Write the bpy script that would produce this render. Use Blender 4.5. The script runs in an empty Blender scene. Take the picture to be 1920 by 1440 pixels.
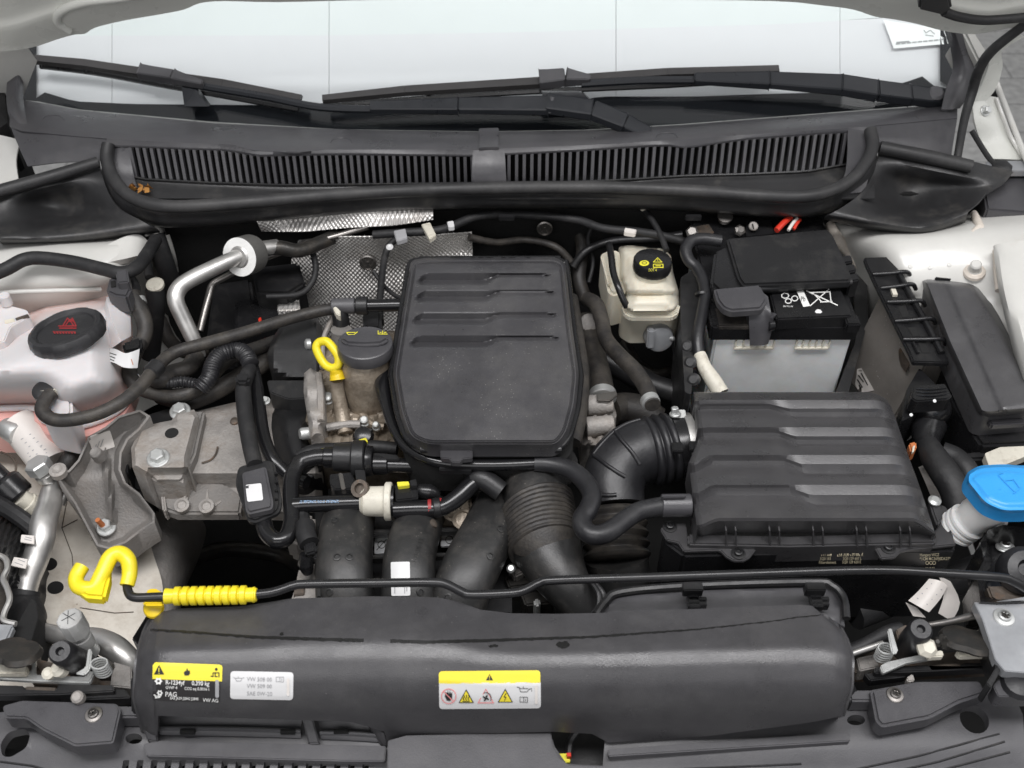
import bpy, bmesh, math, random
from math import radians, sin, cos, pi, tan, atan2, sqrt
from mathutils import Vector, Matrix
from mathutils.bvhtree import BVHTree
from mathutils.geometry import delaunay_2d_cdt, tessellate_polygon
random.seed(7)
V = Vector
S = bpy.context.scene
C = S.collection

# ---------------------------------------------------------------- camera
CAM_H, PITCH, FPX = 0.90, radians(45), 2000.0
cd = bpy.data.cameras.new('camera'); co = bpy.data.objects.new('camera', cd); C.objects.link(co)
co.location = (0, 0, CAM_H); co.rotation_euler = (pi/2 - PITCH, 0, 0)
cd.sensor_width = 36; cd.lens = 36*FPX/1920; cd.clip_start = 0.02; cd.clip_end = 200
cd.dof.use_dof = True; cd.dof.focus_distance = 1.22; cd.dof.aperture_fstop = 8.0
S.camera = co
# ---------------------------------------------------------------- world + lamps (photo studio: white room, soft overhead banks, plus added fill lamps)
w = bpy.data.worlds.new('World'); S.world = w; w.use_nodes = True
bg = w.node_tree.nodes['Background']; bg.inputs[0].default_value = (0.95, 0.96, 1.0, 1); bg.inputs[1].default_value = 0.35
def area(name, loc, aim, sx, sy, power, col=(1, 0.985, 0.99)):
    l = bpy.data.lights.new(name, 'AREA'); l.shape = 'RECTANGLE'; l.size = sx; l.size_y = sy; l.energy = power; l.color = col
    o = bpy.data.objects.new(name, l); C.objects.link(o); o.location = loc
    o.rotation_euler = (V(aim)-V(loc)).to_track_quat('-Z', 'Y').to_euler()
area('studio_front_lamp', (0.0, 0.30, 2.4), (0, 0.70, 0), 2.6, 0.6, 78)
area('front_fill_lamp', (-0.5, -2.1, 1.9), (0, 0.8, 0), 3.0, 1.6, 30)  # added fill that brightens the battery and other front faces
area('studio_side_lamp', (2.6, 0.9, 1.9), (0, 0.9, 0), 1.4, 2.6, 20)
area('windscreen_fill_lamp', (0.0, 2.6, 3.0), (0, 1.6, 0.1), 9.0, 3.4, 38)  # added fill that brightens the pale boards behind the windscreen
S.view_settings.view_transform = 'Standard'; S.view_settings.look = 'None'
S.view_settings.exposure = -0.12; S.view_settings.gamma = 1.0

# ---------------------------------------------------------------- pixel -> place
FWD = V((0, cos(PITCH), -sin(PITCH))); UP = V((0, sin(PITCH), cos(PITCH))); EYE = V((0, 0, CAM_H))
def ray(u, v): return V((1, 0, 0))*((u-960)/FPX) - UP*((v-720)/FPX) + FWD
class Pl:      # the plane z = z0 + sy*(y-y0) + sx*(x-x0)
    def __init__(s, z0, y0=0, sy=0, x0=0, sx=0): s.z0, s.y0, s.sy, s.x0, s.sx = z0, y0, sy, x0, sx
    def p(s, u, v, dz=0):
        d = ray(u, v); k = s.z0+dz-s.sy*s.y0-s.sx*s.x0
        t = (k + s.sy*EYE.y + s.sx*EYE.x - EYE.z)/(d.z - s.sy*d.y - s.sx*d.x)
        return EYE + d*t
def plat(u, v, z, sy=0, sx=0):
    q = P(u, v, z); return Pl(z, q.y, sy, q.x, sx)
def P(u, v, z): d = ray(u, v); return EYE + d*((z-EYE.z)/d.z)
def PY(u, v, y): d = ray(u, v); return EYE + d*(y/d.y)
def interp(tab, x):
    if x <= tab[0][0]: return tab[0][1]
    for (a, b), (c, d) in zip(tab, tab[1:]):
        if x <= c: return b + (d-b)*((x-a)/(c-a) if c > a else 1)
    return tab[-1][1]
def smooth(t): t = max(0, min(1, t)); return t*t*(3-2*t)

# ---------------------------------------------------------------- materials
MATS = {}
def nn(nt, t, **k):
    n = nt.nodes.new(t)
    for a, b in k.items(): setattr(n, a, b)
    return n
def mat(name, col, rough=0.5, metal=0.0, bump=None, dust=None, var=0.15, spec=0.5, sss=0, rvar=0.1, coat=0, speck=None, alpha=None):
    """bump=(scale,strength)  dust=(colour,scale,lo,hi,amount)  speck=(colour,scale,thr)"""
    m = bpy.data.materials.new(name); m.use_nodes = True; nt = m.node_tree; L = nt.links.new
    b = nt.nodes['Principled BSDF']; tc = nn(nt, 'ShaderNodeTexCoord')
    b.inputs['Metallic'].default_value = metal; b.inputs['Specular IOR Level'].default_value = spec
    b.inputs['Coat Weight'].default_value = coat; b.inputs['Coat Roughness'].default_value = 0.15
    if sss: b.inputs['Subsurface Weight'].default_value = sss; b.inputs['Subsurface Radius'].default_value = (0.02, 0.015, 0.012)
    n1 = nn(nt, 'ShaderNodeTexNoise'); n1.inputs['Scale'].default_value = 22; n1.inputs['Detail'].default_value = 6; n1.inputs['Roughness'].default_value = 0.65
    L(tc.outputs['Object'], n1.inputs['Vector'])
    r = nn(nt, 'ShaderNodeMapRange'); r.inputs[1].default_value = 0.3; r.inputs[2].default_value = 0.7
    r.inputs[3].default_value = 1-var; r.inputs[4].default_value = 1+var; L(n1.outputs[0], r.inputs[0])
    mul = nn(nt, 'ShaderNodeMix', data_type='RGBA', blend_type='MULTIPLY'); mul.inputs[0].default_value = 1
    mul.inputs[6].default_value = (*col, 1); L(r.outputs[0], mul.inputs[7]); out = mul.outputs[2]
    if dust:
        dc, sc, lo, hi, am = dust
        n2 = nn(nt, 'ShaderNodeTexNoise'); n2.inputs['Scale'].default_value = sc; n2.inputs['Detail'].default_value = 9; n2.inputs['Roughness'].default_value = 0.72
        L(tc.outputs['Object'], n2.inputs['Vector'])
        r2 = nn(nt, 'ShaderNodeMapRange'); r2.inputs[1].default_value = lo; r2.inputs[2].default_value = hi; r2.inputs[3].default_value = 0; r2.inputs[4].default_value = am
        L(n2.outputs[0], r2.inputs[0]); mx = nn(nt, 'ShaderNodeMix', data_type='RGBA'); L(r2.outputs[0], mx.inputs[0]); L(out, mx.inputs[6]); mx.inputs[7].default_value = (*dc, 1); out = mx.outputs[2]
    if speck:
        dc, sc, th = speck
        n3 = nn(nt, 'ShaderNodeTexVoronoi'); n3.inputs['Scale'].default_value = sc; L(tc.outputs['Object'], n3.inputs['Vector'])
        r3 = nn(nt, 'ShaderNodeMapRange'); r3.inputs[1].default_value = th; r3.inputs[2].default_value = th*0.6; r3.inputs[3].default_value = 0; r3.inputs[4].default_value = 0.8
        L(n3.outputs[0], r3.inputs[0])
        n4 = nn(nt, 'ShaderNodeTexNoise'); n4.inputs['Scale'].default_value = 30; L(tc.outputs['Object'], n4.inputs['Vector'])
        gt = nn(nt, 'ShaderNodeMapRange'); gt.inputs[1].default_value = 0.48; gt.inputs[2].default_value = 0.6; L(n4.outputs[0], gt.inputs[0])
        mm = nn(nt, 'ShaderNodeMath', operation='MULTIPLY'); L(r3.outputs[0], mm.inputs[0]); L(gt.outputs[0], mm.inputs[1])
        mx = nn(nt, 'ShaderNodeMix', data_type='RGBA'); L(mm.outputs[0], mx.inputs[0]); L(out, mx.inputs[6]); mx.inputs[7].default_value = (*dc, 1); out = mx.outputs[2]
    L(out, b.inputs['Base Color'])
    rr = nn(nt, 'ShaderNodeMapRange'); rr.inputs[1].default_value = 0.3; rr.inputs[2].default_value = 0.7; rr.inputs[3].default_value = max(0.03, rough-rvar); rr.inputs[4].default_value = min(1, rough+rvar)
    L(n1.outputs[0], rr.inputs[0]); L(rr.outputs[0], b.inputs['Roughness'])
    if bump:
        n5 = nn(nt, 'ShaderNodeTexNoise'); n5.inputs['Scale'].default_value = bump[0]; n5.inputs['Detail'].default_value = 3; L(tc.outputs['Object'], n5.inputs['Vector'])
        bp = nn(nt, 'ShaderNodeBump'); bp.inputs['Strength'].default_value = bump[1]; bp.inputs['Distance'].default_value = 0.001; L(n5.outputs[0], bp.inputs['Height']); L(bp.outputs[0], b.inputs['Normal'])
    MATS[name] = m; return m
GREYD = (0.16, 0.15, 0.14)
mat('cover_plastic', (0.052, 0.051, 0.055), 0.34, bump=(1000, 0.25), dust=((0.115, 0.112, 0.108), 15, 0.46, 0.78, 0.5), speck=((0.40, 0.39, 0.37), 260, 0.12), spec=0.6)
mat('air_box_plastic', (0.048, 0.047, 0.049), 0.32, bump=(1000, 0.25), dust=(GREYD, 9, 0.52, 0.85, 0.22), speck=((0.4, 0.39, 0.37), 160, 0.06), spec=0.6)
mat('shroud_plastic', (0.048, 0.047, 0.050), 0.34, bump=(1000, 0.28), dust=((0.12, 0.117, 0.117), 13, 0.46, 0.80, 0.45), speck=((0.3, 0.3, 0.29), 150, 0.06), spec=0.6)
mat('black_plastic', (0.014, 0.014, 0.015), 0.42, bump=(500, 0.2), dust=((0.10, 0.095, 0.085), 30, 0.52, 0.8, 0.3))
mat('satin_black', (0.012, 0.012, 0.013), 0.28, dust=((0.08, 0.075, 0.07), 40, 0.55, 0.8, 0.25))
mat('grey_plastic', (0.074, 0.073, 0.078), 0.48, bump=(800, 0.25), dust=((0.2, 0.19, 0.18), 12, 0.5, 0.8, 0.2), spec=0.6)
mat('cowl_plastic', (0.060, 0.059, 0.064), 0.34, bump=(900, 0.3), dust=((0.13, 0.125, 0.12), 9, 0.48, 0.8, 0.35), spec=0.6)
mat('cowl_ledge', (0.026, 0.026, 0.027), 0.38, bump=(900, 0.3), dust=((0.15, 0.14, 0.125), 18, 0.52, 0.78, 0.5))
mat('seal_rubber', (0.022, 0.022, 0.023), 0.55, bump=(500, 0.2), dust=((0.14, 0.135, 0.13), 12, 0.45, 0.8, 0.35))
mat('hose_rubber', (0.022, 0.020, 0.019), 0.55, bump=(420, 0.35), dust=((0.12, 0.105, 0.085), 35, 0.42, 0.75, 0.55))
mat('clean_hose', (0.016, 0.016, 0.018), 0.42, bump=(300, 0.2), dust=((0.1, 0.1, 0.1), 25, 0.5, 0.8, 0.3))
mat('gloss_hose', (0.010, 0.010, 0.011), 0.22, dust=((0.06, 0.055, 0.05), 30, 0.55, 0.8, 0.3))
mat('manifold_plastic', (0.020, 0.020, 0.020), 0.42, bump=(700, 0.2), dust=((0.11, 0.10, 0.09), 28, 0.48, 0.78, 0.5), speck=((0.4, 0.37, 0.33), 210, 0.10), spec=0.6)
mat('black_foam', (0.008, 0.008, 0.008), 0.9, bump=(120, 0.8))
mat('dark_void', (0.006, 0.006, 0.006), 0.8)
mat('dark_metal', (0.05, 0.048, 0.045), 0.45, 0.6, bump=(200, 0.4), dust=((0.12, 0.1, 0.08), 40, 0.45, 0.75, 0.6))
mat('cast_aluminium', (0.35, 0.33, 0.31), 0.6, 0.2, bump=(330, 1.0), dust=((0.16, 0.115, 0.075), 24, 0.46, 0.74, 0.7), var=0.28)
mat('cast_grey', (0.24, 0.228, 0.216), 0.65, 0.15, bump=(330, 1.0), dust=((0.11, 0.085, 0.065), 22, 0.45, 0.76, 0.7), var=0.28)
mat('oily_casting', (0.34, 0.29, 0.23), 0.45, 0.35, bump=(240, 0.8), dust=((0.10, 0.07, 0.045), 30, 0.42, 0.68, 0.85), var=0.3)
mat('zinc', (0.58, 0.59, 0.58), 0.45, 0.7, bump=(200, 0.2), dust=((0.3, 0.28, 0.25), 60, 0.55, 0.8, 0.4))
mat('bright_pipe', (0.62, 0.61, 0.59), 0.40, 0.85, bump=(90, 0.15), dust=((0.3, 0.28, 0.25), 40, 0.55, 0.85, 0.4), rvar=0.08)
mat('dark_pipe', (0.30, 0.285, 0.27), 0.35, 0.9, dust=((0.12, 0.1, 0.09), 40, 0.45, 0.8, 0.5))
mat('white_paint', (0.60, 0.595, 0.565), 0.42, bump=(9, 0.2), dust=((0.42, 0.37, 0.29), 13, 0.58, 0.85, 0.45), var=0.04, coat=0.3)
mat('dirty_paint', (0.64, 0.60, 0.53), 0.42, bump=(14, 0.3), dust=((0.26, 0.19, 0.12), 15, 0.50, 0.80, 0.75), var=0.08, speck=((0.16, 0.11, 0.07), 85, 0.12))
mat('bonnet_paint', (0.66, 0.665, 0.62), 0.3, var=0.02, coat=0.3)
mat('seam_sealer', (0.66, 0.60, 0.53), 0.6, bump=(70, 0.8), dust=((0.4, 0.32, 0.25), 50, 0.5, 0.75, 0.5))
mat('foil', (0.88, 0.86, 0.83), 0.42, 0.6, bump=(60, 0.3), dust=((0.32, 0.28, 0.25), 16, 0.45, 0.7, 0.6))
mat('yellow_plastic', (0.82, 0.67, 0.022), 0.36, sss=0.1, bump=(300, 0.1), dust=((0.42, 0.30, 0.04), 34, 0.52, 0.78, 0.45))
mat('amber_plastic', (0.78, 0.56, 0.015), 0.35, sss=0.1)
mat('blue_plastic', (0.035, 0.32, 0.74), 0.38, bump=(300, 0.1), sss=0.05, var=0.05)
mat('milky_plastic', (0.62, 0.60, 0.605), 0.75, sss=1.0, dust=((0.74, 0.60, 0.55), 9, 0.45, 0.8, 0.5), var=0.04, spec=0.1)
def tank_mat():
    m = mat('tank_plastic', (0.62, 0.60, 0.605), 0.8, sss=1.0, dust=((0.70, 0.62, 0.60), 9, 0.5, 0.85, 0.4), var=0.03, spec=0.06)
    m.node_tree.nodes['Principled BSDF'].inputs['Subsurface Radius'].default_value = (0.06, 0.045, 0.04)
    nt = m.node_tree; L = nt.links.new; b = nt.nodes['Principled BSDF']; src = b.inputs['Base Color'].links[0].from_socket
    tc = nt.nodes['Texture Coordinate']; sx = nn(nt, 'ShaderNodeSeparateXYZ'); L(tc.outputs['Object'], sx.inputs[0])
    nz_ = nn(nt, 'ShaderNodeTexNoise'); nz_.inputs['Scale'].default_value = 14; L(tc.outputs['Object'], nz_.inputs['Vector'])
    ad = nn(nt, 'ShaderNodeMath', operation='MULTIPLY_ADD'); L(nz_.outputs[0], ad.inputs[0]); ad.inputs[1].default_value = 0.02; L(sx.outputs[2], ad.inputs[2])
    r = nn(nt, 'ShaderNodeMapRange'); r.inputs[1].default_value = 0.112; r.inputs[2].default_value = 0.070; r.inputs[3].default_value = 0; r.inputs[4].default_value = 0.9; L(ad.outputs[0], r.inputs[0])
    mx = nn(nt, 'ShaderNodeMix', data_type='RGBA'); L(r.outputs[0], mx.inputs[0]); L(src, mx.inputs[6]); mx.inputs[7].default_value = (0.64, 0.45, 0.41, 1); L(mx.outputs[2], b.inputs['Base Color'])
tank_mat()
mat('pink_plastic', (0.78, 0.44, 0.40), 0.42, sss=0.5, dust=((0.66, 0.32, 0.27), 9, 0.45, 0.75, 0.6), var=0.06, spec=0.35)
mat('brake_plastic', (0.70, 0.66, 0.55), 0.42, sss=0.3, bump=(60, 0.25), dust=((0.40, 0.26, 0.12), 22, 0.55, 0.8, 0.6), var=0.08)
mat('battery_case', (0.88, 0.90, 0.90), 0.42, sss=0.4, dust=((0.46, 0.44, 0.36), 12, 0.5, 0.8, 0.35), var=0.06)
mat('cream_plastic', (0.66, 0.63, 0.54), 0.5, dust=((0.2, 0.15, 0.1), 60, 0.5, 0.75, 0.6))
mat('foam_white', (0.82, 0.82, 0.80), 0.75, bump=(300, 0.4))
mat('foam_grey', (0.10, 0.098, 0.092), 0.85, bump=(300, 0.5))
mat('label_dark', (0.028, 0.026, 0.027), 0.35, var=0.05)
mat('faded_black', (0.066, 0.065, 0.068), 0.34, bump=(900, 0.3), dust=((0.2, 0.2, 0.2), 12, 0.5, 0.8, 0.3), spec=0.6)
mat('cap_black', (0.022, 0.022, 0.024), 0.4, bump=(600, 0.2), dust=((0.1, 0.1, 0.1), 20, 0.5, 0.8, 0.4))
mat('label_white', (0.70, 0.70, 0.70), 0.42, var=0.03)
mat('sticker_white', (0.95, 0.95, 0.95), 0.4, var=0.02)
mat('label_yellow', (0.86, 0.72, 0.05), 0.42, var=0.03)
mat('label_cream', (0.74, 0.70, 0.66), 0.5, var=0.06)
mat('ink_black', (0.02, 0.02, 0.02), 0.5)
mat('ink_grey', (0.36, 0.36, 0.37), 0.5)
mat('ink_white', (0.78, 0.78, 0.76), 0.5)
mat('ink_gold', (0.74, 0.66, 0.46), 0.5)
mat('ink_yellow', (0.76, 0.70, 0.05), 0.5)
mat('ink_red', (0.30, 0.025, 0.028), 0.5)
mat('white_plastic', (0.76, 0.76, 0.75), 0.38, sss=0.3, var=0.04, dust=((0.5, 0.46, 0.4), 30, 0.56, 0.8, 0.4))
mat('ink_pink', (0.80, 0.28, 0.28), 0.5)
mat('ink_blue', (0.32, 0.50, 0.74), 0.5)
mat('red_wire', (0.65, 0.04, 0.02), 0.4)
mat('orange_rust', (0.50, 0.16, 0.05), 0.7, bump=(300, 0.5))
mat('rust_metal', (0.13, 0.108, 0.09), 0.55, 0.5, bump=(150, 0.8), dust=((0.24, 0.125, 0.06), 70, 0.52, 0.72, 0.7), var=0.4)
mat('ecu_metal', (0.27, 0.25, 0.23), 0.42, 0.45, dust=((0.26, 0.22, 0.18), 16, 0.45, 0.8, 0.5), speck=((0.8, 0.78, 0.72), 190, 0.13), bump=(200, 0.2))
mat('leaf_brown', (0.42, 0.20, 0.05), 0.8, var=0.35)
mat('tape', (0.013, 0.013, 0.014), 0.6, bump=(140, 0.6), dust=((0.1, 0.095, 0.09), 40, 0.5, 0.8, 0.3))
mat('wiper_black', (0.016, 0.018, 0.022), 0.33, var=0.05)
mat('blade_grey', (0.045, 0.043, 0.043), 0.4, var=0.1)
mat('frit', (0.006, 0.007, 0.010), 0.6, var=0.05, spec=0.15)
mat('reflection_board', (0.74, 0.73, 0.755), 0.55, var=0.01)  # pale tone painting in the windscreen reflection
mat('reflection_back', (0.55, 0.55, 0.57), 0.6, var=0.01)
mat('reflection_top', (0.74, 0.765, 0.77), 0.5, var=0.01)  # lighter upper zone of the painted reflection
mat('headlamp', (0.16, 0.165, 0.17), 0.25, 0.4)
mat('silver_bracket', (0.33, 0.34, 0.355), 0.42, 0.35, dust=((0.55, 0.42, 0.33), 22, 0.56, 0.75, 0.5), bump=(60, 0.2))
mat('port_grey', (0.50, 0.50, 0.49), 0.5, bump=(200, 0.3), dust=((0.25, 0.24, 0.22), 60, 0.5, 0.75, 0.5))
mat('water_mark', (0.012, 0.012, 0.012), 0.25)
mat('silver_print', (0.62, 0.63, 0.64), 0.35, 0.6)
mat('grommet', (0.05, 0.048, 0.045), 0.6)
# paving seen past the wing
def pave():
    m = bpy.data.materials.new('paving'); m.use_nodes = True; nt = m.node_tree; L = nt.links.new; b = nt.nodes['Principled BSDF']
    tc = nn(nt, 'ShaderNodeTexCoord'); br = nn(nt, 'ShaderNodeTexBrick'); br.inputs['Scale'].default_value = 1.6
    br.inputs['Color1'].default_value = (0.30, 0.30, 0.29, 1); br.inputs['Color2'].default_value = (0.34, 0.34, 0.33, 1); br.inputs['Mortar'].default_value = (0.2, 0.2, 0.195, 1)
    br.inputs['Mortar Size'].default_value = 0.006; L(tc.outputs['Object'], br.inputs['Vector'])
    n = nn(nt, 'ShaderNodeTexNoise'); n.inputs['Scale'].default_value = 40; n.inputs['Detail'].default_value = 8; L(tc.outputs['Object'], n.inputs['Vector'])
    mx = nn(nt, 'ShaderNodeMix', data_type='RGBA', blend_type='OVERLAY'); mx.inputs[0].default_value = 0.5; L(br.outputs[0], mx.inputs[6]); L(n.outputs[0], mx.inputs[7])
    L(mx.outputs[2], b.inputs['Base Color']); b.inputs['Roughness'].default_value = 0.8; MATS['paving'] = m
pave()
def emboss(m, scale, strength):      # diamond embossing for the heat shield foil
    nt = MATS[m].node_tree; L = nt.links.new; b = nt.nodes['Principled BSDF']; tc = nt.nodes['Texture Coordinate']; hs = []
    for rz in (radians(40), radians(-40)):
        mp = nn(nt, 'ShaderNodeMapping'); mp.inputs['Rotation'].default_value = (0, rz, 0); L(tc.outputs['Object'], mp.inputs[0])
        wv = nn(nt, 'ShaderNodeTexWave', bands_direction='X'); wv.inputs['Scale'].default_value = scale; wv.inputs['Distortion'].default_value = 0.3; L(mp.outputs[0], wv.inputs[0]); hs.append(wv)
    a = nn(nt, 'ShaderNodeMath', operation='ADD'); L(hs[0].outputs['Fac'], a.inputs[0]); L(hs[1].outputs['Fac'], a.inputs[1])
    bp = nn(nt, 'ShaderNodeBump'); bp.inputs['Strength'].default_value = strength; bp.inputs['Distance'].default_value = 0.002; L(a.outputs[0], bp.inputs['Height']); L(bp.outputs[0], b.inputs['Normal'])
emboss('foil', 64, 0.6)
def glass():
    m = bpy.data.materials.new('screen_glass'); m.use_nodes = True; nt = m.node_tree; L = nt.links.new
    for n in list(nt.nodes):
        if n.type == 'BSDF_PRINCIPLED': nt.nodes.remove(n)
    tr = nn(nt, 'ShaderNodeBsdfTransparent'); tr.inputs[0].default_value = (0.97, 0.985, 0.98, 1); gl = nn(nt, 'ShaderNodeBsdfGlossy'); gl.inputs['Roughness'].default_value = 0.01
    lw = nn(nt, 'ShaderNodeLayerWeight'); lw.inputs[0].default_value = 0.5; pw = nn(nt, 'ShaderNodeMath', operation='POWER'); L(lw.outputs['Facing'], pw.inputs[0]); pw.inputs[1].default_value = 5
    fr = nn(nt, 'ShaderNodeMath', operation='MULTIPLY_ADD'); L(pw.outputs[0], fr.inputs[0]); fr.inputs[1].default_value = 0.9; fr.inputs[2].default_value = 0.03; mx = nn(nt, 'ShaderNodeMixShader')
    L(fr.outputs[0], mx.inputs[0]); L(tr.outputs[0], mx.inputs[1]); L(gl.outputs[0], mx.inputs[2]); L(mx.outputs[0], nt.nodes['Material Output'].inputs[0]); MATS['screen_glass'] = m
glass()

# ---------------------------------------------------------------- object bookkeeping
WLOC = {}; MESHDATA = {}
def tag(o, label=None, cat=None, group=None, kind=None):
    if label: o['label'] = label
    if cat: o['category'] = cat
    if group: o['group'] = group
    if kind: o['kind'] = kind
    return o
def thing(name, label, cat, loc, group=None):
    o = bpy.data.objects.new(name, None); C.objects.link(o); o.location = loc; o.empty_display_size = 0.01; WLOC[o.name] = V(loc)
    return tag(o, label, cat, group)
class M:       # mesh collector, world coordinates
    def __init__(s): s.v = []; s.f = []
    def add(s, vs, fs):
        k = len(s.v); s.v += [V(x) for x in vs]; s.f += [tuple(i+k for i in f) for f in fs]; return s
    def grid(s, rows, close_u=False):
        n = len(rows[0]); fs = []
        for i in range(len(rows)-1):
            for j in range(n if close_u else n-1):
                a, b = j, (j+1) % n; fs.append((i*n+a, i*n+b, (i+1)*n+b, (i+1)*n+a))
        return s.add([p for r in rows for p in r], fs)
    def build(s, name, m, parent=None, ang=32, flip=False, recalc=True, bevel=0):
        bm = bmesh.new(); vs = [bm.verts.new(p) for p in s.v]; bm.verts.ensure_lookup_table()
        for f in s.f:
            if len(set(f)) >= 3:
                try: bm.faces.new([vs[i] for i in dict.fromkeys(f)])
                except ValueError: pass
        bmesh.ops.remove_doubles(bm, verts=bm.verts, dist=2e-6)
        if bevel:
            ed = [e for e in bm.edges if len(e.link_faces) == 2 and e.calc_face_angle(0) > radians(35)]
            bmesh.ops.bevel(bm, geom=ed, offset=bevel, segments=2, affect='EDGES', clamp_overlap=True)
        if recalc: bmesh.ops.recalc_face_normals(bm, faces=bm.faces)
        if flip: bmesh.ops.reverse_faces(bm, faces=bm.faces)
        lo = V((min(v.co.x for v in bm.verts), min(v.co.y for v in bm.verts), min(v.co.z for v in bm.verts)))
        hi = V((max(v.co.x for v in bm.verts), max(v.co.y for v in bm.verts), max(v.co.z for v in bm.verts)))
        c = (lo+hi)/2; c.z = lo.z
        wv = [v.co.copy() for v in bm.verts]; bm.verts.index_update(); wf = [tuple(v.index for v in f.verts) for f in bm.faces]
        for v in bm.verts: v.co -= c
        me = bpy.data.meshes.new(name); bm.to_mesh(me); bm.free()
        me.polygons.foreach_set('use_smooth', [True]*len(me.polygons)); me.set_sharp_from_angle(angle=radians(ang))
        me.materials.append(MATS[m])
        o = bpy.data.objects.new(name, me); C.objects.link(o); WLOC[o.name] = c; MESHDATA[o.name] = (wv, wf)
        if parent: o.parent = parent; o.location = c - WLOC[parent.name]
        else: o.location = c
        return o
    # ---- shapes
    def tube(s, pts, r, n=12, sub=6, closed=False, rfun=None, step=None, caps=True, smoothpath=True):
        pts = [V(p) for p in pts]; rs = list(r) if isinstance(r, (list, tuple)) else [r]*len(pts)
        path = []
        if smoothpath and len(pts) > 2:
            N = len(pts)
            for i in range(N-1):
                p0, p1, p2, p3 = pts[max(i-1, 0)], pts[i], pts[i+1], pts[min(i+2, N-1)]
                k = sub if not step else max(2, int((p2-p1).length/step))
                for j in range(k):
                    t = j/k; t2 = t*t; t3 = t2*t
                    path.append((0.5*((2*p1)+(-p0+p2)*t+(2*p0-5*p1+4*p2-p3)*t2+(-p0+3*p1-3*p2+p3)*t3), rs[i]+(rs[i+1]-rs[i])*t))
            path.append((pts[-1], rs[-1]))
        else:
            for i in range(len(pts)-1):
                k = 1 if not step else max(1, int((pts[i+1]-pts[i]).length/step))
                for j in range(k): path.append((pts[i].lerp(pts[i+1], j/k), rs[i]+(rs[i+1]-rs[i])*j/k))
            path.append((pts[-1], rs[-1]))
        rows = []; nrm = None; L = 0
        for i, (p, rr) in enumerate(path):
            a = path[max(i-1, 0)][0]; b = path[min(i+1, len(path)-1)][0]; t = (b-a).normalized()
            if nrm is None:
                nrm = t.cross(V((0, 0, 1)));
                if nrm.length < 1e-3: nrm = t.cross(V((1, 0, 0)))
                nrm.normalize()
            else: nrm = (nrm - t*nrm.dot(t)).normalized()
            bn = t.cross(nrm)
            if i: L += (p-path[i-1][0]).length
            q = rfun(L, rr) if rfun else rr
            rows.append([p + (nrm*cos(2*pi*k/n)+bn*sin(2*pi*k/n))*q for k in range(n)])
        k0 = len(s.v); s.grid(rows, True)
        if caps:
            s.f.append(tuple(k0+i for i in range(n))[::-1]); e = k0+(len(rows)-1)*n; s.f.append(tuple(e+i for i in range(n)))
        return s
    def lathe(s, org, axis, prof, n=28, mod=None, ref=None):
        org = V(org); a = V(axis).normalized(); x = a.cross(V(ref) if ref else V((0.3, 0.9, 0.1)));
        if x.length < 1e-3: x = a.cross(V((1, 0, 0)))
        x.normalize(); y = a.cross(x); rows = []
        for i, (r, h) in enumerate(prof):
            rows.append([org + a*h + (x*cos(2*pi*k/n)+y*sin(2*pi*k/n))*max(r, 1e-5)*(mod(i, 2*pi*k/n) if mod else 1) for k in range(n)])
        k0 = len(s.v); s.grid(rows, True); s.f.append(tuple(k0+i for i in range(n))[::-1]); e = k0+(len(rows)-1)*n; s.f.append(tuple(e+i for i in range(n)))
        return s
    def cyl(s, a, b, r0, r1=None, n=20, ch=0.0):
        a, b = V(a), V(b); L = (b-a).length; r1 = r0 if r1 is None else r1
        pr = [(r0-ch, 0), (r0, ch), (r1, L-ch), (r1-ch, L)] if ch else [(r0, 0), (r1, L)]
        return s.lathe(a, b-a, pr, n)
    def box(s, c, ax, ay, az):      # half-axis vectors
        c, ax, ay, az = V(c), V(ax), V(ay), V(az)
        vs = [c+ax*i+ay*j+az*k for i in (-1, 1) for j in (-1, 1) for k in (-1, 1)]
        return s.add(vs, [(0, 1, 3, 2), (4, 6, 7, 5), (0, 4, 5, 1), (2, 3, 7, 6), (0, 2, 6, 4), (1, 5, 7, 3)])
    def prism(s, top, d, taper=0.0):   # top: list of points; d: vector downwards
        n = len(top); c = sum((V(p) for p in top), V())/n; d = V(d)
        bot = [V(p)+d+(V(p)-c)*taper for p in top]; k = len(s.v)
        s.add(list(top)+bot, [tuple(range(n)), tuple(range(2*n-1, n-1, -1))]+[(i, n+i, n+(i+1) % n, (i+1) % n) for i in range(n)])
        return s
    def bar(s, a, b, w, h, up=(0, 0, 1)):
        a, b = V(a), V(b); t = (b-a).normalized(); x = t.cross(V(up)).normalized(); z = x.cross(t)
        return s.box((a+b)/2, (b-a)/2, x*w/2, z*h/2)
    def hexbolt(s, p, ax, r, h, flange=1.45):
        p, ax = V(p), V(ax).normalized()
        s.lathe(p, ax, [(r*flange, 0), (r*flange, h*0.18), (r*flange*0.92, h*0.25)], 24)
        s.lathe(p+ax*h*0.2, ax, [(r, 0), (r, h*0.7), (r*0.82, h*0.8)], 6)
        return s
def rnd(poly, r, n=4):      # round the corners of a 2-D polygon; r may be a list
    out = []; N = len(poly)
    for i, p in enumerate(poly):
        a, b, c = V((*poly[i-1][:2], 0)), V((*p[:2], 0)), V((*poly[(i+1) % N][:2], 0)); rr = r[i] if isinstance(r, (list, tuple)) else r
        d1, d2 = (a-b), (c-b); k = min(rr, d1.length*0.45, d2.length*0.45)
        if k < 1e-6: out.append((b.x, b.y)); continue
        q0, q1 = b+d1.normalized()*k, b+d2.normalized()*k
        for j in range(n+1):
            t = j/n; q = q0*(1-t)**2 + b*2*t*(1-t) + q1*t*t; out.append((q.x, q.y))
    return out
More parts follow.
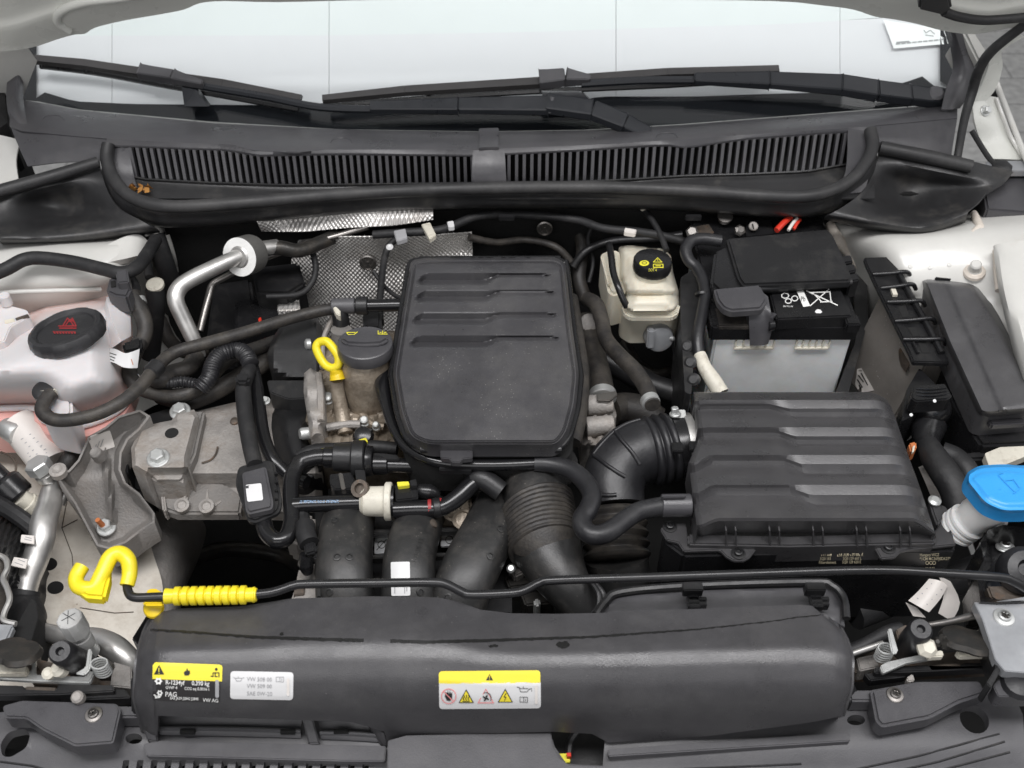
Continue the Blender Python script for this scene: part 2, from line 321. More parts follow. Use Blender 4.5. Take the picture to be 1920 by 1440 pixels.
def prism_px(poly, z, depth, mname, name, parent=None, bevel=0.002, r=0, taper=0.0, ang=32, n=4, dvec=None):
    """closed pixel outline on a plane -> solid with rounded edges"""
    pl = z if isinstance(z, Pl) else Pl(z)
    top = [pl.p(u, v) for u, v in (rnd(poly, r, n) if r else poly)]
    return M().prism(top, dvec if dvec else (0, 0, -depth), taper).build(name, mname, parent, ang, bevel=bevel)
def inside(p, poly):
    x, y = p; c = False; j = len(poly)-1
    for i in range(len(poly)):
        xi, yi = poly[i]; xj, yj = poly[j]
        if (yi > y) != (yj > y) and x < (xj-xi)*(y-yi)/(yj-yi)+xi: c = not c
        j = i
    return c
def edist(p, poly):
    x, y = p; best = 1e9; j = len(poly)-1
    for i in range(len(poly)):
        ax, ay = poly[j]; bx, by = poly[i]; dx, dy = bx-ax, by-ay; L = dx*dx+dy*dy
        t = 0 if L == 0 else max(0, min(1, ((x-ax)*dx+(y-ay)*dy)/L)); d = (x-ax-dx*t)**2+(y-ay-dy*t)**2
        if d < best: best = d
        j = i
    return sqrt(best)
def hplate(poly, zf, name, mname, parent=None, step=(6, 6), depth=0.02, out=0.0, holes=(), ang=32, jit=0.0, r=0, rings=(), lines=()):
    """sheet over a pixel outline; zf(u,v,edge_distance)->height; a skirt goes down all round"""
    poly = rnd(poly, r) if r else list(poly); pts = []
    def dens(pg):
        o = []
        for i in range(len(pg)):
            a, b = pg[i-1], pg[i]; k = max(1, int(sqrt((a[0]-b[0])**2+(a[1]-b[1])**2)/max(step)))
            o += [(a[0]+(b[0]-a[0])*j/k, a[1]+(b[1]-a[1])*j/k) for j in range(k)]
        return o
    rim = dens(poly); hr = [dens(h) for h in holes]; pts = list(rim); edges = [(i, (i+1) % len(rim)) for i in range(len(rim))]
    for h in hr: k = len(pts); pts += h; edges += [(k+i, k+(i+1) % len(h)) for i in range(len(h))]
    us = [p[0] for p in rim]; vs = [p[1] for p in rim]; extra = []
    area2 = sum(rim[i-1][0]*rim[i][1]-rim[i][0]*rim[i-1][1] for i in range(len(rim))); sg = 1 if area2 > 0 else -1
    for dd in rings:        # points along inset copies of the outline keep creases clean
        for i in range(len(rim)):
            a, b = rim[i-1], rim[(i+1) % len(rim)]; dx, dy = b[0]-a[0], b[1]-a[1]; L = sqrt(dx*dx+dy*dy) or 1
            q = (rim[i][0]-dy/L*dd*sg, rim[i][1]+dx/L*dd*sg)
            if inside(q, rim) and abs(edist(q, rim)-dd) < 0.12*dd+0.1: extra.append(q)
    for ln in lines:
        for a, b in zip(ln, ln[1:]):
            k = max(1, int(sqrt((a[0]-b[0])**2+(a[1]-b[1])**2)/max(step)))
            extra += [q for q in [(a[0]+(b[0]-a[0])*j/k, a[1]+(b[1]-a[1])*j/k) for j in range(k)] if inside(q, rim) and edist(q, rim) > 0.4]
    pts += extra; rmax = max(rings)+0.45*min(step) if rings else 0.35*min(step)
    u = min(us)+step[0]*0.5
    while u < max(us):
        v = min(vs)+step[1]*0.5
        while v < max(vs):
            if inside((u, v), rim) and edist((u, v), rim) > rmax and not any(inside((u, v), h) or edist((u, v), h) < 0.35*min(step) for h in hr): pts.append((u, v))
            v += step[1]
        u += step[0]
    res = delaunay_2d_cdt([V(p) for p in pts], edges, [], 0, 1e-5)
    vv, ff = res[0], res[2]; fs = []
    for f in ff:
        c = sum((vv[i] for i in f), V((0, 0)))/len(f)
        if inside((c.x, c.y), rim) and not any(inside((c.x, c.y), h) for h in hr): fs.append(tuple(f))
    m = M(); top = []
    for q in vv:
        p2 = (q.x, q.y); z = zf(q.x, q.y, edist(p2, rim)); top.append(z.p(*p2) if isinstance(z, Pl) else P(q.x, q.y, z))
    m.add(top, fs)
    def skirt(loop, dirn):
        P0 = [P(u, v, zf(u, v, 0)) for u, v in loop]; c = sum(P0, V())/len(P0)
        m.grid([[p for p in P0], [p+V((0, 0, -depth))+(p-c)*out*dirn for p in P0]], True)
    skirt(rim, 1)
    for h in hr: skirt(h, 0)
    return m.build(name, mname, parent, ang)
def sheet(rows, name, mname, parent=None, thick=0.002, su=4, sv=4, ang=40, fn=None):
    """rows of (u,v,z) control points -> smooth sheet with thickness"""
    ctl = [[P(*q) if not isinstance(q, V) else q for q in r] for r in rows]
    def cr(pp, k):
        o = []; N = len(pp)
        for i in range(N-1):
            p0, p1, p2, p3 = pp[max(i-1, 0)], pp[i], pp[i+1], pp[min(i+2, N-1)]
            for j in range(k):
                t = j/k; t2 = t*t; t3 = t2*t; o.append(0.5*((2*p1)+(-p0+p2)*t+(2*p0-5*p1+4*p2-p3)*t2+(-p0+3*p1-3*p2+p3)*t3))
        o.append(pp[-1]); return o
    g = [cr(r, su) for r in ctl]; g = list(map(list, zip(*[cr(list(c), sv) for c in zip(*g)])))
    if fn: g = [[fn(p) for p in r] for r in g]
    R, K = len(g), len(g[0]); back = []
    for i in range(R):
        row = []
        for j in range(K):
            a = g[min(i+1, R-1)][j]-g[max(i-1, 0)][j]; b = g[i][min(j+1, K-1)]-g[i][max(j-1, 0)]; n = a.cross(b)
            if n.length > 1e-12: n.normalize()
            if n.dot(EYE-g[i][j]) < 0: n = -n
            row.append(g[i][j]-n*thick)
        back.append(row)
    m = M(); m.grid(g); m.grid(back[::-1])
    loop = lambda q: [q[0][j] for j in range(K)]+[q[i][K-1] for i in range(1, R)]+[q[R-1][j] for j in range(K-2, -1, -1)]+[q[i][0] for i in range(R-2, 0, -1)]
    m.grid([loop(g), loop(back)], True)
    return m.build(name, mname, parent, ang)
BV = {}
def bvh(o):
    if o.name not in BV: BV[o.name] = BVHTree.FromPolygons(*MESHDATA[o.name])
    return BV[o.name]
def hit(o, u, v):
    d = ray(u, v).normalized(); best = None
    for q in (o if isinstance(o, (list, tuple)) else [o]):
        r = bvh(q).ray_cast(EYE, d)
        if r[0] is not None and (best is None or r[3] < best[3]): best = r
    if best is None: return None
    n = best[1]
    if n.dot(d) > 0: n = -n
    return best[0], n
def on(o, u, v, off=0.0, dz=0.0):
    h = hit(o, u, v)
    return (h[0]+h[1]*off+V((0, 0, dz))) if h else P(u, v, 0)
def decal(o, vs, fs, name, mname, parent, off=0.0005):
    """flat print: 2-D pixel mesh laid on the surface of o"""
    out = []; ok = []
    for u, v in vs:
        h = hit(o, u, v); ok.append(h is not None); out.append(h[0]+h[1]*off if h else V())
    fs = [f for f in fs if all(ok[i] for i in f)]
    if not fs: return None
    used = sorted({i for f in fs for i in f}); mp = {a: b for b, a in enumerate(used)}
    return M().add([out[i] for i in used], [tuple(mp[i] for i in f) for f in fs]).build(name, mname, parent, 60, recalc=False)
def rot2(pts, c, a):
    ca, sa = cos(a), sin(a); return [(c[0]+(x-c[0])*ca-(y-c[1])*sa, c[1]+(x-c[0])*sa+(y-c[1])*ca) for x, y in pts]
def rrect(u0, v0, u1, v1, r, nx=10, ny=8, ang=0, skew=0, corners=(1, 1)):
    vs = []; fs = []; ts = [0]+[r*(1-cos(pi/2*k/3)) for k in (1, 2, 3)] if r else [0]
    H = v1-v0; rows = sorted(set([t for t in ts]+[H-t for t in ts]+[H*k/ny for k in range(ny+1)]))
    for t in rows:
        d = min(t, H-t); q = 0
        if (t < H/2 and corners[0]) or (t >= H/2 and corners[1]): q = r-sqrt(max(0, r*r-(r-d)**2)) if d < r else 0
        for j in range(nx+1): vs.append((u0+q+(u1-u0-2*q)*j/nx, v0+t))
    for i in range(len(rows)-1):
        for j in range(nx): a = i*(nx+1)+j; fs.append((a, a+1, a+nx+2, a+nx+1))
    if ang: vs = rot2(vs, ((u0+u1)/2, (v0+v1)/2), ang)
    return vs, fs
def strokes(lines, wd):
    vs = []; fs = []
    for ln in lines:
        for a, b in zip(ln, ln[1:]):
            dx, dy = b[0]-a[0], b[1]-a[1]; L = sqrt(dx*dx+dy*dy) or 1; nx, ny = -dy/L*wd/2, dx/L*wd/2; ex, ey = dx/L*wd*0.3, dy/L*wd*0.3
            k = len(vs); vs += [(a[0]+nx-ex, a[1]+ny-ey), (b[0]+nx+ex, b[1]+ny+ey), (b[0]-nx+ex, b[1]-ny+ey), (a[0]-nx-ex, a[1]-ny-ey)]; fs.append((k, k+1, k+2, k+3))
    return vs, fs
def circ(c, r, n=20, ry=None, a0=0, a1=2*pi): return [(c[0]+r*cos(a0+(a1-a0)*k/n), c[1]+(ry or r)*sin(a0+(a1-a0)*k/n)) for k in range(n+1)]
def poly2(p):
    q = []
    for a, b in zip(p, list(p[1:])+[p[0]]):
        k = max(1, int(sqrt((a[0]-b[0])**2+(a[1]-b[1])**2)/4)); q += [(a[0]+(b[0]-a[0])*j/k, a[1]+(b[1]-a[1])*j/k) for j in range(k)]
    n = len(q); c = (sum(x for x, _ in p)/len(p), sum(y for _, y in p)/len(p)); m_ = [((x+c[0])/2, (y+c[1])/2) for x, y in q]
    return q+m_+[c], [(i, (i+1) % n, n+(i+1) % n, n+i) for i in range(n)]+[(n+i, n+(i+1) % n, 2*n) for i in range(n)]
def text(o, s, u, v, h, mname, parent, ang=0, align='LEFT', wscale=1.0, name='lettering', bold=0.0):
    """(u,v): baseline start in pixels; h: capital height in pixels"""
    cu = bpy.data.curves.new('t', 'FONT'); cu.body = s; cu.align_x = align; cu.resolution_u = 2; cu.size = 1.0; cu.offset = bold
    ob = bpy.data.objects.new('t', cu); me = bpy.data.meshes.new_from_object(ob)
    k = h/0.70; vs = [(u+p.co.x*k*wscale, v-p.co.y*k) for p in me.vertices]; fs = [tuple(p.vertices) for p in me.polygons]
    bpy.data.objects.remove(ob); bpy.data.curves.remove(cu); bpy.data.meshes.remove(me)
    if ang: vs = rot2(vs, (u, v), ang)
    return decal(o, vs, fs, name, mname, parent, 0.0011)
def T(pts): return [P(*p) for p in pts]
def hose(name, label, pts, r, m='hose_rubber', cat='hose', parent=None, group=None, **k):
    o = M().tube(T(pts), r, **k).build(name, m, parent, 50)
    if parent is None: tag(o, label, cat, group)
    return o
def clampring(p, ax, r, w, m, name, parent, h=0.0012, n=24):
    p, ax = V(p), V(ax).normalized()
    return M().lathe(p-ax*w/2, ax, [(r, 0), (r+h, w*0.1), (r+h, w*0.9), (r, w)], n).build(name, m, parent)
# ================================================================ setting and body
g = M().add([(-12, -12, -0.78), (12, -12, -0.78), (12, 14, -0.78), (-12, 14, -0.78)], [(0, 1, 2, 3)]).build('ground', 'paving'); tag(g, 'grey paved floor beyond the wing', kind='structure')

body = thing('car_body', 'white painted body shell around the engine bay', 'car body', (0, 0.9, -0.55))
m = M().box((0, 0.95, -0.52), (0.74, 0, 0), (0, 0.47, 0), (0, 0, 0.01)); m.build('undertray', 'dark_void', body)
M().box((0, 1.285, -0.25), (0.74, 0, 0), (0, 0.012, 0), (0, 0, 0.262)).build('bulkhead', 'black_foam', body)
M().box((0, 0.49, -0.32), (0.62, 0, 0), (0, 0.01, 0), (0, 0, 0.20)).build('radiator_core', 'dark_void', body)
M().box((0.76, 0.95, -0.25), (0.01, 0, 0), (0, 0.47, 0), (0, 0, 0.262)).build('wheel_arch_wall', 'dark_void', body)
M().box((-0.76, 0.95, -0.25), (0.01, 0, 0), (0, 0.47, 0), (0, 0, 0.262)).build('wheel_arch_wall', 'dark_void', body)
sheet([[(-120, 425, -.02), (60, 435, -.02), (180, 440, -.02), (270, 430, -.02), (330, 410, -.06)],
       [(-120, 470, .01), (60, 462, .02), (180, 462, .018), (272, 452, .0), (335, 440, -.12)],
       [(-120, 520, -.0), (60, 520, .005), (180, 520, .0), (275, 500, -.04), (340, 480, -.16)],
       [(-120, 565, -.03), (60, 565, -.03), (190, 560, -.05), (280, 540, -.10), (345, 520, -.2)],
       [(-120, 640, -.08), (60, 640, -.10), (200, 640, -.12), (285, 620, -.2), (350, 600, -.28)],
       [(-120, 800, -.14), (60, 800, -.16), (210, 800, -.18), (290, 760, -.26), (355, 740, -.3)]], 'inner_wing', 'white_paint', body, su=5, sv=5)
# pressed swages across the inner wing
for (a, b, c) in (((-40, 548, .0), (70, 543, .0), (190, 540, -.02)),):
    M().tube(T([(q[0], q[1]+3, q[2]-.0025) for q in (a, b, c)]), 0.0032, sub=8).build('swage', 'white_paint', body)
sheet([[(-120, 770, -.145), (40, 790, -.155), (150, 800, -.17), (250, 810, -.19)],
       [(-120, 900, -.15), (40, 900, -.16), (150, 910, -.175), (262, 930, -.20)],
       [(-120, 1020, -.16), (40, 1020, -.17), (160, 1020, -.185), (285, 1030, -.20)],
       [(-120, 1110, -.165), (40, 1110, -.175), (160, 1110, -.19), (305, 1100, -.205)],
       [(-120, 1180, -.17), (40, 1190, -.18), (170, 1190, -.19), (300, 1180, -.205)],
       [(-120, 1290, -.19), (40, 1290, -.2), (170, 1290, -.21), (300, 1290, -.22)]], 'side_panel', 'dirty_paint', body, su=6, sv=6)
side_panel = [o for o in body.children if o.name.startswith('side_panel')][0]
for (u, v, a, b) in ((92, 1058, 11, 5), (104, 1102, 11, 6), (238, 1014, 9, 4)):      # drain holes with rolled edge
    h = hit(side_panel, u, v)
    if h:
        k = 0.00083
        M().lathe(h[0]-h[1]*0.001, h[1], [(a*k*1.05, 0), (a*k*1.0, 0.0016), (a*k*0.9, 0.0012)], 20).build('drain_hole', 'dark_void', body)
for ln in ([(128, 925), (116, 990), (135, 1040), (140, 1090)], [(116, 990), (145, 975)], [(150, 1140), (215, 1150), (250, 1148)]):   # seam lines
    vs, fs = strokes([[(a[0]+(b[0]-a[0])*k/6, a[1]+(b[1]-a[1])*k/6) for a, b in zip(ln, ln[1:]) for k in range(7)]], 1.7)
    decal(side_panel, vs, fs, 'seam', 'rust_metal', body, 0.0006)
# longitudinal rail falling away behind the mount
sheet([[(262, 930, -.19), (300, 930, -.20), (345, 950, -.24)], [(285, 1010, -.2), (330, 1010, -.21), (385, 985, -.27)],
       [(275, 1070, -.205), (320, 1080, -.22), (375, 1040, -.29)], [(290, 1130, -.21), (330, 1140, -.23), (340, 1130, -.32)],
       [(300, 1230, -.23), (330, 1240, -.24), (340, 1240, -.32)]], 'chassis_rail', 'cast_grey', body, su=5, sv=5)
# right-hand wing
sheet([[(1500, 425, -.10), (1560, 418, -.04), (1640, 425, -.03), (1740, 425, -.03), (1850, 390, -.01), (2010, 380, .02)],
       [(1510, 470, -.16), (1575, 455, -.05), (1650, 445, .01), (1740, 440, .025), (1850, 430, .035), (2010, 430, .05)],
       [(1520, 540, -.22), (1600, 515, -.10), (1670, 500, -.005), (1740, 495, .01), (1840, 490, .02), (2010, 500, .04)],
       [(1540, 640, -.28), (1620, 600, -.17), (1690, 560, -.04), (1760, 555, -.02), (1850, 550, -.01), (2010, 570, .01)],
       [(1560, 760, -.34), (1650, 700, -.24), (1720, 660, -.12), (1800, 660, -.08), (1880, 660, -.06), (2010, 680, -.02)],
       [(1580, 900, -.4), (1680, 840, -.32), (1750, 800, -.26), (1830, 800, -.24), (1930, 820, -.22), (2020, 840, -.2)]], 'inner_wing', 'white_paint', body, su=5, sv=5)
rw = [o for o in body.children if o.name.startswith('inner_wing')][-1]
sheet([[(1862, 462, .045), (1885, 455, .055), (2020, 440, .06)], [(1872, 540, .03), (1895, 535, .05), (2020, 520, .055)],
       [(1890, 620, .01), (1912, 610, .04), (2020, 590, .05)], [(1915, 720, -.01), (1935, 700, .03), (2020, 690, .045)]], 'wing_flange', 'white_paint', body, su=4, sv=4)
for k, (pts, r) in enumerate((([(1556, 420, -.03), (1568, 445, -.035), (1592, 475, -.06), (1612, 496, -.075)], .008), ([(1826, 400, .014), (1838, 430, .026), (1850, 462, .021), (1856, 484, .014)], .006),
                              ([(1835, 425, .029), (1822, 440, .028)], .005), ([(1868, 470, .035), (1872, 505, .03), (1874, 545, .02)], .006))):
    M().tube(T(pts), [r*q for q in (0.8, 1.1, 0.9, 1.0)[:len(pts)]], n=10, sub=6).build('seam_sealer', 'seam_sealer', body, 60)
for (u, v) in ((1707, 500), (1744, 502), (1780, 497)):
    h = hit(rw, u, v)
    if h: M().lathe(h[0]-h[1]*.0003, h[1], [(.003, 0), (.0025, .0012), (.0001, .0016)], 12).build('paint_bead', 'white_paint', body)
h = hit(rw, 1828, 505)
M().lathe(h[0]-V((0, 0, .004)), (-0.25, -0.35, 1), [(.010, 0), (.009, .006), (.0075, .008), (.0072, .018), (.0055, .020)], 22).build('weld_stud', 'white_paint', body)
M().lathe(h[0]+V((0, 0, -.004)), (-0.2, -0.3, 1), [(.015, 0), (.014, .004), (.011, .006)], 22).build('stud_base', 'seam_sealer', body)
h = hit(rw, 1835, 470)
for sx_ in (-1, 1):     # outer wings beyond the frame
    sheet([[V((sx_*x, y, z)) for y, z in ((.40, -.12+dz), (.60, -.03+dz), (.85, .01+dz), (1.14, .03+dz))] for x, dz in ((.735, 0), (.80, .012), (.87, -.01), (.91, -.10), (.92, -.45))], 'outer_wing', 'white_paint', body, su=4, sv=4, thick=.003)
# A pillars
for q in ([(-60, 160, .10), (-30, 60, .2), (36, 60, .2), (2, 155, .10)], [(1802, 50, .19), (1824, 50, .19), (1864, 114, .13), (1840, 124, .13)]):
    M().prism(T(q), (0, 0.03, -0.06)).build('windscreen_pillar', 'white_paint', body, bevel=.003)
# outer edge of the wing on the right, with the black gap inside it
M().tube(T([(1862, 140, .10), (1885, 200, .08), (1925, 300, .05), (1985, 430, .05)]), .0045, sub=6).build('wing_edge', 'white_paint', body)
sheet([[(1846, 120, .07), (1868, 160, .085)], [(1850, 250, .03), (1905, 250, .055)], [(1880, 330, .0), (1960, 360, .04)]], 'wing_gap', 'dark_void', body, su=3, sv=3)
M().prism(T([(1838, 318, .03), (1935, 318, .03), (1960, 400, .03), (1850, 392, .03)]), (0, 0, -.1)).build('wing_corner_trim', 'cowl_plastic', body, bevel=.003)
M().prism(T([(1850, 302, .045), (1935, 300, .045), (1940, 320, .045), (1848, 320, .045)]), (0, 0, -.01)).build('wing_ledge', 'silver_bracket', body, bevel=.001)
# left wing gap
M().prism(T([(-30, 165, .085), (6, 150, .085), (14, 230, .06), (-30, 260, .05)]), (0, 0, -.08)).build('wing_gap', 'dark_void', body)
sheet([[(-60, 255, .05), (-20, 250, .055), (38, 262, .06)], [(-60, 330, .03), (-20, 320, .04), (30, 300, .05)], [(-60, 380, .02), (0, 370, .03), (35, 340, .04)]], 'wing_ledge', 'white_paint', body, su=4, sv=4)

# ---------------------------------------------------------------- windscreen
TG = tan(radians(30))
def gy0(x): return 1.37+0.085*(x/0.7)**2
def GS(u, v, off=0.0):
    d = ray(u, v); a, b = 0.6, 4.0
    f = lambda t: (EYE.z+d.z*t) - (0.07+((EYE.y+d.y*t)-gy0(d.x*t))*TG) - off/cos(radians(30))
    for _ in range(46):
        c = (a+b)/2
        if f(c) > 0: a = c
        else: b = c
    return EYE+d*a
def gsheet(top, bot, off, nu, nv, name, m, parent, th=.001):
    """top/bot: pixel polylines (u,v) with the same parametrisation in u"""
    us = [top[0][0]+(top[-1][0]-top[0][0])*k/nu for k in range(nu+1)]; rows = []
    for j in range(nv+1):
        r = []
        for u in us:
            a, b = interp(top, u), interp(bot, u); r.append(GS(u, a+(b-a)*j/nv, off))
        rows.append(r)
    n = V((0, -sin(radians(30)), cos(radians(30)))); mm = M(); mm.grid(rows); mm.grid([[p-n*th for p in r] for r in rows])
    K = len(us)
    lp = lambda g: g[0]+[g[i][-1] for i in range(1, nv+1)]+g[nv][-2::-1]+[g[i][0] for i in range(nv-1, 0, -1)]
    mm.grid([lp(rows), lp([[p-n*th for p in r] for r in rows])], True)
    return mm.build(name, m, parent, 40)
ws = thing('windscreen', 'windscreen glass above the black cowl, backed by pale boards imitating a reflection', 'windscreen', (0, 1.37, .07))
BASE = [(30, 182), (150, 205), (400, 228), (640, 242), (900, 246), (1100, 243), (1280, 232), (1590, 208), (1720, 198), (1800, 182)]
gsheet([(40, -190), (1795, -190)], BASE, 0, 40, 14, 'glass_pane', 'screen_glass', ws, th=.0045)
FT = [(40, 186), (66, 188), (84, 173), (140, 190), (250, 195), (470, 197), (640, 192), (900, 200), (1080, 190), (1125, 181), (1300, 181), (1440, 176), (1600, 172), (1690, 157), (1735, 141), (1748, 160), (1795, 170)]
gsheet(FT, BASE, -.0062, 80, 4, 'glass_border', 'frit', ws, th=.0006)
gsheet([(40, -180), (68, -180)], [(40, 186), (68, 190)], -.0062, 3, 12, 'glass_border', 'frit', ws, th=.0006)
gsheet([(1763, -180), (1797, -180)], [(1763, 152), (1797, 172)], -.0062, 3, 12, 'glass_border', 'frit', ws, th=.0006)
sb = thing('reflection_boards', 'added pale grey boards imitating a reflection behind the windscreen glass', 'reflection boards', (0, 1.4, .05))  # added boards, coloured to stand in for the reflection on the glass
SU = [52, 210, 617, 1155, 1575, 1780]
HB = [(40, 67), (640, 66), (1000, 60), (1280, 50), (1480, 45), (1650, 33), (1800, 26)]
for a, b in zip(SU, SU[1:]):
    a2, b2 = a+0.45, b-0.45
    gsheet([(a2, interp(HB, a2)), (b2, interp(HB, b2))] if b-a < 300 else [(a2+(b2-a2)*k/6, interp(HB, a2+(b2-a2)*k/6)) for k in range(7)], [(u, v-4) for u, v in BASE], -.014, 10, 6, 'reflection_panel', 'reflection_board', sb, th=.003)
    gsheet([(a2, -180), (b2, -180)], [(a2+(b2-a2)*k/6, interp(HB, a2+(b2-a2)*k/6)) for k in range(7)], -.0142, 10, 4, 'reflection_header', 'reflection_top', sb, th=.003)
gsheet([(52, -180), (1780, -180)], [(u, v-4) for u, v in BASE], -.022, 20, 6, 'backing_card', 'reflection_back', sb, th=.002)
# sticker with print
_q = [(1656, 37), (1770, 55), (1778, 82), (1676, 91)]
_g = [[GS(*[(_q[0][i]*(1-s)+_q[1][i]*s)*(1-t)+(_q[3][i]*(1-s)+_q[2][i]*s)*t for i in (0, 1)], -.0062) for s in [k/10 for k in range(11)]] for t in [k/5 for k in range(6)]]
_m = M(); _m.grid(_g); st = _m.build('paper_sticker', 'sticker_white', None)
tag(st, 'white paper sticker with grey print in the windscreen corner', 'sticker')
for ln in ([(1680, 83), (1772, 74)], [(1681, 80), (1705, 78)]): 
    vs, fs = strokes([[(ln[0][0]+(ln[1][0]-ln[0][0])*k/9, ln[0][1]+(ln[1][1]-ln[0][1])*k/9) for k in (i, i+0.7)] for i in range(9)], 2.6); decal(st, vs, fs, 'print', 'ink_grey', st)
vs, fs = strokes([[(1728, 44), (1745, 50)], [(1732, 57), (1736, 62), (1744, 57), (1752, 64)], [(1735, 66), (1750, 68)]], 1.5); decal(st, vs, fs, 'print', 'ink_grey', st)

# ---------------------------------------------------------------- wipers
def G(u, v, off): return GS(u, v, off)
def flatbar(mm, pts, w0, h0):
    for (a, wa), (b, wb) in zip(zip(pts, w0), zip(pts[1:], w0[1:])):
        n = V((0, -sin(radians(30)), cos(radians(30)))); t = (b-a).normalized(); x = t.cross(n).normalized(); z = x.cross(t)
        r0 = [a-x*wa/2, a+x*wa/2, a+x*wa*.36+z*h0, a-x*wa*.36+z*h0]; r1 = [b-x*wb/2, b+x*wb/2, b+x*wb*.36+z*h0, b-x*wb*.36+z*h0]
        mm.grid([r0, r1], True); k = len(mm.v); mm.f += [(k-8, k-7, k-6, k-5), (k-4, k-3, k-2, k-1)]
    return mm
wa = thing('wiper', 'long windscreen wiper whose arm pivots in the middle of the cowl', 'wiper', G(1205, 250, .01), 'windscreen wipers')
flatbar(M(), [G(1212, 254, .022), G(1170, 232, .03), G(1110, 208, .036), G(1024, 196, .036)], [.024, .030, .032, .032], .012).build('pivot_arm', 'wiper_black', wa, 25, bevel=.0015)
flatbar(M(), [G(1028, 199, .034), G(860, 200, .032), G(695, 203, .030)], [.031, .026, .018], .010).build('arm', 'wiper_black', wa, 25, bevel=.0015)
M().tube([G(705, 205, .03), G(600, 201, .028), G(500, 182, .027), G(400, 165, .026), G(330, 152, .026)], .0058, n=8).build('arm_rod', 'wiper_black', wa)
M().lathe(G(1208, 252, .024), (0, -.45, .9), [(.011, 0), (.011, .006), (.007, .009)], 20).build('pivot_cap', 'grey_plastic', wa)
M().tube([G(1036, 182, .047), G(1030, 212, .037)], .004, n=8).build('hinge_pin', 'grey_plastic', wa)
flatbar(M(), [G(64, 113, .026), G(160, 122, .024), G(280, 140, .022), G(420, 160, .022), G(566, 188, .020)], [.014, .0155, .0165, .0155, .013], .008).build('blade_spoiler', 'blade_grey', wa, 30)
M().tube([G(76, 124, .012), G(180, 137, .011), G(290, 157, .010), G(420, 180, .010), G(560, 205, .010)], .0042, n=6).build('blade_rubber', 'satin_black', wa)
flatbar(M(), [G(268, 138, .026), G(330, 148, .028), G(385, 163, .026)], [.022, .021, .010], .014).build('blade_adapter', 'grey_plastic', wa, 25, bevel=.0015)
for u, v in ((162, 125), (78, 115)): M().tube([G(u, v-7, .030), G(u, v+12, .010)], .0032, n=8).build('blade_clip', 'satin_black', wa)
M().prism([G(345, 160, .02), G(372, 165, .02), G(395, 196, .012), G(350, 196, .012)], (0, -.012, .004)).build('arm_bracket', 'wiper_black', wa)
wb = thing('wiper', 'windscreen wiper whose arm pivots in the corner of the cowl', 'wiper', G(1750, 185, .01), 'windscreen wipers')
flatbar(M(), [G(1758, 188, .022), G(1700, 180, .03), G(1640, 172, .036), G(1574, 161, .036)], [.030, .033, .034, .034], .013).build('pivot_arm', 'wiper_black', wb, 25, bevel=.0015)
flatbar(M(), [G(1578, 160, .036), G(1440, 152, .034), G(1300, 150, .032)], [.034, .028, .018], .010).build('arm', 'wiper_black', wb, 25, bevel=.0015)
M().tube([G(1310, 150, .032), G(1200, 151, .030), G(1090, 157, .028)], .006, n=8).build('arm_rod', 'wiper_black', wb)
M().lathe(G(1752, 180, .030), (0, -.45, .9), [(.012, 0), (.012, .008), (.008, .011)], 20).build('pivot_cap', 'grey_plastic', wb)
flatbar(M(), [G(606, 188, .024), G(760, 172, .024), G(1015, 156, .022), G(1250, 139, .022), G(1458, 133, .022)], [.012, .015, .0165, .015, .014], .008).build('blade_spoiler', 'blade_grey', wb, 30)
M().tube([G(640, 197, .010), G(800, 184, .011), G(1012, 171, .011), G(1250, 160, .010), G(1440, 148, .010)], .0042, n=6).build('blade_rubber', 'satin_black', wb)
flatbar(M(), [G(1012, 153, .024), G(1060, 148, .028), G(1105, 154, .026)], [.030, .026, .012], .015).build('blade_adapter', 'grey_plastic', wb, 25, bevel=.0015)
for u, v in ((804, 167), (1265, 140), (1452, 134)): M().tube([G(u, v-6, .028), G(u, v+11, .011)], .0032, n=8).build('blade_clip', 'satin_black', wb)
M().prism([G(1015, 170, .02), G(1090, 170, .02), G(1110, 188, .012), G(1020, 190, .012)], (0, -.012, .004)).build('arm_bracket', 'wiper_black', wb)

# ---------------------------------------------------------------- cowl
cowl = thing('cowl_panel', 'black plastic cowl panel with slotted air grille below the windscreen', 'cowl panel', (0, 1.27, .02))
ROWA = [(18, 176), (40, 186), (150, 207), (400, 231), (640, 243), (900, 247), (1100, 244), (1280, 234), (1590, 210), (1720, 200), (1795, 192)]
ROWB = [(18, 236), (40, 245), (150, 256), (250, 263), (440, 272), (475, 282), (560, 286), (600, 281), (900, 280), (1150, 270), (1380, 254), (1500, 246), (1590, 240), (1700, 230), (1795, 221)]
us = [18, 40, 95, 150, 250, 330, 400, 440, 475, 520, 560, 600, 700, 800, 896, 898, 935, 937, 1000, 1100, 1200, 1280, 1380, 1450, 1500, 1590, 1660, 1720, 1795]
sheet([[(u, interp(ROWA, u), .072) for u in us], [(u, interp(ROWA, u)*.72+interp(ROWB, u)*.28, .082) for u in us], [(u, interp(ROWA, u)*.3+interp(ROWB, u)*.7, .089) for u in us], [(u, interp(ROWB, u), .090) for u in us]], 'upper_strip', 'cowl_plastic', cowl, su=2, sv=3, ang=25)
SL0 = [(237, 275), (330, 279), (417, 282), (440, 285), (483, 293), (567, 291), (650, 290), (887, 293), (947, 290), (1090, 283), (1163, 278), (1250, 273), (1287, 278), (1340, 270), (1397, 262), (1590, 248)]
SL1 = [(237, 328), (262, 336), (400, 343), (533, 347), (650, 346), (887, 343), (947, 345), (1163, 338), (1287, 330), (1400, 327), (1513, 322), (1590, 308)]
gus = sorted(set(list(range(200, 1641, 24))+[898, 935]))
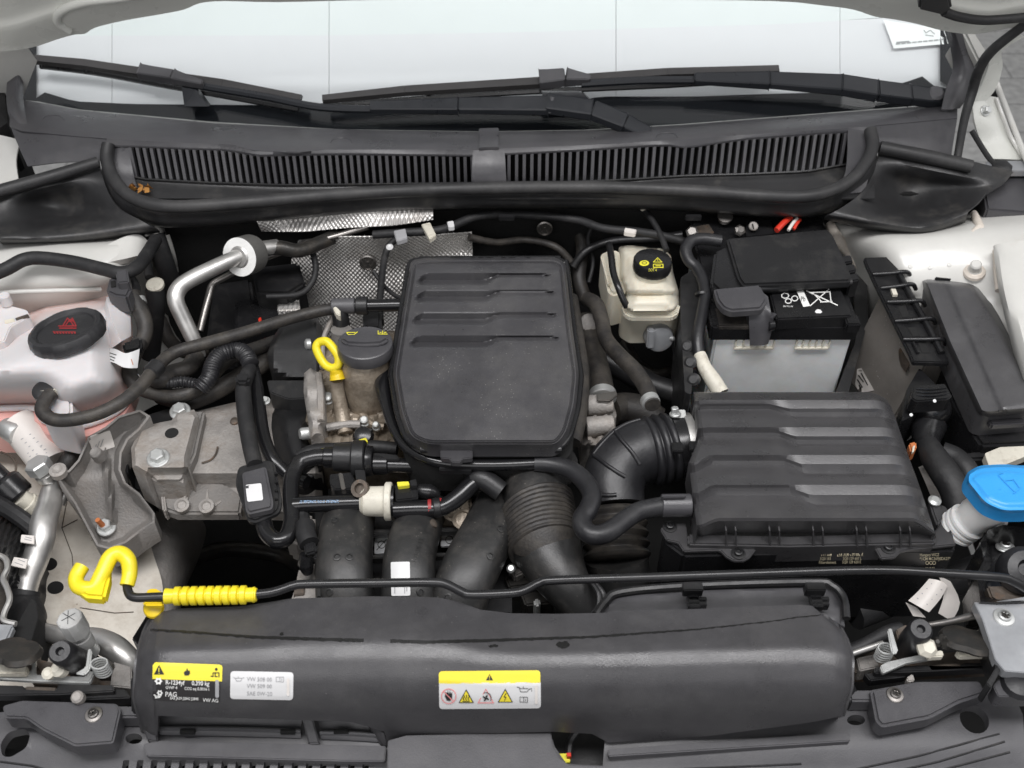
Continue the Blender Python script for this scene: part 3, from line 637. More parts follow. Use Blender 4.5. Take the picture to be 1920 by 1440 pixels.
sheet([[(u, interp(ROWB, u), .090) for u in gus], [(u, interp(SL0, u)-3, .0865) for u in gus], [(u, interp(SL0, u)+1, .083) for u in gus]], 'grille_top_rail', 'cowl_plastic', cowl, su=1, sv=2, ang=20)
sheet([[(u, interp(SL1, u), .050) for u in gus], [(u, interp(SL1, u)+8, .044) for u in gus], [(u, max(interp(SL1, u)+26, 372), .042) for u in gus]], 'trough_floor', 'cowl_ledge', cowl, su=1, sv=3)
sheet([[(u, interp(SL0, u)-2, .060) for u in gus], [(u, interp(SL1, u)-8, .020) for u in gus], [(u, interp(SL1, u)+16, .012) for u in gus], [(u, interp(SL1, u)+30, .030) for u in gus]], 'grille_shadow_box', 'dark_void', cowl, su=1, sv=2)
proto = None
def slat(u):
    lean = (960-u)/700*16
    a = P(u, interp(SL0, u)-4, .0835); b = P(u+lean, interp(SL1, u+lean)+12, .034)
    mm = M().bar(a, b, .0043, .010, up=(0, -1, .6)); return mm.build('slat', 'cowl_plastic', cowl)
u = 231
while u < 893: slat(u); u += 13.35
u = 940
while u < 1600: slat(u); u += 14.35
sheet([[(887, 282, .0905), (917, 281, .092), (946, 280, .0905)], [(885, 315, .075), (917, 314, .077), (948, 313, .075)], [(884, 349, .052), (917, 349, .053), (950, 349, .052)]], 'centre_bridge', 'cowl_plastic', cowl, su=3, sv=3)
M().prism(T([(898, 240, .086), (935, 239, .086), (935, 276, .096), (898, 277, .096)]), (0, 0, -.006)).build('centre_rib', 'cowl_plastic', cowl, bevel=.001)
for u0, u1 in ((196, 240), (1590, 1640)):      # closed ends of the grille recess
    sheet([[(u0, interp(ROWB, u0)+4, .088), (u1, interp(ROWB, u1)+4, .088)], [(u0+(8 if u0 < 900 else -4), 320, .06), (u1+(10 if u0 < 900 else -10), 325, .055)], [(u0+25*(1 if u0 < 900 else -1), 365, .045), (u1+20*(1 if u0 < 900 else -1), 360, .045)]], 'recess_end', 'cowl_plastic', cowl, su=3, sv=4)
# side panel of the cowl running down beside the recess
sheet([[(20, 238, .089), (100, 251, .089), (200, 262, .089)], [(35, 275, .075), (110, 278, .078), (200, 285, .080)], [(52, 312, .06), (120, 304, .066), (200, 302, .07)]], 'cowl_side', 'cowl_plastic', cowl, su=4, sv=4)
sheet([[(1630, 238, .089), (1720, 229, .089), (1795, 222, .089)], [(1640, 262, .08), (1720, 258, .078), (1790, 252, .075)], [(1645, 276, .07), (1720, 284, .066), (1784, 290, .06)]], 'cowl_side', 'cowl_plastic', cowl, su=4, sv=4)
# pillar foot trims
sheet([[(42, 60, .20), (52, 60, .20), (64, 60, .195)], [(22, 120, .125), (38, 120, .13), (46, 120, .125)], [(12, 165, .095), (30, 170, .10), (44, 180, .085)], [(16, 215, .085), (32, 220, .092), (50, 225, .09)], [(36, 246, .085), (42, 246, .085), (60, 250, .085)]], 'pillar_trim', 'cowl_plastic', cowl, su=4, sv=5)
sheet([[(1770, 40, .198), (1784, 40, .204), (1800, 40, .198)], [(1782, 90, .152), (1800, 90, .158), (1822, 92, .150)], [(1786, 130, .122), (1810, 130, .128), (1836, 130, .118)], [(1774, 165, .102), (1800, 165, .108), (1826, 165, .098)], [(1765, 205, .092), (1785, 205, .094), (1800, 203, .088)]], 'pillar_trim', 'cowl_plastic', cowl, su=4, sv=5)
for c in ((100, 225), (640, 268), (1250, 258)):       # faint moulded rings
    us2 = circ(c, 20, 14, 9, pi, 2*pi)
    up = [o for o in cowl.children if o.name.startswith('upper_strip')][0]
    pp = [on(up, a, b, .0002) for a, b in us2]; M().tube(pp, .0006, n=5, sub=2).build('moulded_ring', 'cowl_plastic', cowl)
# seal and the lip it sits on
SEAL = [(203, 270, .090), (200, 296, .078), (210, 330, .066), (238, 364, .060), (285, 383, .058), (350, 387, .057), (470, 379, .057), (620, 366, .057), (780, 357, .057), (960, 352, .057), (1150, 352, .057), (1300, 358, .057), (1430, 367, .057), (1520, 367, .058), (1585, 345, .062), (1622, 308, .072), (1636, 275, .082), (1632, 244, .092)]
so = M().tube(T(SEAL), .0088, n=14, sub=8).build('bonnet_seal', 'seal_rubber', None, 60); tag(so, 'rubber bonnet seal curving along the front of the cowl', 'rubber seal')
LIP = SEAL[1:-1]
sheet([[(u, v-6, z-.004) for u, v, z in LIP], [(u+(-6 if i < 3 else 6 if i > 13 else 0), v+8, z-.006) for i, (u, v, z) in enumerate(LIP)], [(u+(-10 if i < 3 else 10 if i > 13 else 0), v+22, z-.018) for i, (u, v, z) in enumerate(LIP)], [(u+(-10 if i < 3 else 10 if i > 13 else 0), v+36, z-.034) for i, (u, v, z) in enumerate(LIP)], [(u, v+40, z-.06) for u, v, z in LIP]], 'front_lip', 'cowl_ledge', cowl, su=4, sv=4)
for u in (500, 950, 1300): M().box(P(u, 408, .018), (.011, 0, 0), (0, .003, 0), (0, 0, .004)).build('lip_clip', 'black_plastic', cowl, bevel=.001)
# outer ledges with a dished hollow
sheet([[(-120, 385, .055), (0, 352, .060), (90, 328, .064), (186, 300, .068)], [(-120, 405, .055), (0, 374, .056), (90, 350, .058), (192, 330, .062)], [(-100, 425, .05), (12, 400, .044), (95, 372, .026), (205, 365, .05)], [(-60, 440, .048), (35, 418, .034), (125, 398, .010), (225, 392, .044)], [(-10, 448, .045), (55, 436, .040), (145, 427, .032), (260, 411, .040)], [(0, 455, .03), (66, 452, .032), (150, 447, .026), (290, 428, .030)], [(10, 462, .0), (70, 460, .0), (152, 456, .0), (300, 436, .0)]], 'corner_ledge', 'cowl_ledge', cowl, su=6, sv=5)
sheet([[(1648, 268, .070), (1740, 286, .066), (1830, 304, .062), (1900, 322, .06)], [(1645, 298, .064), (1740, 318, .060), (1820, 334, .056), (1880, 346, .052)], [(1635, 330, .052), (1705, 340, .024), (1785, 352, .032), (1850, 362, .050)], [(1615, 362, .046), (1690, 382, .006), (1762, 388, .020), (1836, 378, .046)], [(1580, 388, .042), (1680, 412, .032), (1752, 416, .036), (1818, 394, .046)], [(1550, 405, .032), (1680, 428, .028), (1746, 431, .028), (1812, 408, .036)], [(1545, 412, .0), (1680, 440, .0), (1746, 444, .0), (1808, 422, .0)]], 'corner_ledge', 'cowl_ledge', cowl, su=6, sv=5)
M().tube(T([(-80, 384, .066), (0, 358, .070), (90, 333, .073), (184, 304, .076)]), [.008, .009, .009, .008], n=8).build('ledge_seal', 'seal_rubber', cowl, 60)
M().tube(T([(1650, 276, .078), (1740, 294, .074), (1822, 312, .070)]), [.009, .010, .009], n=8).build('ledge_seal', 'seal_rubber', cowl, 60)
lf = M(); random.seed(3)
for k in range(26):
    a = P(236+random.random()*46, 347+random.random()*10, .047+random.random()*.008); d = V((random.uniform(-1, 1), random.uniform(-1, 1), random.uniform(-.2, .9))).normalized()*.006; e = d.cross(V((random.random(), 1, random.random()))).normalized()*.004
    lf.add([a-d, a+e, a+d, a-e+V((0, 0, .002))], [(0, 1, 2), (0, 2, 3)])
tag(lf.build('dry_leaf', 'leaf_brown'), 'crumpled brown dry leaf lying in the cowl trough', 'leaf')

# ---------------------------------------------------------------- bonnet
EDGE = [(-260, 110), (-120, 102), (0, 97), (60, 89), (110, 73), (140, 65), (160, 63), (178, 52), (230, 39), (300, 27), (345, 18), (375, 6), (420, 2), (520, 4), (700, 0), (960, -2), (1200, -1), (1450, 2), (1540, 10), (1600, 18), (1640, 31), (1680, 37), (1720, 45), (1770, 58), (1830, 64), (1900, 52), (2050, 40), (2200, 40)]
bn = thing('bonnet', 'raised white bonnet seen from underneath at the top', 'bonnet', (0, 1.36, .2))
sl = radians(62); du = V((0, -cos(sl), sin(sl))); nf = V((0, -sin(sl), -cos(sl)))
rows = [[PY(u, v, 1.36)+du*k+nf*b for u, v in EDGE] for k, b in ((0, 0), (.01, .0), (.03, .001), (.05, .001), (.065, -.004), (.12, -.005), (.4, -.005), (.85, -.005))]
sheet(rows, 'inner_panel', 'bonnet_paint', bn, su=3, sv=3, thick=.012)
def bp(u, v, off=0): 
    d = ray(u, v); p0 = V((0, 1.36, .205))+nf*off; t = (p0-EYE).dot(nf)/d.dot(nf); return EYE+d*t
M().tube([bp(392, -40, -.004), bp(250, -8, -.002), bp(160, 4, -.001), bp(116, 20, -.001), bp(108, 40, -.001), bp(130, 58, -.001)], .006, n=10, sub=8).build('stiffener_bead', 'bonnet_paint', bn, 60)
M().prism([bp(1725, -12, .035), bp(1778, -12, .035), bp(1786, 18, .035), bp(1765, 30, .035), bp(1722, 20, .035)], -nf*.02).build('rubber_buffer', 'seal_rubber', bn, bevel=.003)
M().tube([bp(1770, 22, .03), bp(1800, 32, .03), bp(1850, 38, .03), bp(1930, 32, .03)], .006, n=10, sub=6).build('washer_hose', 'tape', bn, 60)
hg = bn
sheet([[(1905, 60, .21), (1920, 70, .2)], [(1862, 92, .19), (1880, 95, .18)], [(1852, 130, .155), (1880, 125, .15)], [(1838, 165, .125), (1868, 165, .12)], [(1822, 190, .11), (1850, 188, .105)]], 'hinge_arm', 'bonnet_paint', hg, su=4, sv=5, thick=.004)
sheet([[(1822, 188, .11), (1845, 180, .11), (1868, 182, .10)], [(1828, 230, .085), (1850, 225, .085), (1880, 222, .08)], [(1838, 262, .06), (1862, 262, .06), (1896, 262, .055)], [(1858, 298, .045), (1880, 298, .045), (1918, 300, .04)]], 'hinge_plate', 'bonnet_paint', hg, su=4, sv=4, thick=.004)
hp = [o for o in hg.children if o.name.startswith('hinge_plate')][0]
h = hit(hp, 1846, 208); M().hexbolt(h[0], h[1], .0055, .009).build('bolt', 'zinc', hg)
M().tube(T([(1868, 184, .102), (1882, 222, .083), (1898, 262, .058), (1925, 305, .042)]), .0028, n=8).build('plate_rim', 'white_paint', hg)
hose('wiring_tube', 'black cable sleeve hanging from the bonnet past the hinge', [(1960, 20, .26), (1910, 55, .225), (1860, 95, .19), (1836, 130, .16), (1822, 175, .125), (1808, 225, .10), (1797, 285, .075), (1793, 310, .06)], [.006, .0065, .007, .0075, .007, .006, .0055, .0055], 'tape', 'cable', n=12)
M().tube(T([(1822, 245, .075), (1850, 290, .05), (1868, 312, .045)]), .004, n=8).build('x', 'tape', hg).name = 'cable_stay'
M().lathe(P(1870, 330, .035), (0, -.3, 1), [(.012, 0), (.016, .006), (.014, .02), (.006, .024)], 7).build('rubber_stop', 'black_plastic', hg)
# ================================================================ front: slam panel, air duct, latches
# slam panel trim
sc = thing('slam_panel_cover', 'grey plastic cover over the front panel at the bottom edge', 'cover', P(960, 1440, -.07))
Hs = [rnd([(0, 1395), (16, 1372), (46, 1366), (57, 1376), (50, 1402), (20, 1420), (4, 1418)], 10), [(a, b) for a, b in circ((251, 1385), 16, 18, 10)][:-1],
      [(a, b) for a, b in circ((1605, 1350), 17, 18, 10)][:-1], rot2(circ((1827, 1349), 30, 20, 24)[:-1], (1827, 1349), .7)]
slots = []
for k in range(18):
    u = 226+k*26.5; slots.append(rnd([(u+5, 1425), (u+17, 1425), (u+9, 1475), (u-3, 1475)], 3))
main = hplate([(-160, 1345), (60, 1332), (240, 1332), (1030, 1362), (1040, 1400), (1062, 1432), (1130, 1436), (1136, 1365), (1600, 1322), (1790, 1300), (1860, 1288), (1905, 1312), (1918, 1340), (1922, 1400), (1960, 1560), (-160, 1560)],
              lambda u, v, d: -.068-.016*max(0, min(1, (v-1395)/60))-.006*((u-960)/960)**2, 'cover_sheet', 'grey_plastic', sc, step=(34, 22), depth=.012, holes=Hs+slots)
prism_px([(268, 1394), (300, 1388), (724, 1398), (722, 1427), (650, 1427), (275, 1417)], -.0645, .008, 'grey_plastic', 'raised_strip', sc, bevel=.001)
prism_px([(1140, 1404), (1585, 1372), (1594, 1376), (1594, 1389), (1300, 1408), (1141, 1418)], -.0645, .008, 'grey_plastic', 'raised_strip', sc, bevel=.001)
prism_px([(727, 1388), (762, 1378), (1033, 1372), (1037, 1402), (1050, 1422), (1068, 1434), (1130, 1436), (1130, 1600), (724, 1600)], -.052, .018, 'grey_plastic', 'latch_cover', sc, bevel=.0018, r=3)
for ln in ([(1560, 1452), (1720, 1418), (1925, 1362)], [(1640, 1455), (1760, 1428), (1925, 1378)], [(1700, 1460), (1800, 1435), (1925, 1402)], [(1130, 1448), (1330, 1440), (1560, 1430)], [(0, 1428), (60, 1436), (130, 1455)]):
    pp = [on(main, a+(b-a)*t, c+(d-c)*t, -.0006) for (a, c), (b, d) in zip(ln, ln[1:]) for t in (0, .25, .5, .75)]
    M().tube(pp, .0013, n=6, sub=2).build('moulded_groove', 'black_plastic', sc)
# recess with a yellow connector
M().box(P(1085, 1410, -.10), (.03, 0, 0), (0, .04, 0), (0, 0, .004)).build('recess_floor', 'black_plastic', sc)
M().tube(T([(1082, 1372, -.08), (1070, 1390, -.085), (1066, 1415, -.09)]), .004, n=8).build('recess_wire', 'black_plastic', sc)
pr = M().prism(T([(1043, 1412, -.078), (1066, 1412, -.078), (1070, 1428, -.078), (1050, 1430, -.078)]), (0, 0, -.02)).build('connector', 'ink_yellow', None, bevel=.001); tag(pr, 'small yellow connector in the recess of the front cover', 'connector')
M().prism(T([(1062, 1412, -.072), (1070, 1411, -.072), (1071, 1418, -.072), (1064, 1418, -.072)]), (0, 0, -.006)).build('latch_tab', 'red_wire', pr)
def flangebolt(o, u, v, r, m, parent, name='screw', cross=True, ax=None):
    h = hit(o, u, v); n = V(ax) if ax else h[1]; n.normalize()
    b = M().lathe(h[0]-n*.0005, n, [(r, 0), (r, r*.10), (r*.92, r*.2), (r*.62, r*.26), (r*.58, r*.5), (r*.45, r*.6), (r*.40, r*.36), (.0001, r*.36)], 28).build(name, m, parent, 25)
    if cross:
        x = n.cross(V((0.2, 1, 0))).normalized(); y = n.cross(x)
        mm = M()
        for k in range(3):
            d = x*cos(k*pi/3+.3)+y*sin(k*pi/3+.3); mm.bar(h[0]+n*r*.42-d*r*.38, h[0]+n*r*.42+d*r*.38, r*.14, r*.12, up=n)
        mm.build('screw_drive', 'dark_metal', b)
    return b
# bracket covers both sides
def bracket_cover(poly, z, label, bolt):
    t = thing('bracket_cover', label, 'bracket', P(*bolt, z-.03), 'front bracket covers')
    o = prism_px(poly, z, .022, 'cowl_plastic', 'cover_plate', t, bevel=.003, r=6)
    flangebolt(o, bolt[0], bolt[1], .0085, 'dark_pipe', t)
    return o
bracket_cover([(4, 1322), (40, 1312), (218, 1318), (226, 1330), (212, 1392), (140, 1398), (80, 1368), (48, 1346), (8, 1345)], -.042, 'grey bracket cover with a round screw beside the yellow refrigerant label', (176, 1340))
bracket_cover([(1632, 1292), (1720, 1276), (1838, 1275), (1850, 1300), (1800, 1316), (1745, 1345), (1655, 1362), (1643, 1350)], -.042, 'grey bracket cover with a round screw beside the headlamp corner plate', (1678, 1303))
# small posts joining cover and duct
for a, b in (((222, 1345), (262, 1345)), ((1590, 1315), (1640, 1310))): M().box(P((a[0]+b[0])/2, a[1]-2, -.06), (.014, 0, 0), (0, .006, 0), (0, 0, .01)).build('mounting_tab', 'grey_plastic', sc, bevel=.002)

# air duct over the radiator
TOPV = [(258, 1162), (275, 1150), (330, 1141), (450, 1137), (510, 1128), (545, 1122), (700, 1118), (820, 1120), (860, 1128), (900, 1143), (960, 1150), (1040, 1151), (1130, 1149), (1300, 1142), (1500, 1134), (1545, 1136), (1592, 1164)]
BOTV = [(258, 1372), (289, 1384), (291, 1342), (420, 1346), (563, 1350), (660, 1354), (720, 1372), (726, 1390), (760, 1380), (1036, 1372), (1110, 1376), (1140, 1392), (1330, 1380), (1540, 1352), (1592, 1342)]
UL = [(0, 282), (.12, 268), (.35, 256), (.7, 252), (1, 268)]; UR = [(0, 1552), (.06, 1572), (.16, 1588), (.4, 1598), (.72, 1596), (.85, 1588), (1, 1580)]
ZP = [(0, .030), (.1, .034), (.30, .043), (.34, .0425), (.45, .038), (.58, .027), (.70, .012), (.80, -.006), (.90, -.032), (1, -.062)]
duct = thing('air_duct', 'long grey plastic air duct across the front with warning labels', 'air duct', P(920, 1380, -.07))
cols = sorted(set([258, 266, 276, 289, 291, 563, 565, 720, 726, 760, 1036, 1110, 1140, 1540, 1560, 1575, 1585, 1592]+list(range(300, 1560, 20))))
ts = [0, .02, .05, .1, .17, .24, .30, .33, .37, .41, .45, .5, .55, .6, .65, .7, .75, .8, .85, .9, .95, 1]
rows = []
for t in ts:
    r = []
    for u in cols:
        s = (u-258)/(1592-258); uu = u
        if u < 330: uu = interp(UL, t)+(330-interp(UL, t))*(u-258)/(330-258)
        if u > 1500: uu = 1500+(interp(UR, t)-1500)*(u-1500)/(1592-1500)
        v = interp(TOPV, u)+(interp(BOTV, u)-interp(TOPV, u))*t
        full = interp(TOPV, u)+(1384-interp(TOPV, u))*t; tz = (v-interp(TOPV, u))/(1384-interp(TOPV, u))
        z = interp(ZP, tz)
        e = max(0, (330-u)/72 if u < 330 else 0, (u-1545)/47 if u > 1545 else 0); z -= (.022 if u < 900 else .012)*e**4
        r.append((uu, v, z))
    rows.append(r)
dbody = sheet(rows, 'duct_shell', 'shroud_plastic', duct, thick=.003, su=1, sv=1, ang=50)
# sides of the duct
sheet([[(u, v, z) for (u, v, z) in [r[0] for r in rows[::3]]], [(u+14, v+4, z-.06) for (u, v, z) in [r[0] for r in rows[::3]]]], 'duct_end', 'shroud_plastic', duct, su=2, sv=2)
sheet([[(u, v, z) for (u, v, z) in [r[-1] for r in rows[::3]]], [(u-14, v+4, z-.06) for (u, v, z) in [r[-1] for r in rows[::3]]]], 'duct_end', 'shroud_plastic', duct, su=2, sv=2)
# side foot and rear foot (left)
M().prism(T([(245, 1195, -.03), (275, 1150, .015), (300, 1145, .0), (262, 1210, -.03)]), (0, 0, -.05)).build('side_foot', 'black_plastic', duct, bevel=.002)
M().prism(T([(1585, 1240, -.02), (1612, 1300, -.055), (1600, 1320, -.055), (1580, 1300, -.05)]), (0, 0, -.02)).build('side_foot', 'black_plastic', duct, bevel=.002)
M().prism(T([(243, 1270, -.03), (262, 1260, -.02), (264, 1345, -.05), (246, 1340, -.05)]), (0, 0, -.03)).build('side_foot', 'black_plastic', duct, bevel=.002)
# intake mouth: inner lips and post
for (u0, u1, dv) in ((294, 566, 0), (596, 722, 8)):
    sheet([[(u0, 1342+dv, -.06), ((u0+u1)/2, 1346+dv, -.06), (u1, 1350+dv, -.06)], [(u0+4, 1362+dv, -.064), ((u0+u1)/2, 1361+dv, -.064), (u1-2, 1366+dv, -.064)], [(u0+4, 1369+dv, -.062), ((u0+u1)/2, 1370+dv, -.062), (u1-2, 1374+dv, -.062)], [(u0+6, 1378+dv, -.066), ((u0+u1)/2, 1380+dv, -.066), (u1-2, 1384+dv, -.066)]], 'intake_lip', 'grey_plastic', duct, su=6, sv=3)
    M().tube(T([(u0+4, 1366+dv, -.06), ((u0+u1)/2, 1367+dv, -.06), (u1-2, 1371+dv, -.06)]), .0022, n=8, sub=6).build('intake_bead', 'grey_plastic', duct)
for u in (352, 540, 640): M().box(P(u, 1372, -.058), (.007, 0, 0), (0, .002, 0), (0, 0, .0022)).build('intake_notch', 'dark_void', duct)
M().prism(T([(564, 1338, -.040), (584, 1338, -.040), (600, 1394, -.062), (578, 1394, -.062)]), (0, 0, -.012)).build('intake_post', 'shroud_plastic', duct, bevel=.0015)
M().prism(T([(262, 1345, -.05), (290, 1340, -.045), (296, 1392, -.064), (276, 1388, -.064)]), (0, 0, -.012)).build('intake_post', 'shroud_plastic', duct, bevel=.0015)
M().prism(T([(688, 1352, -.045), (722, 1374, -.05), (728, 1396, -.064), (716, 1396, -.064)]), (0, 0, -.012)).build('intake_post', 'shroud_plastic', duct, bevel=.0015)
# damp streak along the crease and water marks
def streak(ln, w0, w1, name='water_streak', jag=1.0):
    vs = []; fs = []; n = 0; random.seed(len(ln)*7+int(ln[0][0]))
    L = []
    for (a, b) in zip(ln, ln[1:]):
        k = max(2, int(abs(b[0]-a[0])/6)); L += [(a[0]+(b[0]-a[0])*j/k, a[1]+(b[1]-a[1])*j/k) for j in range(k)]
    L.append(ln[-1])
    for i, (u, v) in enumerate(L):
        wd = w0+(w1-w0)*i/len(L); vs += [(u, v-wd/2+random.uniform(-.5, .5)*jag), (u, v+wd/2+random.uniform(-.9, .9)*jag)]
        if i: k = 2*i; fs.append((k-2, k, k+1, k-1))
    decal(dbody, vs, fs, name, 'water_mark', duct, .0003)
streak([(282, 1181), (350, 1185), (480, 1195), (600, 1199), (682, 1201)], 4, 6.5)
streak([(732, 1202), (800, 1204), (920, 1201), (1100, 1195), (1300, 1181)], 6.5, 3)
streak([(1300, 1181), (1440, 1166), (1500, 1157), (1576, 1150)], 2.4, 1.6, 'crease_line')
for c, a, b in (((1056, 1209), 13, 6), ((925, 1211), 10, 2.5), ((528, 1189), 4, 3)):
    q = [(x+random.uniform(-1.5, 1.5), y+random.uniform(-1.2, 1.6)) for x, y in circ(c, a, 18, b)[:-1]]; decal(dbody, *poly2(q), 'water_mark', 'water_mark', duct, .0003)
# ---- labels
def label(o, u0, v0, u1, v1, r, m, parent, name='label', ang=0, corners=(1, 1), off=.0005):
    vs, fs = rrect(u0, v0, u1, v1, r, 12, 6, ang, corners=corners); return decal(o, vs, fs, name, m, parent, off)
def grp(o, parent, shapes, m, name='symbol', off=.0010):
    V2 = []; F2 = []
    for vs, fs in shapes:
        k = len(V2); V2 += vs; F2 += [tuple(i+k for i in f) for f in fs]
    return decal(o, V2, F2, name, m, parent, off)
L1 = label(dbody, 287, 1244, 417, 1275, 6, 'label_yellow', duct, 'refrigerant_label', .035, (1, 0))
A1 = .035
Lf = label(dbody, 286.5, 1271, 413, 1315, 4, 'label_dark', L1, 'label_field', .035, (0, 1), off=.0003)
def tri(c, s): return [(c[0], c[1]-s), (c[0]+s*.95, c[1]+s*.7), (c[0]-s*.95, c[1]+s*.7)]
grp(dbody, L1, [poly2(tri((299, 1257), 10))], 'ink_black'); grp(dbody, L1, [strokes([[(299, 1252.5), (299, 1258.5)], [(299, 1261), (299, 1262.2)]], 1.3)], 'label_yellow', off=.0015)
bvh
vs, fs = poly2([(347, 1266), (345, 1261), (348, 1257), (349, 1260), (351, 1252), (354, 1258), (356, 1256), (357, 1262), (354, 1266)]); grp(dbody, L1, [(vs, fs)], 'ink_black')
grp(dbody, L1, [poly2(circ((406, 1254.5), 2.6, 12)[:-1]), strokes([[(400, 1268), (400, 1261), (411, 1261), (411, 1269)], [(404, 1262), (404, 1268), (408, 1268)], [(396, 1267), (400, 1268)]], 1.8)], 'ink_black')
def star(c, r): return [(c[0]+(r if k % 2 == 0 else r*.68)*cos(k*pi/6), c[1]+(r if k % 2 == 0 else r*.68)*sin(k*pi/6)) for k in range(12)]
def ring(c, r0, r1, n=18):
    a = circ(c, r0, n)[:-1]; b = circ(c, r1, n)[:-1]; return a+b, [(i, (i+1) % n, n+(i+1) % n, n+i) for i in range(n)]
def starring(c, r):
    a = star(c, r); b = [(c[0]+r*.3*cos(k*pi/6), c[1]+r*.3*sin(k*pi/6)) for k in range(12)]; return a+b, [(i, (i+1) % 12, 12+(i+1) % 12, 12+i) for i in range(12)]
grp(dbody, L1, [starring((298, 1276.5), 7.5), starring((300.5, 1298), 6)], 'ink_white')
grp(dbody, L1, [strokes([[(288, 1301), (292, 1303), (293, 1307), (300, 1306), (303, 1301)], [(290, 1304), (300, 1304)]], 2.2)], 'ink_white')
for s, u, v, h, al in (('R-1234yf', 311, 1279.5, 6.6, 'LEFT'), ('0.390 kg', 393, 1282, 6.6, 'RIGHT'), ('GWP 4', 311, 1287.5, 4.4, 'LEFT'), ('CO2 eq 0.0016 t', 393, 1291, 4.6, 'RIGHT'), ('PAG', 310, 1301.5, 7.2, 'LEFT'), ('SAE J639 J2842 J2845', 319, 1307, 4.2, 'LEFT'), ('VW AG', 410, 1312.5, 5.4, 'RIGHT')):
    text(dbody, s, u, v+2.6, h*1.2, 'ink_white', L1, A1, al, .86 if len(s) > 6 else .95, bold=.014)
grp(dbody, L1, [rrect(404, 1274, 411, 1307, 3, 2, 6)], 'ink_grey', 'bar_mark')
L2 = label(dbody, 432, 1259, 550, 1311, 6, 'label_white', duct, 'oil_label', .02)
for s, v in (('VW 508 00', 1276), ('VW 509 00', 1288.5), ('SAE 0W-20', 1302.5)): text(dbody, s, 463, v, 7.4, 'ink_grey', L2, .02, 'LEFT', .95)
grp(dbody, L2, [strokes([[(438, 1269), (442, 1272), (444, 1276), (452, 1276), (454, 1271), (458, 1270)], [(442, 1271), (454, 1271)], [(447, 1271), (447, 1268)]], 1), strokes([[(518, 1269), (518, 1277), (525, 1277), (525, 1269), (518, 1269)], [(525, 1269), (532, 1269), (532, 1278), (525, 1277)], [(528.5, 1272), (528.5, 1275)]], .9)], 'ink_grey')
grp(dbody, L2, [rrect(538, 1271, 543, 1304, 2.4, 2, 6)], 'label_cream', 'bar_mark')
L3y = label(dbody, 823, 1257.5, 1013, 1281, 6, 'label_yellow', duct, 'warning_label', -.008, (1, 0))
L3 = label(dbody, 823.5, 1279.5, 1014, 1328, 6, 'label_white', L3y, 'label_field', -.008, (0, 1))
grp(dbody, L3y, [poly2(tri((918, 1270), 7))], 'ink_black'); grp(dbody, L3y, [strokes([[(918, 1265.5), (918, 1271)], [(918, 1273), (918, 1274)]], 1.1)], 'label_yellow', off=.0015)
for c, ic in (((874.5, 1306), 0), ((947.5, 1305), 1)):
    grp(dbody, L3y, [poly2(tri(c, 15))], 'ink_black'); vs, fs = poly2(tri((c[0], c[1]+.3), 12.2)); decal(dbody, vs, fs, 'symbol', 'label_yellow', L3y, .0012)
    ln = [[(x, 1301), (x+1.5, 1304), (x-1, 1307), (x+.5, 1311)] for x in (870, 874.5, 879)]+[[(868, 1313), (881, 1313)]] if ic == 0 else [[(949, 1298), (945, 1305), (949, 1305), (946, 1311.5)]]
    vs, fs = strokes(ln, 1.3); decal(dbody, vs, fs, 'symbol', 'ink_black', L3y, .0016)
vs, fs = strokes([tri((911, 1306), 15)+[tri((911, 1306), 15)[0]]], 1.6); decal(dbody, vs, fs, 'symbol', 'ink_pink', L3y, .001)
vs, fs = strokes([[(911+1.5*cos(a), 1307+1.5*sin(a)), (911+5.5*cos(a+.5), 1307+5.5*sin(a+.5))] for a in (0, 1.57, 3.14, 4.71)], 2.6); decal(dbody, vs, fs, 'symbol', 'ink_black', L3y, .0014)
vs, fs = strokes([circ((911, 1307), 10, 10, None, -1.9, .5)], 1.4); decal(dbody, vs, fs, 'symbol', 'ink_black', L3y, .0014)
grp(dbody, L3y, [poly2([(834, 1304), (836, 1296), (838, 1302), (840, 1293), (842, 1302), (844, 1293), (845.5, 1303), (848, 1297), (848, 1308), (844, 1313), (838, 1312)])], 'ink_black')
vs, fs = ring((841.5, 1304), 14.3, 12.7, 26); decal(dbody, vs, fs, 'symbol', 'ink_pink', L3y, .0012); vs, fs = strokes([[(832, 1294.5), (851, 1313.5)]], 1.6); decal(dbody, vs, fs, 'symbol', 'ink_pink', L3y, .0016)
grp(dbody, L3y, [strokes([[(969, 1287), (974, 1288), (976, 1296), (988, 1296), (992, 1291), (997, 1290)], [(974, 1290), (990, 1290)], [(981, 1290), (981, 1286)], [(997, 1292), (997, 1295)]], 1), strokes([[(975, 1306), (975, 1315), (982, 1315), (982, 1306), (975, 1306)], [(982, 1306), (989, 1306), (989, 1316), (982, 1315)], [(985.5, 1309), (985.5, 1313)]], .9)], 'ink_black')
grp(dbody, L3y, [rrect(1003, 1284, 1008, 1319, 2.4, 2, 6)], 'label_cream', 'bar_mark')

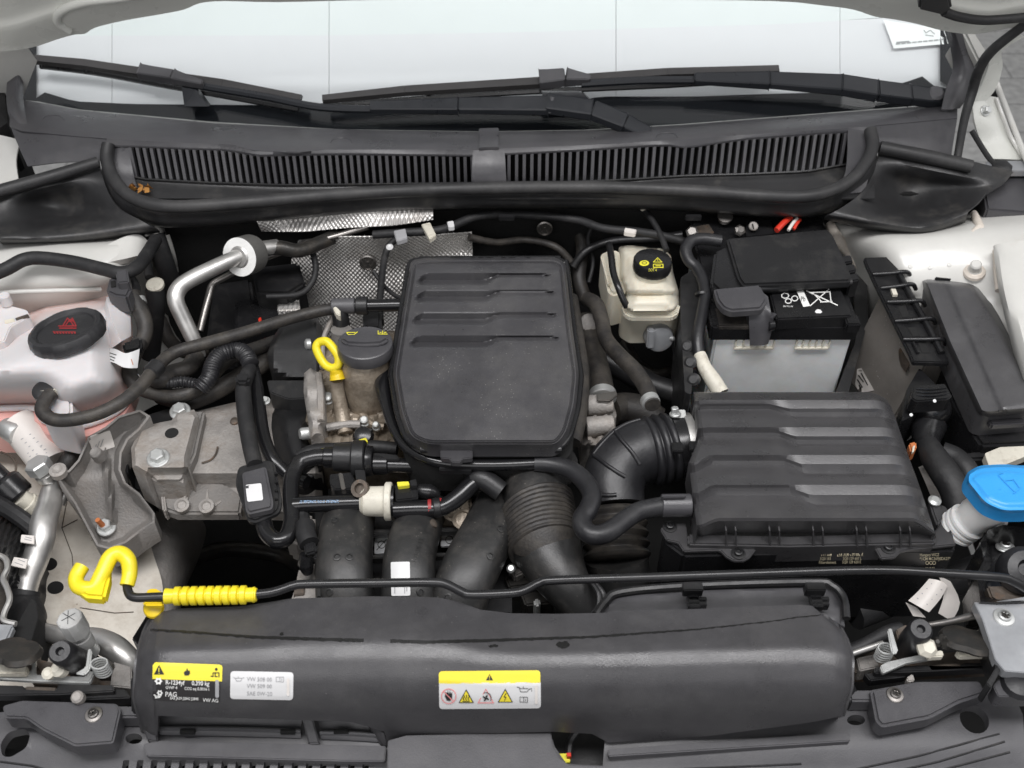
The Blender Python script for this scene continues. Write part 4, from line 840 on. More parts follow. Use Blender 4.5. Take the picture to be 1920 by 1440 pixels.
# ---------------------------------------------------------------- fan cowl behind the duct
fc = thing('fan_cowl', 'dark grey radiator fan cowl rising behind the air duct', 'fan cowl', P(1350, 1180, -.08))
hplate([(1118, 1160), (1130, 1130), (1160, 1112), (1300, 1101), (1520, 1094), (1556, 1100), (1578, 1122), (1584, 1175), (1300, 1190)], lambda u, v, d: -.016-.008*(1-smooth(d/10)), 'cowl_plate', 'grey_plastic', fc, step=(16, 9), depth=.06)
M().tube(T([(1117, 1152, -.015), (1135, 1128, -.014), (1165, 1110, -.014), (1300, 1098, -.014), (1520, 1091, -.014), (1560, 1098, -.014), (1582, 1122, -.015), (1587, 1160, -.016)]), .0042, n=8, sub=5).build('cowl_rim', 'black_plastic', fc)
for u in (1300, 1529):
    M().box(P(u-2, 1105, .004), (.010, 0, 0), (0, .005, 0), (0, 0, .006)).build('clip_head', 'black_plastic', fc, bevel=.001)
    M().box(P(u-1, 1122, -.002), (.006, 0, 0), (0, .012, 0), (0, 0, .004)).build('clip_stem', 'satin_black', fc, bevel=.001)
    for dv in (1127, 1136): M().box(P(u+7, dv, -.003), (.009, 0, 0), (0, .0022, 0), (0, 0, .005)).build('clip_finger', 'satin_black', fc, bevel=.0006)
    M().cyl(P(u-8, 1135, -.006), P(u+10, 1135, -.006), .006, n=12).build('clip_barrel', 'satin_black', fc)

# ---------------------------------------------------------------- prop rod
rod = thing('prop_rod', 'black bonnet prop rod with yellow hooked end lying across the bay', 'prop rod', P(960, 1110, .03))
ROD = [(238, 1090, .045), (240, 1108, .045), (252, 1120, .045), (300, 1119, .045), (400, 1117, .045), (485, 1114, .045), (520, 1108, .045), (550, 1098, .045), (580, 1095, .045), (720, 1093, .045), (810, 1092, .045), (838, 1096, .045), (866, 1110, .045), (885, 1115, .045), (960, 1112, .045), (985, 1106, .045), (1010, 1093, .045), (1040, 1088, .045), (1200, 1083, .045), (1400, 1076, .045), (1640, 1069, .045), (1780, 1076, .045), (1872, 1082, .045), (1900, 1090, .040), (1925, 1104, .03)]
M().tube(T(ROD), .0043, n=12, sub=5).build('rod', 'satin_black', rod, 60)
HK = [(238, 1098, .046), (243, 1075, .05), (240, 1050, .056), (225, 1038, .058), (207, 1045, .058), (192, 1075, .054), (178, 1101, .05), (160, 1104, .05), (146, 1098, .05), (143, 1082, .052), (154, 1062, .054)]
M().tube(T(HK), [.0068, .0072, .0076, .0078, .0078, .0076, .0076, .0076, .0074, .0072, .0072], n=14, sub=7).build('hook', 'yellow_plastic', rod, 60)
prism_px([(160, 1098), (204, 1060), (204, 1085), (195, 1121), (160, 1118), (142, 1105)], .055, .014, 'yellow_plastic', 'hook_web', rod, bevel=.003)
a, b = P(309, 1118, .045), P(482, 1115, .045); ax = (b-a).normalized(); L = (b-a).length; pr = [(.0045, 0), (.0076, .0006)]
nr = 9
for k in range(nr):
    c = L*(.14+.80*k/nr); pr += [(.0068, c-.0034), (.0090, c-.0024), (.0090, c+.0024), (.0068, c+.0034)]
pr += [(.0068, L*.95), (.0074, L*.955), (.0074, L*.975), (.0064, L*.98), (.0064, L-.0005), (.0045, L)]
M().lathe(a, ax, pr, 20).build('grip', 'yellow_plastic', rod, 30)
cl = thing('rod_clip', 'small amber clip holding the prop rod beside the ribbed yellow grip', 'clip', P(288, 1135, .0))
prism_px([(272, 1106), (282, 1102), (292, 1102), (302, 1108), (305, 1117), (272, 1117)], .040, .008, 'amber_plastic', 'clip_arch', cl, bevel=.002)
prism_px([(266, 1126), (306, 1128), (306, 1134), (270, 1134)], .044, .006, 'amber_plastic', 'clip_jaw', cl, bevel=.0015)
M().lathe(P(290, 1140, .026), (0, -.5, .8), [(.009, 0), (.0102, .003), (.0085, .006), (.003, .008)], 22).build('clip_head', 'amber_plastic', cl)

# ---------------------------------------------------------------- lock-carrier ends: bump stops, rails, adjusters
def bumpstop(u, v, u2, v2, label):
    t = thing('bump_stop', label, 'bump stop', P(u2, v2, -.06), 'bonnet bump stops'); e = P(u, v, .006); b = P(u2, v2, -.075); ax = (e-b).normalized(); L = (e-b).length
    M().lathe(b, ax, [(.0135, 0), (.0140, L*.3), (.0125, L*.75), (.0118, L-.004), (.0095, L), (.0042, L), (.0036, L-.001), (.0030, L-.005), (.0001, L-.005)], 30).build('rubber_buffer', 'clean_hose', t, 40)
    M().lathe(b-ax*.02, ax, [(.006, 0), (.006, .02), (.016, .02), (.016, .023)], 20).build('threaded_stud', 'dark_metal', t)
bumpstop(112, 1221, 164, 1254, 'rubber bump stop beside the refrigerant port with pale ribbed cap')
bumpstop(1727, 1179, 1692, 1230, 'rubber bump stop beside the headlamp corner plate')
def rail(name, label, cat, items):
    t = thing(name, label, cat, P(*items[0][0][0], items[0][1])); 
    for poly, z, d, m, nm in items: prism_px(poly, z, d, m, nm, t, bevel=.0012)
    return t
ll = rail('latch_carrier', 'rusty steel bonnet latch carrier below the refrigerant port', 'latch carrier', [
    ([(-40, 1255), (58, 1258), (60, 1230), (66, 1230), (66, 1264), (160, 1268), (170, 1255), (176, 1262), (168, 1280), (60, 1276), (-40, 1270)], -.04, .006, 'zinc', 'front_flange'),
    ([(-40, 1236), (40, 1240), (52, 1250), (48, 1262), (-40, 1262)], -.030, .008, 'cream_plastic', 'adjuster_block'),
    ([(-60, 1190), (66, 1210), (70, 1250), (-60, 1246)], -.055, .02, 'rust_metal', 'catch_base'),
    ([(60, 1232), (130, 1250), (240, 1262), (250, 1290), (60, 1282)], -.065, .02, 'rust_metal', 'catch_plate'),
    ([(-60, 1282), (44, 1285), (46, 1292), (104, 1294), (110, 1280), (212, 1284), (214, 1296), (110, 1302), (-60, 1304)], -.045, .012, 'black_plastic', 'trim_rail'),
    ([(46, 1286), (106, 1288), (104, 1302), (50, 1300)], -.048, .010, 'rust_metal', 'rusty_tab'),
    ([(118, 1286), (235, 1292), (245, 1308), (150, 1312), (106, 1304)], -.052, .016, 'black_plastic', 'lower_rail'),
    ([(165, 1214), (172, 1218), (168, 1255), (158, 1265), (140, 1262), (160, 1250)], -.018, .004, 'zinc', 'upright_tab'),
    ([(176, 1236), (196, 1230), (214, 1244), (205, 1262), (180, 1262)], -.05, .02, 'dark_metal', 'spring_cup'),
    ([(212, 1240), (246, 1250), (248, 1290), (206, 1286)], -.055, .02, 'cast_grey', 'bracket_foot')])
M().lathe(P(118, 1256, -.03), (-.3, -.4, 1), [(.008, 0), (.008, .008), (.004, .012)], 14).build('knob', 'cream_plastic', ll)
M().lathe(P(94, 1264, -.03), (0, -.4, 1), [(.006, 0), (.006, .006), (.003, .008)], 14).build('knob', 'cream_plastic', ll)
M().lathe(P(150, 1310, -.042), (0, -.3, 1), [(.006, 0), (.006, .008), (.004, .010)], 14).build('pin', 'cast_aluminium', ll)
M().lathe(P(30, 1230, -.02), (.05, .45, 1), [(.016, 0), (.018, .003), (.016, .008), (.002, .010)], 24, mod=lambda i, a: 1+.5*abs(cos(a))).build('catch_lever', 'dark_metal', ll)
for k in range(5): M().tube([P(186, 1244, -.02)+V((.008*cos(a), .006*sin(a), -.004*k)) for a in [j*pi/5 for j in range(11)]], .0010, n=6, sub=2).build('spring_coil', 'zinc', ll)
lr = rail('latch_carrier', 'rusty steel bonnet latch carrier with coil spring beside the headlamp corner plate', 'latch carrier', [
    ([(1650, 1248), (1664, 1240), (1700, 1232), (1768, 1218), (1770, 1230), (1700, 1242), (1655, 1262)], -.03, .006, 'zinc', 'front_flange'),
    ([(1740, 1222), (1768, 1218), (1770, 1230), (1740, 1232)], -.022, .008, 'cream_plastic', 'adjuster_bar'),
    ([(1792, 1220), (1862, 1218), (1862, 1228), (1800, 1230)], -.022, .008, 'cream_plastic', 'adjuster_bar'),
    ([(1778, 1182), (1812, 1180), (1816, 1184), (1854, 1176), (1858, 1196), (1836, 1196), (1834, 1190), (1786, 1192), (1784, 1204), (1778, 1204)], -.026, .008, 'cream_plastic', 'adjuster_frame'),
    ([(1600, 1230), (1650, 1215), (1720, 1230), (1860, 1212), (1862, 1250), (1640, 1262), (1602, 1260)], -.06, .02, 'rust_metal', 'catch_plate'),
    ([(1640, 1250), (1742, 1246), (1748, 1254), (1800, 1250), (1806, 1242), (1868, 1242), (1868, 1252), (1745, 1258), (1640, 1262)], -.042, .012, 'black_plastic', 'trim_rail'),
    ([(1744, 1246), (1802, 1242), (1804, 1256), (1752, 1258)], -.044, .010, 'rust_metal', 'rusty_tab'),
    ([(1620, 1262), (1700, 1256), (1700, 1268), (1632, 1276)], -.05, .012, 'black_plastic', 'lower_rail'),
    ([(1700, 1270), (1712, 1262), (1716, 1276), (1702, 1278)], -.044, .010, 'cast_aluminium', 'locating_pin'),
    ([(1664, 1180), (1672, 1176), (1684, 1218), (1680, 1226), (1672, 1222)], -.012, .004, 'zinc', 'upright_tab'),
    ([(1606, 1232), (1640, 1226), (1650, 1250), (1612, 1258)], -.052, .02, 'cast_grey', 'bracket_foot'),
    ([(1680, 1180), (1700, 1170), (1712, 1182), (1700, 1196), (1684, 1198)], -.03, .01, 'rust_metal', 'catch_tab')])
M().lathe(P(1734, 1216, -.015), (.1, -.4, 1), [(.009, 0), (.010, .005), (.006, .010)], 12, mod=lambda i, a: 1+.06*cos(6*a)).build('adjuster_wheel', 'cream_plastic', lr)
for k in range(5): M().tube([P(1662, 1216, -.022)+V((.008*cos(a), .006*sin(a), -.004*k)) for a in [j*pi/5 for j in range(11)]], .0010, n=6, sub=2).build('spring_coil', 'zinc', lr)
M().lathe(P(1812, 1208, -.02), (.05, .4, 1), [(.015, 0), (.017, .003), (.015, .008), (.002, .010)], 24, mod=lambda i, a: 1+.6*abs(cos(a+.1))).build('catch_lever', 'dark_metal', lr)
for u, v in ((1758, 1204), (1764, 1198), (1770, 1210), (1776, 1203)): M().lathe(P(u, v, -.02), (random.uniform(-.5, .5), -.5, 1), [(.004, 0), (.005, .004), (.002, .009)], 10).build('small_linkage', 'dark_metal', lr)
hose('latch_cable', 'black cable sheath running into the bonnet latch by the fan cowl', [(1592, 1222, -.05), (1625, 1208, -.045), (1665, 1186, -.04), (1690, 1180, -.04)], .0075, 'tape', 'cable', n=10)
hose('release_rod', 'thin grey release cable leaving the bump stop', [(1740, 1172, -.015), (1785, 1164, -.015), (1840, 1150, -.02), (1870, 1140, -.03)], [.003, .003, .0048, .0052], 'dark_pipe', 'cable', n=10)
hose('silver_strut', 'thin bright rod below the ribbed latch cable', [(1596, 1226, -.03), (1625, 1216, -.03), (1655, 1206, -.03)], .003, 'bright_pipe', 'rod', n=8)
# headlamp corner on the right
hc = thing('headlamp_corner', 'silver painted headlamp corner plate with round screw', 'bracket', P(1890, 1250, -.06))
o = prism_px([(1826, 1128), (1850, 1130), (1925, 1118), (2000, 1118), (2000, 1268), (1884, 1258), (1866, 1236), (1842, 1160)], .0, .012, 'silver_bracket', 'corner_plate', hc, bevel=.002, r=4)
flangebolt(o, 1882, 1158, .0105, 'zinc', hc)
prism_px([(1862, 1286), (1885, 1258), (2000, 1266), (2000, 1305), (1872, 1306)], -.018, .02, 'cowl_plastic', 'rubber_foot', hc, bevel=.005, r=6)
M().lathe(P(1908, 1285, -.018), (0, 0, 1), [(.016, 0), (.014, .006), (.006, .009)], 20).build('foot_button', 'clean_hose', hc)
prism_px([(1842, 1165), (1850, 1165), (1880, 1250), (1858, 1290), (1850, 1280), (1868, 1250)], -.004, .03, 'black_plastic', 'gasket', hc, bevel=.001)
# prop-rod pivot pocket (right)
pv = thing('rod_pivot', 'black pressed steel pivot pocket where the prop rod ends', 'bracket', P(1900, 1120, -.03))
hplate([(1838, 1128), (1832, 1075), (1845, 1050), (1838, 1015), (1850, 995), (1880, 984), (1925, 990), (2000, 1000), (2000, 1125), (1870, 1130)], lambda u, v, d: -.012+.016*smooth(1-d/7)-.02*smooth((d-7)/9)+.006*smooth(1-abs((u-1888)**2+(v-1030)**2)**.5/24), 'pocket', 'satin_black', pv, step=(5, 5), depth=.05)
po = pv.children[0]; flangebolt(po, 1885, 1026, .010, 'zinc', pv)
M().lathe(P(1912, 1072, .0), (-.15, -.5, 1), [(.024, 0), (.024, .012), (.018, .022), (.009, .024), (.006, .016), (.0001, .016)], 26).build('rubber_bush', 'clean_hose', pv)
prism_px([(1850, 1098), (1925, 1095), (1925, 1125), (1870, 1128), (1858, 1120)], -.008, .02, 'rust_metal', 'rusty_flange', pv, bevel=.002)
# ================================================================ left side and engine
# ---- coolant reservoir
cr = thing('coolant_reservoir', 'milky plastic coolant tank with black screw cap and pink fluid', 'coolant tank', P(130, 780, -.12))
def zt(u, v, d): return -.055+.050*smooth(d/42)+.038*smooth((d-18)/60)-.00012*max(0, v-690)
tank = hplate([(-70, 640), (-10, 622), (40, 590), (78, 563), (145, 553), (205, 545), (238, 570), (240, 640), (246, 690), (252, 715), (240, 745), (216, 768), (140, 794), (82, 782), (70, 762), (-70, 768)], zt, 'tank_upper', 'tank_plastic', cr, step=(9, 9), depth=.03, r=8, ang=60)
prism_px([(66, 712), (128, 705), (136, 768), (128, 792), (84, 782), (70, 765)], plat(100, 750, -.004, .25), .06, 'milky_plastic', 'tank_pocket', cr, bevel=.006, r=8, ang=60)
prism_px([(-70, 770), (70, 765), (82, 785), (140, 798), (216, 771), (244, 745), (246, 756), (222, 796), (140, 826), (86, 814), (70, 790), (-70, 788)], -.062, .06, 'pink_plastic', 'tank_lower', cr, bevel=.006, r=6, ang=60)
M().tube(T([(-70, 770, -.057), (64, 765, -.057), (82, 788, -.056), (140, 801, -.056), (216, 774, -.056), (250, 735, -.056), (256, 705, -.056)]), .0042, n=8, sub=5).build('weld_seam', 'milky_plastic', cr, 60)
capx = V((-.15, .16, 1)).normalized(); cc = P(131, 634, .028)
cap = M().lathe(cc, capx, [(.036, 0), (.0445, .001), (.0455, .004), (.0445, .013), (.0425, .0165), (.0385, .0175), (.0345, .0150), (.0335, .0128), (.030, .0128), (.001, .0132)], 108, mod=lambda i, a: 1 if i in (0, 6, 7, 8, 9) else 1+.011*(1 if cos(9*a) > -.1 else -.9)).build('screw_cap', 'cap_black', cr, 28)
vs, fs = strokes([[(118, 612), (127, 597), (132, 604), (136, 597), (143, 612)], [(110, 612), (143, 612)], [(112, 616), (143, 616)], [(124, 610), (131, 600), (138, 611)], [(133, 600), (141, 606)]], 2.2); decal(cap, vs, fs, 'cap_symbol', 'ink_red', cap, .0006)
vs, fs = strokes([[(100+k*5.4, 622), (103+k*5.4, 626)] for k in range(8)]+[[(103+k*5.4, 622), (104+k*5.4, 626)] for k in range(8)], 1.6); decal(cap, vs, fs, 'cap_print', 'ink_red', cap, .0006)
M().lathe(P(131, 638, .012), capx, [(.040, 0), (.040, .012), (.038, .022)], 40).build('filler_neck', 'milky_plastic', cr)
prism_px([(-70, 575), (-5, 566), (50, 580), (56, 592), (20, 612), (8, 640), (-70, 650)], .012, .03, 'milky_plastic', 'mounting_lug', cr, bevel=.004, r=5)
prism_px([(8, 600), (26, 596), (27, 602), (9, 606)], .0135, .004, 'brake_plastic', 'lug_slot', cr, bevel=.0005)
prism_px([(28, 596), (52, 588), (54, 592), (30, 600)], .0135, .004, 'rust_metal', 'lug_slot', cr, bevel=.0005)
M().lathe(P(14, 570, .014), (0, 0, 1), [(.007, 0), (.007, .014), (.005, .016)], 18).build('lug_post', 'milky_plastic', cr)
sheet([[(200, 556, .01), (238, 562, .0)], [(206, 590, .012), (244, 585, -.005)], [(228, 640, .0), (246, 630, -.02)]], 'tank_shoulder', 'milky_plastic', cr, su=3, sv=4, thick=.02)
M().lathe(P(92, 748, -.012), (.05, -.25, 1), [(.012, 0), (.012, .012), (.0135, .012), (.0135, .020), (.010, .022)], 22).build('outlet_spigot', 'black_plastic', cr)
for k in range(5): M().box(P(82+k*6, 734+(k % 2)*3, .006), (.003, 0, 0), (0, .002, 0), (0, 0, .003)).build('spigot_tooth', 'cream_plastic', cr)
cn = thing('level_connector', 'grey electrical connector plugged into the coolant tank corner', 'connector', P(225, 540, .0))
prism_px([(198, 545), (205, 518), (232, 514), (246, 540), (238, 556), (215, 553)], .030, .03, 'cowl_plastic', 'plug_body', cn, bevel=.003)
prism_px([(215, 506), (238, 503), (242, 528), (220, 530)], .042, .02, 'cowl_plastic', 'plug_collar', cn, bevel=.002)
prism_px([(207, 527), (216, 525), (217, 537), (208, 538)], .0315, .004, 'dark_void', 'latch_window', cn, bevel=.0004)

# ---- hoses around the tank
h1 = hose('overflow_hose', 'long dusty rubber hose from the coolant tank outlet across to the oil cap', [(98, 738, .008), (86, 750, .008), (80, 770, .006), (98, 786, .004), (135, 787, .004), (185, 775, .006), (230, 752, .008), (265, 722, .008), (290, 692, .008), (325, 662, .006), (385, 644, .004), (460, 623, .0), (540, 598, -.004), (600, 583, -.006), (640, 577, -.006)], [.0088]*3+[.0079]*12, n=14, sub=7)
clampring(P(290, 692, .008), P(302, 680, .008)-P(278, 705, .008), .0082, .017, 'black_plastic', 'hose_clip', h1, .0022)
hose('return_hose', 'short brown hose standing beside the coolant tank', [(248, 548, .01), (258, 572, .0), (270, 600, -.01), (272, 625, -.02), (262, 650, -.028)], [.009, .011, .0105, .0095, .009], 'hose_rubber', n=12)
clampring(P(257, 567, .0), P(262, 580, -.004)-P(252, 556, .006), .0105, .010, 'zinc', 'hose_clamp', bpy.data.objects['return_hose'], .0015)
hose('feed_hose', 'black hose dropping below the paper tag beside the coolant tank', [(262, 640, -.02), (250, 668, -.025), (243, 690, -.03), (247, 712, -.035), (268, 730, -.04), (310, 742, -.045), (352, 738, -.045), (385, 718, -.045), (410, 690, -.045), (440, 668, -.05), (490, 650, -.055), (530, 636, -.06)], [.010, .010, .0095, .0095, .009, .009, .009, .009, .009, .009, .009, .009], n=12)
prism_px([(228, 642), (264, 630), (266, 646), (262, 654), (232, 660)], -.008, .012, 'satin_black', 'quick_connector', bpy.data.objects['feed_hose'], bevel=.003)
hose('heater_hose', 'thick black hose passing under the corrugated conduit', [(300, 740, -.075), (350, 752, -.07), (400, 735, -.07), (440, 712, -.07), (480, 690, -.07), (530, 660, -.075)], .012, n=12)
cor = M().tube(T([(330, 716, -.04), (290, 722, -.045), (310, 720, -.04), (374, 730, -.03), (392, 708, -.022), (400, 682, -.015), (416, 664, -.012), (442, 657, -.012), (460, 664, -.012), (470, 684, -.014)][3:]), .0105, n=14, step=.0011, rfun=lambda s, r: r*(1+.065*sin(s*2*pi/.0034))).build('corrugated_conduit', 'clean_hose', None, 70); tag(cor, 'ribbed black conduit looping over the hoses beside the timing cover', 'conduit')
cor2 = M().tube(T([(292, 716, -.03), (320, 718, -.03), (345, 716, -.032), (385, 724, -.04)]), .007, n=12, step=.0011, rfun=lambda s, r: r*(1+.10*sin(s*2*pi/.0038))).build('corrugated_conduit', 'clean_hose', None, 70); tag(cor2, 'thin ribbed black conduit tucked below the hose clip', 'conduit')
M().tube(T([(275, 700, -.02), (300, 712, -.025), (322, 700, -.03), (352, 690, -.035), (368, 668, -.04)]), .011, n=12).build('hose_branch', 'hose_rubber', bpy.data.objects['feed_hose'], 60)
tg = thing('paper_tag', 'white paper tag wrapped round the hose beside the coolant tank', 'tag', P(235, 670, -.02))
sheet([[(204, 652, .0), (218, 655, .004), (234, 662, .006), (246, 660, .006), (262, 654, .0)], [(198, 676, .0), (214, 680, .003), (230, 688, .004), (244, 690, .005), (258, 690, -.002)]], 'tag_sheet', 'label_white', tg, su=5, sv=4, thick=.0006)
ts = tg.children[0]; vs, fs = strokes([[(206, 662), (218, 666)], [(206, 668), (216, 672)], [(205, 673), (214, 677)]], 1.6); decal(ts, vs, fs, 'tag_print', 'ink_black', ts); vs, fs = strokes([[(246, 674), (249, 684)]], 1.4); decal(ts, vs, fs, 'tag_print', 'orange_rust', ts)
hose('wing_loom', 'black taped wiring loom lying across the white inner wing', [(-40, 525, .03), (10, 505, .035), (45, 487, .038), (80, 484, .038), (140, 492, .036), (195, 505, .035), (228, 512, .035), (256, 502, .03), (275, 478, .02), (292, 450, .01)], .009, 'tape', 'wiring loom', n=12)
hose('bulkhead_hose', 'dark hose dropping from the cowl behind the silver pipe', [(290, 440, .0), (300, 470, -.02), (312, 505, -.05), (322, 540, -.09), (325, 580, -.14)], .014, 'tape', 'hose', n=12)
hose('vent_pipe', 'black vent pipe standing behind the coolant tank corner', [(290, 542, -.03), (292, 570, -.05), (288, 620, -.09), (282, 670, -.13)], .013, 'tape', 'hose', n=12)
M().lathe(P(292, 536, -.026), (0, -.2, 1), [(.012, 0), (.012, .004), (.009, .006)], 20).build('pipe_cap', 'cream_plastic', bpy.data.objects['vent_pipe'])
for k, (a, b, c) in enumerate((((262, 440, .0), (272, 470, -.01), (280, 520, -.02)), ((245, 520, .01), (256, 540, .0), (258, 560, .0)))):
    hose('branch_wire', ('black branch of the wing loom beside the hose clamp', 'thin black wire rising beside the grey connector')[k], [a, b, c], .006, 'tape', 'wire', n=8)
sheet([[(270, 445, -.01), (318, 440, -.05)], [(290, 480, -.02), (330, 480, -.08)], [(300, 510, -.05), (335, 510, -.1)]], 'wing_gusset', 'white_paint', body, su=3, sv=4)
sheet([[(180, 470, .012), (230, 445, .02), (262, 440, .015), (280, 455, .0)], [(190, 495, .008), (235, 485, .01), (268, 480, .0), (286, 500, -.03)]], 'wing_swelling', 'white_paint', body, su=5, sv=4, thick=.01)

# ---- air-conditioning pipes
ac = thing('refrigerant_pipe', 'bright aluminium refrigerant pipe with a white foam ring at the bulkhead', 'pipe', P(370, 640, -.06))
M().tube(T([(520, 462, .0), (470, 470, .01), (440, 484, .012), (395, 505, .012), (350, 528, .01), (333, 545, .005), (330, 565, -.003), (345, 600, -.025), (364, 640, -.05), (372, 668, -.07)]), [.010, .010, .0105, .0108, .0108, .011, .0108, .0105, .010, .010], n=18, sub=7).build('pipe', 'bright_pipe', ac, 60)
ra = V((-.36, -.80, .42)).normalized(); rc = P(449, 482, .012)
M().lathe(rc-ra*.030, ra, [(.016, 0), (.0255, .001), (.0265, .004), (.0265, .030)], 36).build('foam_sleeve', 'foam_grey', ac)
M().lathe(rc+ra*.0002, ra, [(.0265, -.002), (.0262, .0), (.0135, .0008), (.0125, -.004)], 36).build('foam_ring', 'foam_white', ac)
M().lathe(rc-ra*.004, ra, [(.0125, 0), (.0150, .001), (.0150, .005), (.0128, .007)], 28).build('pipe_collar', 'bright_pipe', ac)
M().tube(T([(690, 425, .0), (640, 440, -.01), (560, 462, -.015), (480, 490, -.015), (420, 520, -.02), (398, 534, -.025), (390, 560, -.035), (375, 620, -.06)]), .0048, n=10, sub=6).build('thin_pipe', 'dark_pipe', ac, 60)
M().tube(T([(470, 470, .0), (520, 464, -.0), (560, 470, -.01), (600, 455, -.015), (630, 442, -.02)]), .010, n=12).build('pipe_stub', 'dark_metal', ac, 60)

# ---- heat shield on the bulkhead
hs = thing('heat_shield', 'crumpled embossed silver foil heat shield behind the engine', 'heat shield', (-.12, 1.25, -.2))
def PB(u, v, dy): return PY(u, v, 1.262-dy)
random.seed(11)
def foil(poly_rows, name):
    rows = [[PB(u, v, dy+random.uniform(0, .034)) for u, v, dy in r] for r in poly_rows]
    return sheet(rows, name, 'foil', hs, su=5, sv=5, thick=.0015, ang=60)
foil([[(478, 392, .03), (560, 388, .02), (660, 386, .015), (740, 386, .02), (812, 388, .01)], [(482, 415, .045), (560, 408, .03), (655, 402, .03), (735, 405, .025), (812, 400, .015)], [(490, 434, .05), (565, 434, .045), (640, 428, .05), (735, 422, .035), (812, 412, .02)]], 'upper_foil')
foil([[(560, 450, .02), (620, 445, .025), (700, 444, .03), (790, 442, .02), (885, 436, .01)], [(545, 500, .03), (620, 495, .045), (690, 495, .03), (780, 490, .03), (886, 470, .015)], [(560, 560, .03), (630, 555, .05), (700, 560, .04), (780, 540, .03), (886, 510, .02)], [(560, 620, .02), (630, 620, .04), (700, 625, .03), (780, 600, .03), (886, 560, .02)], [(560, 680, .02), (630, 680, .03), (700, 690, .03), (780, 680, .03), (886, 640, .02)]], 'lower_foil')
def emblem(u, v, dy, r, m, label):
    t = thing('push_fastener', label, 'fastener', PB(u, v, dy), 'round push fasteners'); n = V((0, -1, .12)).normalized(); c = PB(u, v, dy)
    M().lathe(c, n, [(r, 0), (r, .002), (r*.86, .003), (r*.84, .0012), (.0001, .0012)], 30).build('disc', m, t)
    mm = M(); x = V((1, 0, 0)); y = V((0, .12, 1)).normalized()
    for a, b in (((-.45, .6), (-.1, -.05)), ((-.1, -.05), (.0, .15)), ((.0, .15), (.1, -.05)), ((.1, -.05), (.45, .6)), ((-.75, .25), (-.35, -.6)), ((-.35, -.6), (0, .02)), ((0, .02), (.35, -.6)), ((.35, -.6), (.75, .25))):
        mm.bar(c+n*.002+x*a[0]*r+y*a[1]*r, c+n*.002+x*b[0]*r+y*b[1]*r, r*.16, .0015, up=n)
    mm.build('disc_emblem', m, t)
emblem(690, 492, .06, .0125, 'dark_pipe', 'round push fastener with an emblem on the crumpled foil')
emblem(1021, 428, .008, .0115, 'dark_pipe', 'round push fastener with an emblem on the black bulkhead mat')
hose('foil_wire', 'thin black cable hanging in front of the foil shield', [(760, 440, .0), (735, 455, -.01), (722, 480, -.02), (715, 530, -.03), (712, 575, -.035), (714, 610, -.04)], .0048, 'tape', 'cable', n=8)
hose('foil_wire', 'thin black wire curving from the emblem fastener to the engine cover', [(700, 508, -.03), (715, 530, -.04), (738, 552, -.04), (760, 562, -.04)], .003, 'tape', 'cable', n=8)
hose('bracket_wire', 'black cable hooked below the dark bracket beside the foil', [(585, 470, -.03), (592, 500, -.04), (585, 530, -.05), (560, 552, -.06), (500, 556, -.06)], .0045, 'tape', 'cable', n=8)
rl = hose('bulkhead_loom', 'black cable loom running along the bulkhead under the cowl lip', [(700, 440, -.005), (760, 436, .0), (830, 430, .0), (900, 405, .0), (1000, 404, -.005), (1080, 412, -.005), (1130, 428, -.005), (1190, 434, -.005), (1240, 442, -.01), (1290, 455, -.02)], .0062, 'tape', 'wiring loom', n=10)
for i, (q, m, nm) in enumerate((([(738, 432), (760, 428), (764, 446), (744, 452)], 'ink_grey', 'grey_tape'), ([(790, 420), (806, 416), (818, 440), (806, 448)], 'cream_plastic', 'cream_tape'), ([(838, 415), (850, 413), (852, 424), (841, 425)], 'label_white', 'white_tape'), ([(1172, 426), (1194, 430), (1191, 437), (1170, 434)], 'label_cream', 'cream_tape'))):
    M().prism(T([(u, v, .010) for u, v in q]), (0, 0, -.008)).build(nm, m, rl, bevel=.001)
M().lathe(P(731, 465, .0), (0, -.4, 1), [(.004, 0), (.005, .003), (.002, .006)], 12).build('white_stud', 'label_white', rl)
hose('bulkhead_wire', 'thin wire crossing the dark bulkhead above the brake fluid bottle', [(1205, 392, .0), (1222, 412, .0), (1238, 440, -.005), (1250, 470, -.01)], .0045, 'tape', 'wire', n=8)
M().lathe(P(1205, 392, .003), (.3, -.4, 1), [(.004, 0), (.004, .006), (.002, .008)], 10).build('wire_end', 'cream_plastic', bpy.data.objects['bulkhead_wire'])
hose('bulkhead_pipe', 'dark pipe running along the bulkhead mat beside the engine cover', [(1280, 440, -.03), (1220, 448, -.04), (1150, 452, -.05), (1100, 470, -.06), (1075, 500, -.08)], .006, 'black_plastic', 'pipe', n=8)

# ---- black actuator blocks behind the timing cover
bk = thing('bulkhead_box', 'black plastic housing in the shadow behind the silver pipe', 'housing', P(500, 600, -.2))
prism_px([(470, 500), (560, 490), (572, 530), (540, 550), (480, 548)], -.06, .08, 'black_plastic', 'housing_body', bk, bevel=.004)
prism_px([(440, 560), (560, 555), (560, 590), (520, 610), (440, 620)], -.09, .08, 'satin_black', 'housing_foot', bk, bevel=.004)
prism_px([(400, 530), (470, 520), (480, 590), (430, 640), (385, 640)], -.12, .06, 'black_plastic', 'housing_side', bk, bevel=.005)
prism_px([(520, 546), (558, 540), (562, 580), (520, 582)], -.08, .03, 'foil', 'metal_tab', bk, bevel=.002)
prism_px([(484, 596), (489, 593), (490, 603), (485, 605)], -.06, .01, 'red_wire', 'red_tab', bk, bevel=.001)

